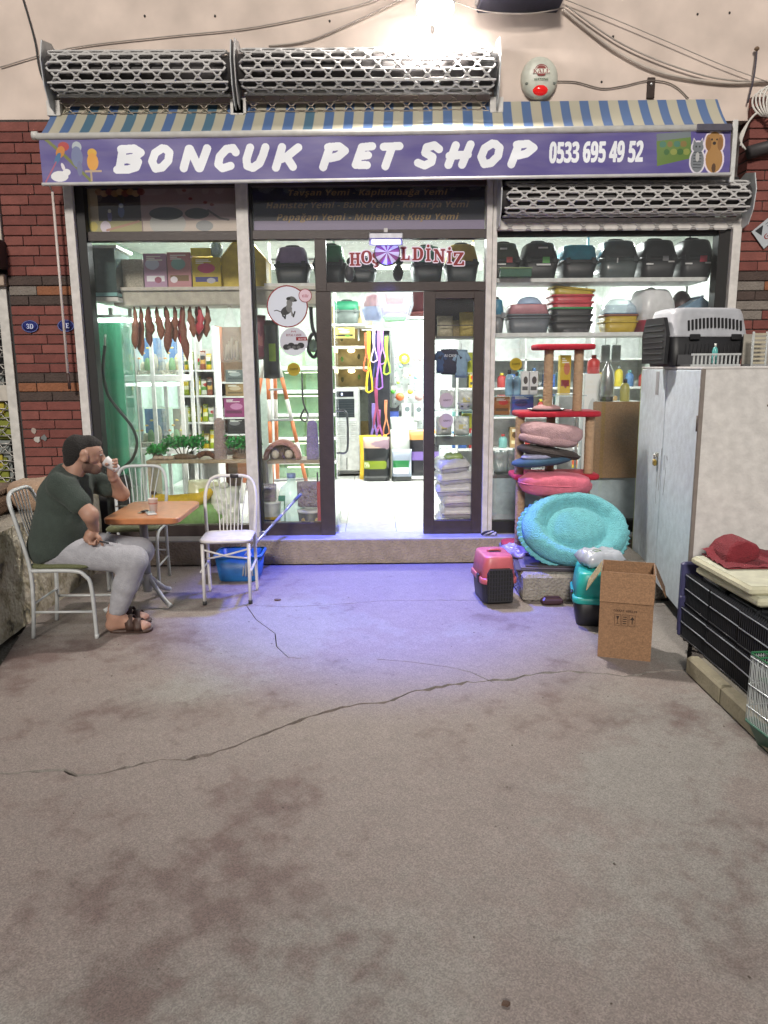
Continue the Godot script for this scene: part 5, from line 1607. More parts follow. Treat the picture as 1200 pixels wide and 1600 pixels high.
	part(t, "label", soft().lathe(Vector3.ZERO, [v2(0.0905, 0.035), v2(0.0965, 0.12)], 20, false, false), face_print(Color(0.72, 0.60, 0.08), [Color(0.1, 0.1, 0.1), Color(0.08, 0.08, 0.08)], 9))
	carton("grey_pack", "small grey pack standing on the white feed bucket", {"at": v3(sp.at.x, 0.466, -6.60), "w": 0.13, "h": 0.15}, 0.08, mat(0.22, 0.20, 0.21, 0.6), face_print(Color(0.45, 0.42, 0.44), [Color(0.3, 0.28, 0.3), Color(0.5, 0.45, 0.5)], 12))
	sp = spot(436, 468, 728, -6.62, 0.21)
	t = thing("water_jug", "large clear pale green water jug with a blue cap", "jug", sp.at + v3(0, 0, -0.13))
	part(t, "bottle", soft().lathe(Vector3.ZERO, [v2(0.115, 0), v2(0.12, 0.02), v2(0.12, 0.12), v2(0.115, 0.14), v2(0.12, 0.16), v2(0.12, 0.30), v2(0.10, 0.36), v2(0.04, 0.41), v2(0.035, 0.45)], 24), glass(0.55, 0.85, 0.78, 0.45, 0.08))
	part(t, "cap", soft().lathe(v3(0, 0.445, 0), [v2(0.04, 0), v2(0.04, 0.04)], 14), mat(0.20, 0.30, 0.55, 0.4))
	t = thing("green_scoop", "small green handled scraper standing before the water jug", "scraper", v3(at_z(441, 800, -6.5).x, 0.21, -6.50))
	part(t, "head", hard().box(v3(0, 0.30, 0), v3(0.06, 0.05, 0.03), 0.006), mat(0.02, 0.22, 0.12, 0.5))
	part(t, "stick", soft().tube([v3(0.022, 0, 0), v3(0.022, 0.28, 0)], 0.005, 6), mat(0.05, 0.2, 0.12, 0.5))
	sp = spot(462, 504, 745, -6.60, 0.21)
	t = thing("gravel_sack", "clear sack of dull purple gravel stacked on the flower pot", "sack", v3(sp.at.x, 0.385, -6.68))
	part(t, "gravel", turned(pillow(0.24, 0.24, 0.15, 12, 0.3, 8.0, 5), Basis(Vector3.RIGHT, PI / 2)), mat(0.20, 0.15, 0.21, 0.95, "stone", 4.0), v3(0, 0.13, 0))
	part(t, "film", turned(pillow(0.245, 0.27, 0.16, 12, 0.4, 8.0, 5), Basis(Vector3.RIGHT, PI / 2)), film(0.85, 0.85, 0.9, 0.14), v3(0, 0.14, 0))
	t = thing("flower_pot", "dark tub with a white rim and yellow flower print under the gravel sack", "tub", v3(sp.at.x, 0.21, -6.68))
	part(t, "tub", soft().lathe(Vector3.ZERO, [v2(0.10, 0), v2(0.105, 0.01), v2(0.118, 0.15)], 20), mat(0.05, 0.055, 0.035, 0.5))
	part(t, "rim", soft().lathe(v3(0, 0.148, 0), [v2(0.118, 0), v2(0.126, 0.004), v2(0.126, 0.02), v2(0.1, 0.024)], 20), mat(0.64, 0.66, 0.64, 0.4))
	for a in [-0.5, 0.5]: part(t, "flower_print", soft().sphere(v3(sin(a) * 0.110, 0.08, cos(a) * 0.110), v3(0.028, 0.03, 0.006), 10, 6), mat(0.40, 0.30, 0.06, 0.6))
	t = thing("red_pack", "narrow red pack standing by the door frame", "pack", v3(at_z(501, 800, -6.55).x, 0.21, -6.55))
	part(t, "pack", hard().box(v3(0, 0.22, 0), v3(0.05, 0.44, 0.08), 0.004), mat(0.35, 0.03, 0.03, 0.5))
	part(t, "flap", hard().box(v3(-0.02, 0.47, 0), v3(0.012, 0.10, 0.05), 0.003), mat(0.03, 0.03, 0.03, 0.5))
	# step ladder with orange and white bands, inside
	t = thing("step_ladder", "orange and white banded step ladder standing inside the shop", "ladder", v3(at_z(428, 700, -7.9).x, 0.21, -7.9), 0.25)
	var hgt := at_z(428, 556, -7.9).y - 0.21
	for sd in [-1, 1]:
		for fr in [-1, 1]:
			for k in 7:
				var v0 := k / 7.0
				var v1 := (k + 1) / 7.0
				var p0 := v3(lerpf(0.20 * sd, 0.05 * sd, v0) + fr * lerpf(0.15, 0.01, v0), v0 * hgt, fr * lerpf(0.2, 0.015, v0))
				var p1 := v3(lerpf(0.20 * sd, 0.05 * sd, v1) + fr * lerpf(0.15, 0.01, v1), v1 * hgt, fr * lerpf(0.2, 0.015, v1))
				part(t, "rail", soft().tube([p0, p1], 0.020, 6), mat(0.62, 0.60, 0.56, 0.5) if k % 2 == 0 else mat(0.52, 0.14, 0.03, 0.5))
	for k in 4:
		var v := 0.18 + k * 0.2
		part(t, "tread", hard().box(v3(0.15 * (1 - v), v * hgt, 0.2 * (1 - v)), v3(0.36 * (1.0 - v * 0.75), 0.02, 0.07), 0.003), mat(0.24, 0.24, 0.24, 0.5))
	part(t, "top_cap", hard().box(v3(0, hgt, 0), v3(0.14, 0.05, 0.10), 0.008), mat(0.50, 0.13, 0.03, 0.5))
	# dark harness bags hanging behind the puppy sticker, leash on a hook
	for k in [["dark hanging bag with a yellow green print behind the puppy sticker", 422, 500, 92, mat(0.06, 0.07, 0.06, 0.5)], ["black muzzle strap hanging beside the puppy sticker", 489, 478, 80, mat(0.02, 0.02, 0.022, 0.5)], ["maroon hanging bag behind the puppy sticker by the post", 402, 492, 70, mat(0.16, 0.04, 0.06, 0.5)]]:
		var p := at_z(k[1], k[2], -7.0)
		var hh := at_z(k[1], k[2], -7.0).y - at_z(k[1], k[2] + k[3], -7.0).y
		t = thing("hanging_bag", k[0], "bag", v3(p.x, p.y - hh, -7.0))
		if k[1] == 489:
			part(t, "strap", soft().tube(curve([v3(-0.02, hh, 0), v3(-0.01, hh * 0.6, 0), v3(0.03, hh * 0.35, 0), v3(0.04, 0.08, 0), v3(0.0, 0.0, 0), v3(-0.05, 0.06, 0), v3(-0.03, 0.18, 0), v3(0.02, 0.22, 0)], 5), 0.017, 6), k[4])
			part(t, "basket", soft().sphere(v3(-0.005, 0.10, 0), v3(0.045, 0.06, 0.04), 9, 6), mat(0.25, 0.35, 0.25, 0.6))
		else:
			part(t, "film", turned(pillow(0.15, hh, 0.07, 10, 0.6, 3.0, int(k[1])), Basis(Vector3.RIGHT, PI / 2)), k[4], v3(0, hh / 2, 0))
			part(t, "print", hard().box(v3(0.015, hh * 0.45, 0.04), v3(0.06, hh * 0.3, 0.004)), mat(0.25, 0.40, 0.04, 0.5) if k[1] == 422 else mat(0.3, 0.1, 0.1, 0.5))
		part(t, "hook", soft().tube([v3(0, hh - 0.01, 0), v3(0, hh + 0.16, -0.02)], 0.004, 5), mat(0.5, 0.5, 0.5, 0.4, "metal"))
	t = thing("hanging_leash", "black leash with a loop hanging before the green tanks", "leash", at_z(474, 645, -8.0))
	var top := at_z(472, 592, -8.0) - at_z(474, 645, -8.0)
	part(t, "strap", soft().tube(curve([top, top * 0.4, v3(0.02, 0.05, 0), v3(0.05, -0.03, 0), v3(0.02, -0.09, 0), v3(-0.03, -0.05, 0), v3(0.01, 0.04, 0)], 5), 0.010, 6), mat(0.02, 0.025, 0.02, 0.5))
	part(t, "clip", hard().box(top + v3(0, 0.03, 0), v3(0.015, 0.08, 0.01), 0.003), mat(0.05, 0.06, 0.05, 0.4))
func gold_sticker(label: String, px: float, py: float, r: float, z: float):
	var c := Canvas.new(128, 128, Color(0.66, 0.58, 0.20))
	c.oval(64, 60, 46, 46, Color(0.60, 0.53, 0.16)); c.text("GIMPET", 24, 52, 84, 22, Color(0.26, 0.22, 0.04), font())
	single("gold_sticker", label, "sticker", hard().prism(disc(r, 28), 0.0, 0.003), print_mat(c.im, 0.3), at_z(px, py, z))

func build_doorway():
	var white := mat(0.70, 0.71, 0.70, 0.4)
	var zb := -9.95
	# air cooler
	var sp := spot(531, 562, 604, zb, 0.21)
	var w := 0.40
	var h: float = at_z(545, 606, zb).y - 0.21
	var t := thing("air_cooler", "white air cooler with a dark grille and louvres inside the doorway", "air cooler", v3(at_z(563, 700, zb).x - w / 2, 0.21, zb - 0.17))
	part(t, "body", hard().box(v3(0, h / 2 + 0.03, 0), v3(w, h - 0.06, 0.34), 0.025), white)
	part(t, "display", hard().box(v3(-0.03, h - 0.08, 0.172), v3(w * 0.76, 0.07, 0.008)), mat(0.02, 0.02, 0.03, 0.15))
	part(t, "digits", hard().box(v3(-0.03, h - 0.08, 0.178), v3(0.02, 0.03, 0.002)), glow(0.5, 0.6, 1.0, 1.5))
	part(t, "grille", hard().box(v3(-0.03, h - 0.26, 0.172), v3(w * 0.80, 0.24, 0.008)), mat(0.035, 0.045, 0.055, 0.3))
	for i in 7: part(t, "grille_slat", hard().box(v3(-0.03, h - 0.36 + i * 0.032, 0.179), v3(w * 0.78, 0.006, 0.006)), mat(0.08, 0.09, 0.10, 0.4))
	for i in 12: part(t, "louvre", hard().box(v3(-0.02, h - 0.43 - i * 0.024, 0.174), v3(w * 0.86, 0.014, 0.012), 0.002), white)
	part(t, "water_gauge", hard().box(v3(0.02, 0.17, 0.172), v3(0.016, 0.16, 0.006), 0.002), mat(0.25, 0.25, 0.25, 0.3))
	for x in [-1, 1]: part(t, "castor", soft().sphere(v3(x * (w / 2 - 0.05), 0.03, 0.10), v3(0.025, 0.03, 0.03), 10, 6), mat(0.03, 0.03, 0.03, 0.5))
	part(t, "base", hard().box(v3(0, 0.045, 0), v3(w + 0.01, 0.03, 0.34), 0.004), mat(0.1, 0.1, 0.1, 0.5))
	# carrier on top of the cabinet, stacked shelf top left of doorway
	var yb := at_z(545, 505, zb).y
	t = thing("wall_shelf", "white wall shelf with a green carrier at the top of the doorway", "shelf", v3(at_z(535, 500, zb).x, yb, zb - 0.2))
	part(t, "board", hard().box(v3(0, -0.02, 0), v3(0.62, 0.03, 0.36), 0.003), white)
	part(t, "bracket", hard().box(v3(0.2, -0.12, -0.1), v3(0.02, 0.18, 0.2)), white)
	carrier("green and grey carrier on the wall shelf seen through the doorway", spot(521, 561, 470, zb, yb), 0.34, mat(0.02, 0.20, 0.10, 0.5), mat(0.10, 0.12, 0.11, 0.5), {"group": "carriers seen through the doorway", "split": 0.55, "taper": 0.85})
	carton("egg_box", "small tan pack with three round windows under the green carrier", {"at": v3(at_z(539, 510, zb + 0.02).x, yb - 0.19, zb - 0.02), "w": 0.24, "h": 0.14}, 0.12, mat(0.42, 0.36, 0.16, 0.6), face_print(Color(0.6, 0.55, 0.3), [Color(0.75, 0.72, 0.55), Color(0.12, 0.12, 0.1), Color(0.3, 0.5, 0.2)], 44))
	# wrapped basins and a wire basket hanging over the doorway
	t = thing("wrapped_basin", "blue and red basins wrapped in clear film hanging in the doorway", "basin", at_z(583, 493, -8.6))
	part(t, "basin", soft().lathe(v3(0, -0.05, 0), [v2(0.09, 0), v2(0.12, 0.10), v2(0.125, 0.14)], 18), mat(0.20, 0.26, 0.50, 0.5))
	part(t, "upper_basin", soft().lathe(v3(0, 0.09, 0), [v2(0.11, 0), v2(0.09, 0.10), v2(0.05, 0.13)], 18), mat(0.45, 0.16, 0.20, 0.5))
	part(t, "film", soft().lathe(v3(0, -0.09, 0), [v2(0.12, 0), v2(0.15, 0.15), v2(0.10, 0.30), v2(0.02, 0.36)], 14), film(0.85, 0.88, 0.95, 0.22))
	part(t, "cord", soft().tube([v3(0, 0.25, 0), v3(0, at_z(583, 400, -8.6).y - at_z(583, 493, -8.6).y, 0)], 0.004, 5), mat(0.5, 0.5, 0.5, 0.5))
	t = thing("hanging_cage", "bright hamster cage with red, purple and green trays hanging in the doorway", "cage", at_z(617, 502, -8.0))
	part(t, "base_tray", soft().loft([ring(0.20, 0.16, 0.04, 0.0), ring(0.26, 0.2, 0.05, 0.045), ring(0.24, 0.18, 0.05, 0.05)]), mat(0.06, 0.42, 0.05, 0.4))
	part(t, "middle_tray", soft().loft([ring(0.26, 0.2, 0.04, 0.065), ring(0.30, 0.22, 0.05, 0.14), ring(0.28, 0.20, 0.05, 0.145)]), mat(0.24, 0.14, 0.52, 0.4))
	part(t, "white_band", hard().box(v3(0, 0.057, 0.09), v3(0.18, 0.018, 0.03), 0.004), white)
	part(t, "upper_house", soft().loft([ring(0.17, 0.14, 0.03, 0.17), ring(0.22, 0.16, 0.03, 0.27)]), mat(0.52, 0.03, 0.03, 0.4))
	part(t, "film", soft().loft([ring(0.27, 0.21, 0.05, 0.0), ring(0.38, 0.27, 0.06, 0.15), ring(0.36, 0.26, 0.06, 0.30)], false, false), film(0.8, 0.86, 0.95, 0.25))
	var s := soft()
	for i in 12: s.tube([v3(-0.17 + i * 0.031, 0.28, 0.12), v3(-0.17 + i * 0.031, 0.42, 0.12)], 0.003, 4)
	for i in 3: s.tube([v3(-0.18, 0.29 + i * 0.05, 0.12), v3(0.18, 0.29 + i * 0.05, 0.12)], 0.003, 4)
	part(t, "wire_top", s, mat(0.6, 0.6, 0.6, 0.4, "metal"))
	part(t, "cord", soft().tube([v3(0, 0.42, 0), v3(0, 0.85, 0)], 0.004, 5), mat(0.5, 0.5, 0.5, 0.5))
	t = thing("dark_canopy", "dark maroon round pet tent hung high beside the doorway cage", "pet tent", at_z(668, 490, -8.4))
	part(t, "dome", soft().sphere(v3(0, 0, 0), v3(0.22, 0.34, 0.2), 18, 10, 1.57), mat(0.07, 0.015, 0.02, 0.8, "cloth"))
	part(t, "hem", soft().lathe(v3(0, -0.02, 0), [v2(0.22, 0), v2(0.225, 0.01), v2(0.22, 0.03)], 18), mat(0.2, 0.06, 0.06, 0.8))
	part(t, "cord", soft().tube([v3(0, 0.33, 0), v3(0, 0.55, 0)], 0.004, 5), mat(0.5, 0.5, 0.5, 0.5))
	# pillar hung with leashes
	var yt := at_z(590, 515, -9.7).y
	t = thing("leash_stand", "dark display post hung with leashes inside the doorway", "stand", v3(at_z(593, 700, -9.75).x, 0.21, -9.82))
	part(t, "post", hard().box(v3(0, (yt - 0.21) / 2, 0), v3(0.28, yt - 0.21, 0.05), 0.004), mat(0.015, 0.015, 0.022, 0.6))
	part(t, "top_rail", hard().box(v3(0, yt - 0.21, 0.05), v3(0.42, 0.02, 0.02), 0.003), mat(0.6, 0.6, 0.6, 0.4, "metal"))
	for k in [["bright yellow leash and harness on the display post", 576, 518, 95, mat(0.72, 0.50, 0.02, 0.6), 0.026], ["red leash on the display post beside the yellow one", 572, 520, 60, mat(0.55, 0.10, 0.03, 0.6), 0.018], ["pink checked leash on the display post", 584, 516, 50, mat(0.55, 0.40, 0.52, 0.6), 0.018], ["navy leash on the display post", 586, 520, 85, mat(0.04, 0.04, 0.16, 0.6), 0.02], ["purple harness with a triangular strap on the display post", 592, 516, 92, mat(0.30, 0.12, 0.48, 0.6), 0.022], ["violet leash on the display post, next to the triangular harness", 597, 514, 55, mat(0.36, 0.18, 0.50, 0.6), 0.018], ["lime green leash on the display post", 604, 525, 60, mat(0.30, 0.50, 0.04, 0.6), 0.024], ["maroon braided leash hanging low on the display post", 588, 590, 80, mat(0.26, 0.04, 0.10, 0.6), 0.026], ["orange leash hanging low on the display post", 603, 625, 55, mat(0.60, 0.22, 0.10, 0.6), 0.018], ["blue violet bundle of collars hanging low on the display post", 584, 630, 60, mat(0.18, 0.12, 0.36, 0.6), 0.03], ["purple bundle of collars hanging low on the display post", 592, 640, 45, mat(0.30, 0.08, 0.26, 0.6), 0.03]]:
		var p := at_z(k[1], k[2], -9.72)
		var hh: float = at_z(k[1], k[2], -9.72).y - at_z(k[1], k[2] + k[3], -9.72).y
		t = thing("leash", k[0], "leash", v3(p.x, p.y - hh, -9.72 - 0.01 * (int(k[1]) % 4)), 0.0, "leashes on the display post")
		hanging_strap(t, "strap", [v3(-0.01, hh, 0.0), v3(-0.012, hh * 0.7, 0.012), v3(-0.004, hh * 0.45, 0.01), v3(-0.03, hh * 0.2, 0.02), v3(-0.035, 0.02, 0.01)], k[4], k[5])
		hanging_strap(t, "strap", [v3(0.012, hh, 0.004), v3(0.006, hh * 0.7, 0.016), v3(0.01, hh * 0.45, 0.014), v3(0.035, hh * 0.2, 0.02), v3(0.04, 0.02, 0.01)], k[4], k[5] * 0.8)
		hanging_strap(t, "loop", [v3(-0.045, 0.03, 0.014), v3(-0.01, 0.0, 0.016), v3(0.045, 0.03, 0.014)], k[4], k[5] * 0.8)
		part(t, "hook", soft().tube([v3(0, hh - 0.005, -0.05), v3(0, hh - 0.005, 0.02)], 0.004, 5), mat(0.6, 0.6, 0.6, 0.3, "metal"))
	# pegboard with toys
	var bx0 := at_z(612, 600, -10.0).x
	var bx1 := at_z(720, 600, -10.0).x
	var y1 := at_z(640, 500, -10.0).y
	t = thing("peg_board", "light grey peg board wall of hanging toys inside the doorway", "peg board", v3((bx0 + bx1) / 2, 0.21, -10.02))
	part(t, "board", hard().box(v3(0, (y1 - 0.21) / 2, 0), v3(bx1 - bx0, y1 - 0.21, 0.02)), mat(0.50, 0.54, 0.53, 0.6))
	var hol := hard()
	for i in 11:
		for j in 22: hol.box(v3(-(bx1 - bx0) / 2 + 0.05 + i * 0.085, 0.35 + j * 0.085, 0.0105), v3(0.010, 0.010, 0.003))
	part(t, "peg_holes", hol, mat(0.05, 0.05, 0.05, 0.8))
	part(t, "rail", hard().box(v3(-(bx1 - bx0) / 2 + 0.02, (y1 - 0.21) / 2, 0.02), v3(0.03, y1 - 0.21, 0.03)), mat(0.6, 0.62, 0.62, 0.4, "metal"))
	part(t, "light_box", hard().box(v3(0.0, y1 - 0.21 + 0.17, 0.02), v3(bx1 - bx0, 0.30, 0.06), 0.005), glow(0.95, 1.0, 1.0, 0.9))
	var toys := [["coiled yellow leash pack on the peg board", 632, 560, 0.055, mat(0.72, 0.55, 0.03, 0.5)], ["round teal toy on the peg board", 626, 572, 0.025, mat(0.25, 0.50, 0.45, 0.5)], ["pale pink toy card on the peg board", 648, 560, 0.035, mat(0.62, 0.52, 0.52, 0.5)], ["white rope toy pack on the peg board", 634, 587, 0.04, mat(0.66, 0.62, 0.56, 0.5)], ["small blue ball on the peg board", 650, 589, 0.034, mat(0.30, 0.50, 0.58, 0.5)], ["tan bone toy on the peg board", 640, 585, 0.028, mat(0.58, 0.40, 0.22, 0.5)], ["large orange ribbed ball on the peg board", 625, 620, 0.058, mat(0.70, 0.16, 0.05, 0.5)], ["yellow chick toy on the peg board", 641, 612, 0.036, mat(0.58, 0.46, 0.06, 0.5)], ["bright green toy on the peg board", 614, 612, 0.032, mat(0.10, 0.42, 0.05, 0.5)], ["pinkish plush toy on the peg board", 655, 620, 0.06, mat(0.50, 0.32, 0.30, 0.8)], ["lime rope toy on the peg board", 622, 598, 0.022, mat(0.35, 0.50, 0.06, 0.5)], ["black toy mouse on the peg board", 633, 632, 0.022, mat(0.03, 0.03, 0.04, 0.5)], ["pink toy card on the peg board, beside the white rope pack", 657, 560, 0.035, mat(0.60, 0.42, 0.46, 0.5)]]
	for k in toys:
		var p := at_z(k[1], k[2], -9.93)
		t = thing("pet_toy", k[0], "pet toy", p, 0.0, "toys on the peg board")
		s = soft()
		if k[3] > 0.05 and k[1] == 632: s.tube(arc_ring(k[3], 20), 0.018, 6, false, true)
		else: s.sphere(Vector3.ZERO, v3(k[3], k[3] * 0.9, k[3] * 0.7), 12, 8)
		part(t, "toy", s, k[4])
		part(t, "card", hard().box(v3(0, k[3] + 0.02, -0.01), v3(k[3] * 1.3, 0.05, 0.003)), mat(0.64, 0.62, 0.58, 0.6))
		part(t, "hook", soft().tube([v3(0, k[3] + 0.03, -0.09), v3(0, k[3] + 0.03, 0.02)], 0.004, 5), mat(0.6, 0.6, 0.6, 0.3, "metal"))
	for k in [["white boxed filter on the peg board, above the grey pouch", 635, 637], ["second white boxed filter on the peg board, by the door leaf", 654, 637]]:
		var b := carton("filter_box", k[0], {"at": v3(at_z(k[1], 650, -9.9).x, at_z(k[1], 657, -9.9).y, -9.9), "w": 0.12, "h": 0.22}, 0.06, white, face_print(Color(0.82, 0.84, 0.84), [Color(0.4, 0.44, 0.45), Color(0.7, 0.72, 0.72)], int(k[1])), 0.0)
		part(b, "hook", soft().tube([v3(0, 0.2, -0.04), v3(0, 0.2, -0.09)], 0.004, 5), white)
	t = thing("cat_mask_pouch", "blue pouch with black cat ears hanging on the peg board", "pouch", at_z(615, 653, -9.9))
	part(t, "pouch", hard().box(v3(0, 0.05, 0), v3(0.13, 0.11, 0.04), 0.008), mat(0.06, 0.10, 0.38, 0.5))
	part(t, "ears", hard().prism(PackedVector2Array([v2(-0.07, 0.09), v2(0.07, 0.09), v2(0.075, 0.17), v2(0.03, 0.13), v2(-0.03, 0.13), v2(-0.075, 0.17)]), -0.015, 0.024), mat(0.015, 0.015, 0.02, 0.6))
	part(t, "hook", soft().tube([v3(0, 0.1, -0.02), v3(0, 0.1, -0.11)], 0.004, 5), white)
	# food bags on the floor
	var c := Canvas.new(128, 64, Color(0.10, 0.105, 0.11))
	for x in [0, 64]:
		c.rect(x, 34, 36, 12, Color(0.42, 0.48, 0.10)); c.text("85%", x + 6, 36, 16, 8, Color(0.85, 0.85, 0.8), font()); c.oval(x + 36, 40, 6, 6, Color(0.42, 0.48, 0.10)); c.oval(x + 50, 38, 7, 8, Color(0.40, 0.40, 0.42)); c.rect(x, 0, 64, 16, Color(0.62, 0.52, 0.46)); c.oval(x + 40, 10, 14, 8, Color(0.45, 0.36, 0.40)); c.rect(x + 8, 56, 40, 3, Color(0.3, 0.3, 0.3))
	pouch("dry_food_bag", "black dry food bag with an olive percent badge and a cat face", spot(567, 609, 684, -9.45, 0.21), 0.20, print_mat(c.im, 0.35), 0.0, 0.0, "food bags inside the doorway", 2)
	c = Canvas.new(128, 64, Color(0.44, 0.47, 0.52))
	for x in [0, 64]:
		c.rect(x + 10, 22, 28, 14, Color(0.10, 0.38, 0.20)); c.rect(x + 10, 36, 28, 12, Color(0.80, 0.82, 0.82)); c.oval(x + 48, 36, 8, 14, Color(0.58, 0.60, 0.64)); c.rect(x, 54, 64, 10, Color(0.12, 0.13, 0.13))
	pouch("dry_food_bag", "grey dry food bag with a green and white label, standing in front", spot(612, 644, 703, -9.42, 0.21), 0.15, print_mat(c.im, 0.35), 0.0, 0.0, "food bags inside the doorway", 3)
	c = Canvas.new(128, 64, Color(0.66, 0.68, 0.66))
	for x in [0, 64]: c.oval(x + 34, 40, 22, 9, Color(0.28, 0.30, 0.30)); c.oval(x + 48, 34, 10, 7, Color(0.4, 0.42, 0.42))
	var pm := print_mat(c.im, 0.4)
	pouch("litter_bag", "pale grey bag with a dark paw print leaning above the grey food bag", {"at": v3(at_z(628, 700, -9.62).x, 0.21, -9.62), "w": 0.30, "h": at_z(630, 672, -9.62).y - 0.21}, 0.16, pm, -0.1, -0.05, "food bags inside the doorway", 4)
	pouch("litter_bag", "tall pale grey bag with a paw print under the peg board", {"at": v3(at_z(632, 700, -9.78).x, 0.21, -9.80), "w": 0.36, "h": at_z(630, 652, -9.78).y - 0.21}, 0.14, pm, 0.12, -0.04, "food bags inside the doorway", 5)
	t = pouch("yellow_sack", "crumpled bright yellow sack behind the black food bag", {"at": v3(at_z(583, 700, -9.68).x, 0.21, -9.62), "w": 0.36, "h": at_z(580, 680, -9.68).y - 0.21}, 0.18, mat(0.72, 0.47, 0.01, 0.45, "cloth", 2.0), 0.1, 0.0, "food bags inside the doorway", 6)
	c = Canvas.new(128, 64, Color(0.07, 0.065, 0.10))
	for x in [0, 64]: c.rect(x, 30, 50, 12, Color(0.40, 0.32, 0.55)); c.oval(x + 50, 36, 6, 6, Color(0.40, 0.32, 0.55)); c.rect(x, 0, 64, 14, Color(0.70, 0.50, 0.28))
	pouch("dry_food_bag", "dark dry food bag with a lilac badge and tan top behind the door leaf", {"at": v3(at_z(664, 700, -9.55).x, 0.26, -9.55), "w": 0.40, "h": at_z(664, 672, -9.55).y - 0.26}, 0.18, print_mat(c.im, 0.35), 0.0, 0.0, "food bags inside the doorway", 7)
	t = thing("low_platform", "low white platform under the lilac badged food bag", "platform", v3(at_z(668, 735, -9.5).x, 0.21, -9.65))
	part(t, "deck", hard().box(v3(0, 0.035, 0), v3(0.46, 0.03, 0.34), 0.004), white)
	for x in [-0.2, 0.2]: part(t, "foot", hard().box(v3(x, 0.01, 0), v3(0.04, 0.02, 0.3)), mat(0.1, 0.1, 0.1, 0.5))
func arc_ring(r: float, n: int) -> Array:
	var out := []
	for i in n: out.append(v3(cos(TAU * i / n) * r, sin(TAU * i / n) * r, 0))
	return out

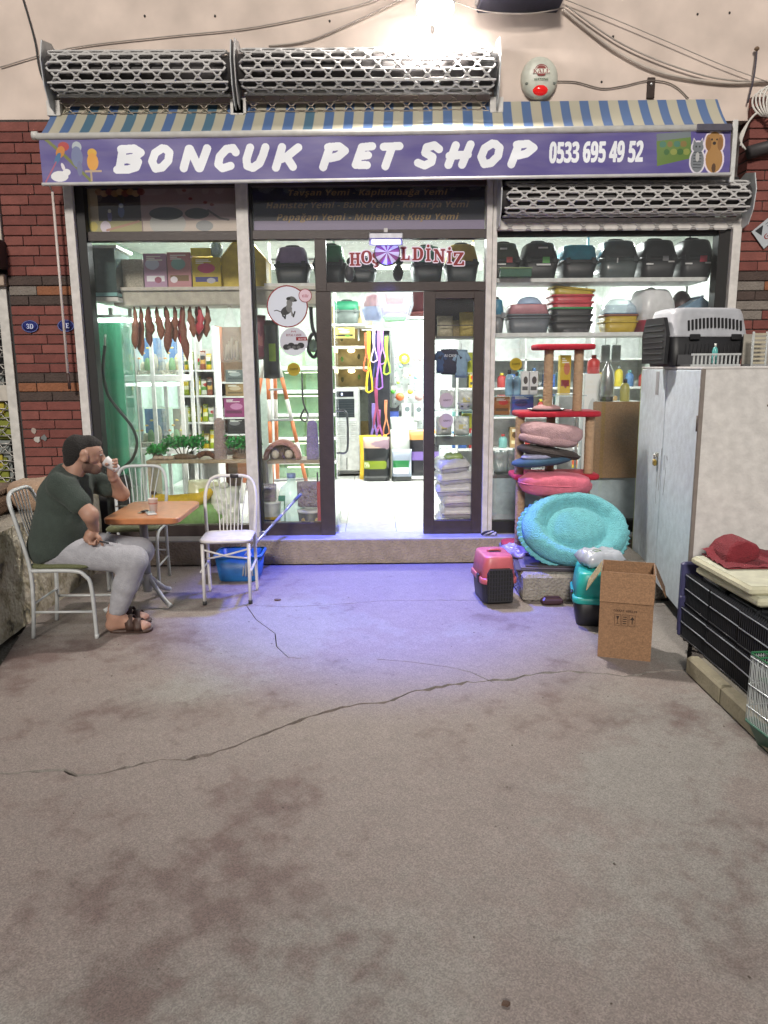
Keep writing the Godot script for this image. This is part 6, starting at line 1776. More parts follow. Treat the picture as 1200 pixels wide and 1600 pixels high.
func build_door_leaf_display():
	var white := mat(0.66, 0.66, 0.66, 0.5)
	var x0 := at_z(680, 600, -6.7).x
	var x1 := at_z(748, 600, -6.7).x
	var w := x1 - x0
	var t := thing("wire_shelf", "narrow shelf unit behind the door leaf", "shelf", v3((x0 + x1) / 2, 0.21, -6.80))
	var ys := []
	for py in [525, 582, 640, 682]: ys.append(at_z(712, py, -6.62).y)
	for y in ys: part(t, "board", hard().box(v3(0, y - 0.21 - 0.01, 0), v3(w, 0.018, 0.32), 0.002), mat(0.10, 0.10, 0.09, 0.5) if y == ys[0] else glass(0.7, 0.85, 0.8, 0.3))
	part(t, "tray", hard().box(v3(0, ys[3] - 0.21 - 0.04, 0.0), v3(w, 0.075, 0.33), 0.004), mat(0.14, 0.17, 0.15, 0.4))
	for x in [-w / 2, w / 2]: part(t, "upright", hard().box(v3(x, 1.0, -0.15), v3(0.02, 2.0, 0.02)), white)
	part(t, "guard_wire", soft().tube([v3(-w / 2, ys[0] - 0.21 + 0.09, 0.165), v3(w / 2, ys[0] - 0.21 + 0.09, 0.165)], 0.004, 5), mat(0.05, 0.05, 0.05, 0.4))
	pouch("paper_sack", "cream paper sack on the top shelf behind the door leaf", {"at": v3(at_z(696, 500, -6.68).x, ys[0], -6.68), "w": 0.14, "h": at_z(696, 493, -6.68).y - ys[0]}, 0.09, mat(0.50, 0.46, 0.32, 0.7, "paper"), 0.0, 0.0, "", 11)
	pouch("paper_sack", "mustard paper sack on the top shelf behind the door leaf", {"at": v3(at_z(731, 500, -6.68).x, ys[0], -6.68), "w": 0.14, "h": at_z(731, 487, -6.68).y - ys[0]}, 0.09, mat(0.46, 0.36, 0.09, 0.7, "paper"), -0.15, 0.0, "", 12)
	pouch("paper_sack", "narrow tan paper sack wedged between the cream and mustard sacks", {"at": v3(at_z(714, 500, -6.74).x, ys[0], -6.76), "w": 0.09, "h": 0.14}, 0.06, mat(0.40, 0.32, 0.16, 0.7, "paper"), 0.3, 0.0, "", 13)
	var hd := at_z(712, 461, -6.9)
	t = thing("dark_bag", "large black fabric bag stuffed above the paper sacks", "bag", v3(hd.x, ys[0] + 0.0, -6.93))
	part(t, "fabric", hard().box(v3(0, 0.20, 0), v3(w + 0.04, 0.40, 0.16), 0.03), mat(0.008, 0.008, 0.012, 0.8, "cloth", 1.0))
	part(t, "strap", soft().tube([v3(-0.1, 0.39, 0), v3(0, 0.42, 0.02), v3(0.1, 0.39, 0)], 0.01, 6), mat(0.02, 0.02, 0.02, 0.8))
	# pet clothes
	for k in [["navy pet shirt with white letters hanging behind the door leaf", 703, 545, mat(0.018, 0.02, 0.05, 0.9, "cloth"), 0.15, 0.22], ["pale blue denim pet suit hanging behind the door leaf", 721, 546, mat(0.22, 0.34, 0.46, 0.9, "cloth"), 0.11, 0.24], ["dark blue pet jacket hanging at the edge of the door leaf", 689, 548, mat(0.03, 0.07, 0.18, 0.9, "cloth"), 0.08, 0.19]]:
		var p := at_z(k[1], k[2], -6.62)
		t = thing("pet_clothes", k[0], "pet clothes", v3(p.x, p.y - k[5], -6.63))
		var wd: float = k[4]
		var hh: float = k[5]
		part(t, "garment", turned(pillow(wd, hh, 0.05, 8, 0.4, 5.0, int(k[1])), Basis(Vector3.RIGHT, PI / 2)), k[3], v3(0, hh / 2, 0))
		for sd in [-1, 1]: part(t, "sleeve", soft().tube([v3(sd * wd * 0.35, hh * 0.85, 0), v3(sd * wd * 0.62, hh * 0.6, 0.01)], 0.022, 7), k[3])
		part(t, "hanger", soft().tube([v3(0, hh * 0.97, 0), v3(0, hh + 0.05, 0)], 0.004, 5), white)
		if k[1] == 703:
			var c := Canvas.new(96, 32, Color(0.02, 0.02, 0.05, 0))
			c.text("ALCAN", 4, 6, 86, 20, Color(0.75, 0.77, 0.8), font())
			part(t, "print", sheet(0.11, 0.036), print_mat(c.im, 0.6, true), v3(0, hh * 0.66, 0.028))
	carton("lime_pack", "tall lime yellow pack behind the pale blue pet suit", {"at": v3(at_z(733, 570, -6.72).x, ys[1], -6.72), "w": 0.07, "h": 0.17}, 0.08, mat(0.48, 0.52, 0.03, 0.5), null)
	carton("lime_pack", "short lime yellow pack on the shelf by the round stickers", {"at": v3(at_z(732, 655, -6.72).x, ys[3] + 0.06, -6.76), "w": 0.10, "h": 0.13}, 0.08, mat(0.48, 0.52, 0.03, 0.5), null)
	for k in [["crinkled clear bag of treats on the middle shelf behind the door leaf", 700, 2], ["crinkled white bag of treats on the middle shelf behind the door leaf", 728, 2], ["white roll pack beside the round sticker", 694, 3], ["bag of pale bones on the tray behind the door leaf", 722, 3]]:
		t = thing("treat_bag", k[0], "bag", v3(at_z(k[1], 620, -6.72).x, ys[k[2]], -6.74))
		part(t, "film", turned(pillow(0.14, 0.17, 0.09, 10, 1.2, 3.0, int(k[1])), Basis(Vector3.RIGHT, PI / 2 - 0.1)), mat(0.62, 0.66, 0.64, 0.25), v3(0, 0.085, 0))
		part(t, "label", hard().box(v3(0, 0.08, 0.052), v3(0.06, 0.04, 0.003)), mat(0.55, 0.5, 0.2, 0.5))
	t = thing("food_dish", "white food dish with dark print on the shelf behind the door leaf", "dish", v3(at_z(727, 628, -6.62).x, ys[2], -6.66))
	part(t, "bowl", soft().lathe(Vector3.ZERO, [v2(0.04, 0), v2(0.065, 0.05), v2(0.07, 0.055)], 18), mat(0.64, 0.64, 0.66, 0.4))
	for a in [-0.5, 0.5]: part(t, "print", soft().sphere(v3(sin(a) * 0.056, 0.028, cos(a) * 0.056), v3(0.012, 0.01, 0.004), 8, 5), mat(0.05, 0.05, 0.06, 0.5))
	for k in [["round pale pink sticker on the door leaf, the upper of two", 697, 625], ["round pale pink sticker on the door leaf, the lower of two", 697, 657]]:
		var c := Canvas.new(128, 128, Color(0.68, 0.63, 0.66))
		c.text("GIMPET", 40, 58, 66, 16, Color(0.36, 0.30, 0.33), font())
		single("round_sticker", k[0], "sticker", hard().prism(disc(0.060, 30), 0.0, 0.003), print_mat(c.im, 0.35), at_z(k[1], k[2], -6.379))
	# stacked white sacks
	var y := 0.212
	var labs := ["bottom", "second", "third", "fourth", "fifth", "top"]
	for k in 6:
		var hh := 0.098
		var wd: float = [0.36, 0.34, 0.34, 0.36, 0.38, 0.28][k]
		t = thing("litter_sack", "plain white litter sack, %s of the stack behind the door leaf" % labs[k], "sack", v3((x0 + x1) / 2 + [0.01, 0.02, 0.02, -0.01, 0.0, -0.05][k] , y + hh / 2, -6.70), [0.05, -0.04, 0.03, -0.06, 0.05, 0.1][k], "white litter sacks in a stack")
		t.rotation.z = [0.0, 0.01, 0.03, 0.05, 0.06, 0.10][k]
		part(t, "sack", pillow(wd, 0.46, hh * 1.18, 12, 0.25, 8.0, k + 30), mat(0.50, 0.49, 0.51, 0.4))
		part(t, "seam", hard().box(v3(0, 0, 0.225), v3(wd * 0.9, 0.006, 0.03)), mat(0.56, 0.55, 0.56, 0.5))
		y += hh + 0.004
	t = thing("treat_bag", "small bag with a green print lying on the white sacks", "bag", v3((x0 + x1) / 2 - 0.03, y + 0.02, -6.64))
	part(t, "film", pillow(0.17, 0.14, 0.06, 8, 0.5), mat(0.25, 0.36, 0.08, 0.35))
	part(t, "seam", hard().box(v3(0.08, 0, 0), v3(0.02, 0.006, 0.12)), mat(0.6, 0.6, 0.55, 0.4))

func build_right_window():
	var white := mat(0.62, 0.64, 0.62, 0.5)
	var blk := mat(0.009, 0.0095, 0.011, 0.5)
	var dot := mat(0.6, 0.6, 0.6, 0.5)
	var z := -6.62
	var ya := at_z(950, 434, z).y
	var yb := at_z(950, 519, z).y
	var xl := 0.98
	var xr := 2.82
	for k in [["upper white shelf of pet carriers across the wide window", ya], ["lower white shelf of trays across the wide window", yb]]:
		var t := thing("window_shelf", k[0], "shelf", v3((xl + xr) / 2, k[1], z - 0.18))
		part(t, "board", hard().box(v3(0, -0.018, 0), v3(xr - xl, 0.034, 0.40), 0.003), white)
		for x in [-0.9, 0.0, 0.9]: part(t, "hanger", hard().box(v3(x, (2.87 - k[1]) / 2 if k[1] > 2.0 else 0.2, -0.19), v3(0.018, 2.87 - k[1] if k[1] > 2.2 else 0.42, 0.018)), white)
	var grp := {"group": "pet carriers on the upper window shelf", "turn": 0.0}
	var z2 := -6.66
	var m1 := [[-0.15, 0.40, 0.07, 0.012, dot], [0.10, 0.52, 0.05, 0.045, mat(0.45, 0.05, 0.05, 0.5)], [-0.1, 0.82, 0.06, 0.014, dot]]
	carrier("black and khaki carrier with a red tag beside the white post", spot(768, 816, 378, z2, ya), 0.36, mat(0.07, 0.075, 0.05, 0.45), blk, grp.merged({"marks": m1}))
	carrier("black carrier with a green tag and white dotted print", spot(819, 876, 377, z2, ya), 0.36, blk, blk, grp.merged({"marks": [[0.12, 0.50, 0.06, 0.05, mat(0.10, 0.36, 0.08, 0.5)], [0.05, 0.38, 0.12, 0.014, dot], [0.03, 0.83, 0.08, 0.012, dot]]}))
	carrier("black carrier with a bright blue flat top", spot(881, 937, 381, z2, ya), 0.36, mat(0.03, 0.30, 0.42, 0.4), blk, grp.merged({"taper": 0.86, "handle": false}))
	carrier("dark grey carrier wrapped in clear film beside the blue topped one", spot(942, 1003, 374, z2, ya), 0.36, mat(0.055, 0.065, 0.068, 0.2), mat(0.07, 0.085, 0.085, 0.25), grp.merged({"marks": [[-0.1, 0.46, 0.01, 0.04, dot]]}))
	carrier("black domed carrier with a grey tag", spot(1006, 1064, 373, z2, ya), 0.36, blk, blk, grp.merged({"marks": [[0.12, 0.50, 0.05, 0.04, mat(0.25, 0.25, 0.26, 0.5)], [0.28, 0.42, 0.05, 0.012, dot], [-0.3, 0.36, 0.06, 0.012, dot]]}))
	carrier("black domed carrier with a red tag at the window corner", spot(1068, 1122, 372, z2, ya), 0.36, blk, blk, grp.merged({"marks": [[0.12, 0.48, 0.06, 0.05, mat(0.50, 0.03, 0.06, 0.5)], [0.28, 0.38, 0.06, 0.012, dot], [-0.3, 0.36, 0.06, 0.012, dot]]}))
	var t := thing("green_tray", "shallow dark green crate in front of the khaki carrier", "crate", v3(at_z(803, 420, -6.62).x, ya, -6.56))
	part(t, "wall", hard().box(v3(0, 0.035, 0), v3(0.26, 0.07, 0.10), 0.006), mat(0.02, 0.09, 0.05, 0.4))
	part(t, "rim", hard().box(v3(0, 0.072, 0), v3(0.27, 0.01, 0.11), 0.003), mat(0.22, 0.30, 0.14, 0.4))
	# trays on the lower shelf
	var ctr := spot(768, 790, 467, z2, yb)
	carrier("narrow blue and grey carrier beside the white post on the lower shelf", ctr, 0.30, mat(0.05, 0.22, 0.34, 0.4), mat(0.16, 0.17, 0.18, 0.4), {"group": "carriers on the lower window shelf"})
	var sp := spot(794, 863, 500, -6.68, yb)
	var gm := mat(0.11, 0.125, 0.145, 0.45)
	tray("litter_tray", "grey litter tray under the pink one on the lower shelf", v3(sp.at.x, yb, -6.82), sp.w, 0.14, 0.28, gm, gm)
	tray("litter_tray", "pink litter tray turned over the grey one", v3(sp.at.x - 0.005, yb + 0.245, -6.82), sp.w * 0.98, 0.10, 0.27, mat(0.46, 0.22, 0.25, 0.45), mat(0.10, 0.12, 0.14, 0.45), 0.0, PI)
	t = thing("blue_dish", "pale blue rounded dish on top of the pink litter tray", "dish", v3(sp.at.x + 0.01, yb + 0.246, -6.80))
	part(t, "dome", soft().sphere(Vector3.ZERO, v3(0.11, 0.07, 0.09), 18, 8, 1.57), mat(0.36, 0.48, 0.66, 0.4))
	part(t, "lip", soft().lathe(Vector3.ZERO, [v2(0.11, 0), v2(0.116, 0.004), v2(0.112, 0.01)], 18, true, true, 0.85), mat(0.30, 0.42, 0.6, 0.4))
	sp = spot(863, 931, 480, -6.66, yb)
	var cx: float = sp.at.x
	var w: float = sp.w
	var y := yb
	for k in [["black litter tray, lowest in the tall tray stack", 0.10, blk, blk, 0.0], ["black litter tray, second in the tall tray stack", 0.10, blk, blk, 0.0], ["black litter tray with a green rim in the tall tray stack", 0.10, blk, mat(0.02, 0.25, 0.07, 0.4), 0.0], ["red litter tray, lower of the two red ones in the tall tray stack", 0.09, mat(0.46, 0.035, 0.05, 0.4), mat(0.46, 0.035, 0.05, 0.4), 0.0], ["red litter tray, upper of the two red ones in the tall tray stack", 0.09, mat(0.46, 0.035, 0.05, 0.4), mat(0.46, 0.035, 0.05, 0.4), 0.0], ["mustard yellow litter tray tilted on the tall tray stack", 0.09, mat(0.40, 0.30, 0.02, 0.4), mat(0.46, 0.34, 0.03, 0.4), -0.10]]:
		var tr := tray("litter_tray", k[0], v3(cx, y, -6.82), w, k[1], 0.30, k[2], k[3], 0.0, k[4], "stacked litter trays in the wide window")
		y += 0.058
	sp = spot(946, 1001, 487, -6.68, yb)
	tray("litter_tray", "mustard yellow litter tray, lower of two beside the tall stack", v3(sp.at.x, yb, -6.82), sp.w, 0.10, 0.28, mat(0.44, 0.31, 0.02, 0.4), mat(0.46, 0.34, 0.03, 0.4), 0.0, 0.0, "mustard litter trays")
	tray("litter_tray", "mustard yellow litter tray with a brown rim, upper of two beside the tall stack", v3(sp.at.x, yb + 0.055, -6.82), sp.w, 0.10, 0.28, mat(0.44, 0.31, 0.02, 0.4), mat(0.22, 0.08, 0.04, 0.4), 0.0, 0.0, "mustard litter trays")
	t = thing("clear_dome", "clear blue plastic dome on the mustard trays", "lid", v3(sp.at.x, yb + 0.158, -6.82))
	part(t, "dome", soft().loft([ring(sp.w * 0.94, 0.26, 0.06, 0.0), ring(sp.w * 0.9, 0.25, 0.07, 0.06), ring(sp.w * 0.6, 0.18, 0.07, 0.12), ring(sp.w * 0.4, 0.1, 0.05, 0.13)]), glass(0.35, 0.55, 0.70, 0.35, 0.05))
	part(t, "rim", soft().loft([ring(sp.w * 0.98, 0.27, 0.06, -0.004), ring(sp.w * 0.98, 0.27, 0.06, 0.006)]), mat(0.08, 0.12, 0.2, 0.4))
	# white covered litter house on a red base, behind the grey carrier
	sp = spot(1000, 1064, 450, -6.62, yb)
	t = thing("litter_house", "white covered litter house with a red base on the lower window shelf", "litter house", v3(sp.at.x, yb, -6.84), 0.25)
	part(t, "base", soft().loft([ring(sp.w * 0.8, 0.3, 0.05, 0.0), ring(sp.w * 0.98, 0.36, 0.06, 0.09), ring(sp.w * 1.02, 0.38, 0.06, 0.10)]), mat(0.40, 0.02, 0.06, 0.4))
	part(t, "hood", soft().loft([ring(sp.w, 0.37, 0.06, 0.10), ring(sp.w * 0.90, 0.33, 0.07, 0.26), ring(sp.w * 0.74, 0.28, 0.08, sp.h - 0.02), ring(sp.w * 0.64, 0.24, 0.08, sp.h)]), mat(0.66, 0.67, 0.68, 0.35))
	part(t, "handle", soft().tube([v3(-0.07, sp.h - 0.005, 0), v3(0, sp.h + 0.02, 0), v3(0.07, sp.h - 0.005, 0)], 0.010, 6), mat(0.66, 0.67, 0.68, 0.35))
	t = thing("dark_dome", "small dark brown dome shaped pet hood beside the white litter house", "hood", v3(at_z(1066, 500, -6.9).x, yb, -6.95))
	part(t, "dome", soft().sphere(v3(0, 0.20, 0), v3(0.10, 0.17, 0.1), 16, 8, 0.6), mat(0.05, 0.02, 0.02, 0.5))
	part(t, "base", soft().lathe(Vector3.ZERO, [v2(0.10, 0), v2(0.105, 0.11), v2(0.08, 0.115)], 16), mat(0.05, 0.02, 0.02, 0.5))
	sp = spot(1072, 1124, 463, -6.62, yb)
	t = thing("blue_house", "translucent blue plastic pet house with a pitched roof at the window corner", "pet house", v3(sp.at.x, yb, -6.80))
	var hw: float = sp.w / 2
	part(t, "shell", hard().prism(PackedVector2Array([v2(-hw, 0), v2(hw, 0), v2(hw, sp.h * 0.66), v2(0.1 * hw, sp.h), v2(-hw, sp.h * 0.70)]), -0.14, 0.14), mat(0.16, 0.26, 0.36, 0.3))
	part(t, "roof_ridge", hard().box(v3(0.1 * hw, sp.h + 0.004, 0), v3(0.03, 0.014, 0.30), 0.003), mat(0.3, 0.4, 0.5, 0.3))
	for x in [-0.6, 0.0, 0.6]: part(t, "slot", hard().box(v3(x * hw, sp.h * 0.35, 0.142), v3(0.012, 0.12, 0.006)), mat(0.06, 0.1, 0.15, 0.4))
	# brown board and pale lower panel
	var p0 := at_z(930, 628, -6.58)
	var p1 := at_z(994, 747, -6.58)
	t = thing("hardboard_sheet", "brown hardboard sheet leaning inside the wide window", "board", v3((p0.x + p1.x) / 2 + 0.06, 0.0, -6.60))
	part(t, "sheet", hard().box(v3(0, (p0.y + p1.y) / 2, 0), v3(p1.x - p0.x + 0.14, p0.y - p1.y, 0.012), 0.002), mat(0.30, 0.17, 0.065, 0.7, "paper"))
	part(t, "batten", hard().box(v3(0.1, p1.y + 0.02, -0.02), v3(0.25, 0.04, 0.02)), mat(0.3, 0.2, 0.1, 0.7))
	t = thing("low_counter", "pale blue grey counter panel low inside the wide window", "counter", v3((0.99 + 2.77) / 2, 0.21, -6.66))
	var py := at_z(800, 748, -6.6).y
	part(t, "panel", hard().box(v3(0, (py - 0.21) / 2, 0), v3(1.77, py - 0.21, 0.03), 0.003), mat(0.36, 0.44, 0.47, 0.5))
	part(t, "top", hard().box(v3(0, py - 0.21 + 0.012, -0.20), v3(1.77, 0.024, 0.44), 0.003), mat(0.10, 0.09, 0.085, 0.5))
	var yt := py + 0.024
	# goods on the counter and the glass shelf over it
	var yg := at_z(800, 618, -6.62).y
	t = thing("glass_shelf", "glass shelf of small goods inside the wide window behind the cat tree", "shelf", v3((0.99 + 1.75) / 2, yg, -6.76))
	part(t, "board", hard().box(v3(0, -0.006, 0), v3(0.95, 0.010, 0.26)), glass(0.6, 0.85, 0.8, 0.25))
	for x in [-0.46, 0.46]: part(t, "support", hard().box(v3(x, -(yg - yt) / 2, -0.11), v3(0.02, yg - yt, 0.02)), mat(0.6, 0.6, 0.6, 0.4, "metal"))
	gold_sticker("gold round sticker on the wide window beside the cat tree", 806, 569, 0.052, -6.392)
	var fw := face_print(Color(0.78, 0.78, 0.78), [Color(0.25, 0.22, 0.22), Color(0.3, 0.3, 0.3)], 61)
	carton("white_product_box", "white product box with a dark photo on the glass shelf, next to the blue packs", spot(815, 827, 580, -6.72, yg), 0.07, mat(0.66, 0.66, 0.66, 0.5), fw, 0.0)
	carton("white_product_box", "white product box with a dark photo beside the cat tree post", spot(828, 841, 580, -6.72, yg), 0.07, mat(0.66, 0.66, 0.66, 0.5), fw, 0.0)
	bottle("spray_bottle", "clear blue spray bottle on the glass shelf", v3(at_z(796, 600, -6.72).x, yg, -6.74), 0.22, 0.035, mat(0.25, 0.45, 0.62, 0.2), mat(0.03, 0.03, 0.03, 0.5))
	bottle("spray_bottle", "second clear blue spray bottle, beside the white product boxes", v3(at_z(808, 600, -6.72).x, yg, -6.74), 0.20, 0.035, mat(0.25, 0.45, 0.62, 0.2), mat(0.03, 0.03, 0.03, 0.5))
	carton("tin_box", "red and brown printed pack low in the wide window by the white post", spot(772, 797, 620, -6.70, at_z(780, 648, -6.70).y), 0.08, mat(0.35, 0.15, 0.05, 0.5), face_print(Color(0.5, 0.32, 0.12), [Color(0.6, 0.12, 0.06), Color(0.3, 0.2, 0.08)], 71))
	carton("tin_box", "deep blue printed pack low in the wide window by the cat tree", spot(800, 834, 617, -6.70, at_z(812, 648, -6.70).y), 0.08, mat(0.04, 0.10, 0.30, 0.5), face_print(Color(0.10, 0.24, 0.55), [Color(0.05, 0.12, 0.35), Color(0.2, 0.35, 0.6)], 72))
	var ym := at_z(800, 648, -6.70).y
	t = thing("glass_shelf", "lower glass shelf inside the wide window by the white post", "shelf", v3((0.99 + 1.75) / 2, ym, -6.76))
	part(t, "board", hard().box(v3(0, -0.006, 0), v3(0.91, 0.010, 0.24)), glass(0.6, 0.85, 0.8, 0.25))
	part(t, "lip", hard().box(v3(0, -0.006, 0.122), v3(0.91, 0.014, 0.004)), glass(0.5, 0.8, 0.75, 0.4))
	for k in [["clear bag of grey pet treats on the counter by the white post", 785, 0.16], ["clear bag of white pet treats on the counter by the cat tree", 806, 0.17], ["small dark jar on the counter by the cat tree", 822, 0.12]]:
		t = thing("counter_goods", k[0], "bag", v3(at_z(k[1], 720, -6.66).x, yt, -6.74))
		part(t, "film", turned(pillow(0.13, k[2] * 1.3, 0.08, 9, 1.0, 3.0, int(k[1])), Basis(Vector3.RIGHT, PI / 2)), mat(0.30, 0.36, 0.36, 0.25), v3(0, k[2] * 0.65, 0))
		part(t, "tie", hard().box(v3(0, k[2] * 1.3, 0), v3(0.03, 0.02, 0.02), 0.004), mat(0.2, 0.3, 0.3, 0.5))
	carton("yellow_red_pack", "tall yellow and red pack seen between the cat tree posts", spot(876, 893, 555, -6.95, at_z(885, 615, -6.95).y), 0.08, mat(0.55, 0.40, 0.05, 0.5), face_print(Color(0.70, 0.58, 0.08), [Color(0.65, 0.35, 0.25), Color(0.45, 0.04, 0.04), Color(0.45, 0.04, 0.04)], 81))
	bottle("red_jar", "red jar standing on a white box behind the cat tree", v3(at_z(928, 580, -6.95).x, at_z(928, 584, -6.95).y, -6.97), 0.17, 0.055, mat(0.52, 0.04, 0.04, 0.4), mat(0.3, 0.02, 0.02, 0.4), "", "jar")
	carton("white_carton", "white carton under the red jar behind the cat tree", spot(914, 939, 584, -6.92, yt), 0.14, mat(0.66, 0.68, 0.68, 0.5), face_print(Color(0.82, 0.83, 0.82), [Color(0.7, 0.72, 0.72), Color(0.75, 0.76, 0.76)], 83))
	t = carton("goods_riser", "pale riser box under the yellow and red pack behind the cat tree", {"at": v3(at_z(885, 640, -6.93).x, yt, -6.93), "w": 0.14, "h": at_z(885, 615, -6.95).y - yt}, 0.14, mat(0.55, 0.56, 0.54, 0.5))
	var bs: float = p0.y
	t = thing("steel_flask", "tall brushed steel flask with a black base above the hardboard sheet", "flask", v3(at_z(950, 600, -6.7).x, at_z(950, 628, -6.70).y, -6.72))
	var fh := at_z(950, 566, -6.7).y - at_z(950, 628, -6.70).y
	part(t, "body", soft().lathe(Vector3.ZERO, [v2(0.058, 0.045), v2(0.058, fh * 0.6), v2(0.05, fh * 0.78), v2(0.02, fh * 0.95), v2(0.016, fh)], 18), mat(0.45, 0.46, 0.46, 0.3, "metal"))
	part(t, "foot", soft().lathe(Vector3.ZERO, [v2(0.054, 0), v2(0.056, 0.046)], 18), mat(0.02, 0.02, 0.02, 0.5))
	bottle("spray_bottle", "olive spray bottle with a black trigger above the hardboard sheet", v3(at_z(977, 620, -6.70).x, at_z(977, 628, -6.70).y, -6.72), 0.20, 0.042, mat(0.36, 0.34, 0.08, 0.4), mat(0.02, 0.02, 0.025, 0.5))
	t = thing("goods_ledge", "white ledge carrying the steel flask inside the wide window", "ledge", v3(at_z(965, 628, -6.7).x, 0.0, -6.74))
	part(t, "board", hard().box(v3(0.02, bs - 0.0 - 0.012, 0), v3(0.36, 0.02, 0.20)), white)
	part(t, "support", hard().box(v3(0.1, (bs + yt) / 2 - 0.02, -0.06), v3(0.04, bs - yt - 0.04, 0.04)), white)
	for k in [["hanging clear bag of grooming tools above the steel flask", 962, 535], ["hanging grey grooming brush pack above the steel flask", 945, 540]]:
		t = thing("hanging_pack", k[0], "pack", at_z(k[1], 565, -7.0))
		part(t, "pack", hard().box(v3(0, 0.07, 0), v3(0.08, 0.16, 0.03), 0.006), mat(0.32, 0.36, 0.35, 0.3))
		part(t, "hook", soft().tube([v3(0, 0.15, 0), v3(0, 0.24, 0.0), v3(0.0, 0.33, -0.01)], 0.004, 5), white)

# ================= table and chairs =================
# a tube chair facing +z, its seat's middle over the origin
func tube_chair(label: String, at: Vector3, turn: float, frame: Material, seat: Material, opt := {}) -> Node3D:
	var t := thing("tube_chair", label, "chair", at, turn, "metal tube chairs at the shop front")
	var w: float = opt.get("w", 0.35)
	var d: float = opt.get("d", 0.36)
	var sh: float = opt.get("seat", 0.45)
	var bh: float = opt.get("back", 0.86)
	var r := 0.0125
	var hw := w / 2
	# back frame: rear legs that run up into an arched top
	var s := soft()
	var top := -d / 2 - 0.10
	s.tube(curve([v3(-hw, 0.004, -d / 2 - 0.02), v3(-hw, sh * 0.5, -d / 2), v3(-hw, sh, -d / 2), v3(-hw - 0.01, sh + (bh - sh) * 0.6, -d / 2 - 0.05), v3(-hw + 0.01, bh - 0.05, top + 0.01), v3(-hw + 0.06, bh, top), v3(0, bh + 0.008, top), v3(hw - 0.06, bh, top), v3(hw - 0.01, bh - 0.05, top + 0.01), v3(hw + 0.01, sh + (bh - sh) * 0.6, -d / 2 - 0.05), v3(hw, sh, -d / 2), v3(hw, sh * 0.5, -d / 2), v3(hw, 0.004, -d / 2 - 0.02)], 6), r, 8)
	part(t, "back_frame", s, frame)
	# front legs that curve into the seat rails
	for sd in [-1, 1]:
		s = soft()
		if opt.get("bent", true):
			s.tube(curve([v3(sd * hw, 0.004, d / 2 + 0.01), v3(sd * hw, sh - 0.13, d / 2), v3(sd * hw, sh - 0.055, d / 2 - 0.03), v3(sd * hw, sh - 0.022, d / 2 - 0.10), v3(sd * hw, sh - 0.02, -d / 2)], 6), r, 8)
		else:
			s.tube([v3(sd * hw * 0.92, 0.004, d / 2 - 0.01), v3(sd * hw * 0.92, sh - 0.02, d / 2 - 0.03)], r, 8)
		part(t, "front_leg", s, frame)
		s = soft()
		s.tube([v3(sd * hw, 0.17 if opt.get("bent", true) else 0.24, d / 2), v3(sd * hw, 0.17 if opt.get("bent", true) else 0.24, -d / 2)], 0.008, 6)
		part(t, "side_rung", s, frame)
	s = soft()
	if opt.get("bent", true):
		s.tube([v3(-hw, 0.22, -d / 2), v3(hw, 0.22, -d / 2)], 0.008, 6)
		part(t, "rear_rung", s, frame)
	else:
		s.tube([v3(-hw * 0.9, sh - 0.06, d / 2 - 0.03), v3(0, sh - 0.115, d / 2 - 0.06), v3(hw * 0.9, sh - 0.14, d / 2 - 0.08)], 0.007, 6)
		part(t, "cross_brace", s, frame)
		s = soft()
		s.tube([v3(hw * 0.9, sh - 0.06, d / 2 - 0.03), v3(0, sh - 0.105, d / 2 - 0.055), v3(-hw * 0.9, sh - 0.14, d / 2 - 0.08)], 0.007, 6)
		part(t, "cross_brace", s, frame)
	# wires fanning up the back
	for i in int(opt.get("wires", 7)):
		var u: float = (i - (opt.get("wires", 7) - 1) / 2.0) / 3.0
		s = soft()
		s.tube(curve([v3(u * hw * 0.44, sh - 0.01, -d / 2 + 0.01), v3(u * hw * 0.52, sh + (bh - sh) * 0.45, -d / 2 - 0.05), v3(u * hw * 0.76, bh - 0.005, top + 0.002)], 4), 0.0045, 5)
		part(t, "back_wire", s, frame)
	# seat
	s = soft()
	var sth: float = opt.get("pad", 0.035)
	s.loft([ring(w - 0.02, d - 0.01, 0.06, sh - 0.012), ring(w + 0.012, d + 0.02, 0.06, sh - 0.004), ring(w + 0.016, d + 0.024, 0.06, sh - 0.012 + sth * 0.6), ring(w - 0.004, d + 0.004, 0.06, sh - 0.012 + sth * 0.92), ring(w * 0.7, d * 0.7, 0.08, sh - 0.012 + sth)])
	part(t, "seat", s, seat)
	for sd in [-1, 1]:
		part(t, "foot_cap", soft().lathe(v3(sd * hw * (1.0 if opt.get("bent", true) else 0.92), 0.0, d / 2 + (0.01 if opt.get("bent", true) else -0.01)), [v2(0.015, 0), v2(0.015, 0.028)], 8), mat(0.03, 0.03, 0.032, 0.6) if opt.get("dark_feet", false) else frame)
	if opt.get("tape", false):
		s = soft()
		s.tube([v3(0.0, bh + 0.006, top), v3(0.06, bh + 0.004, top)], r + 0.003, 8)
		part(t, "tape", s, mat(0.03, 0.025, 0.025, 0.6))
	return t
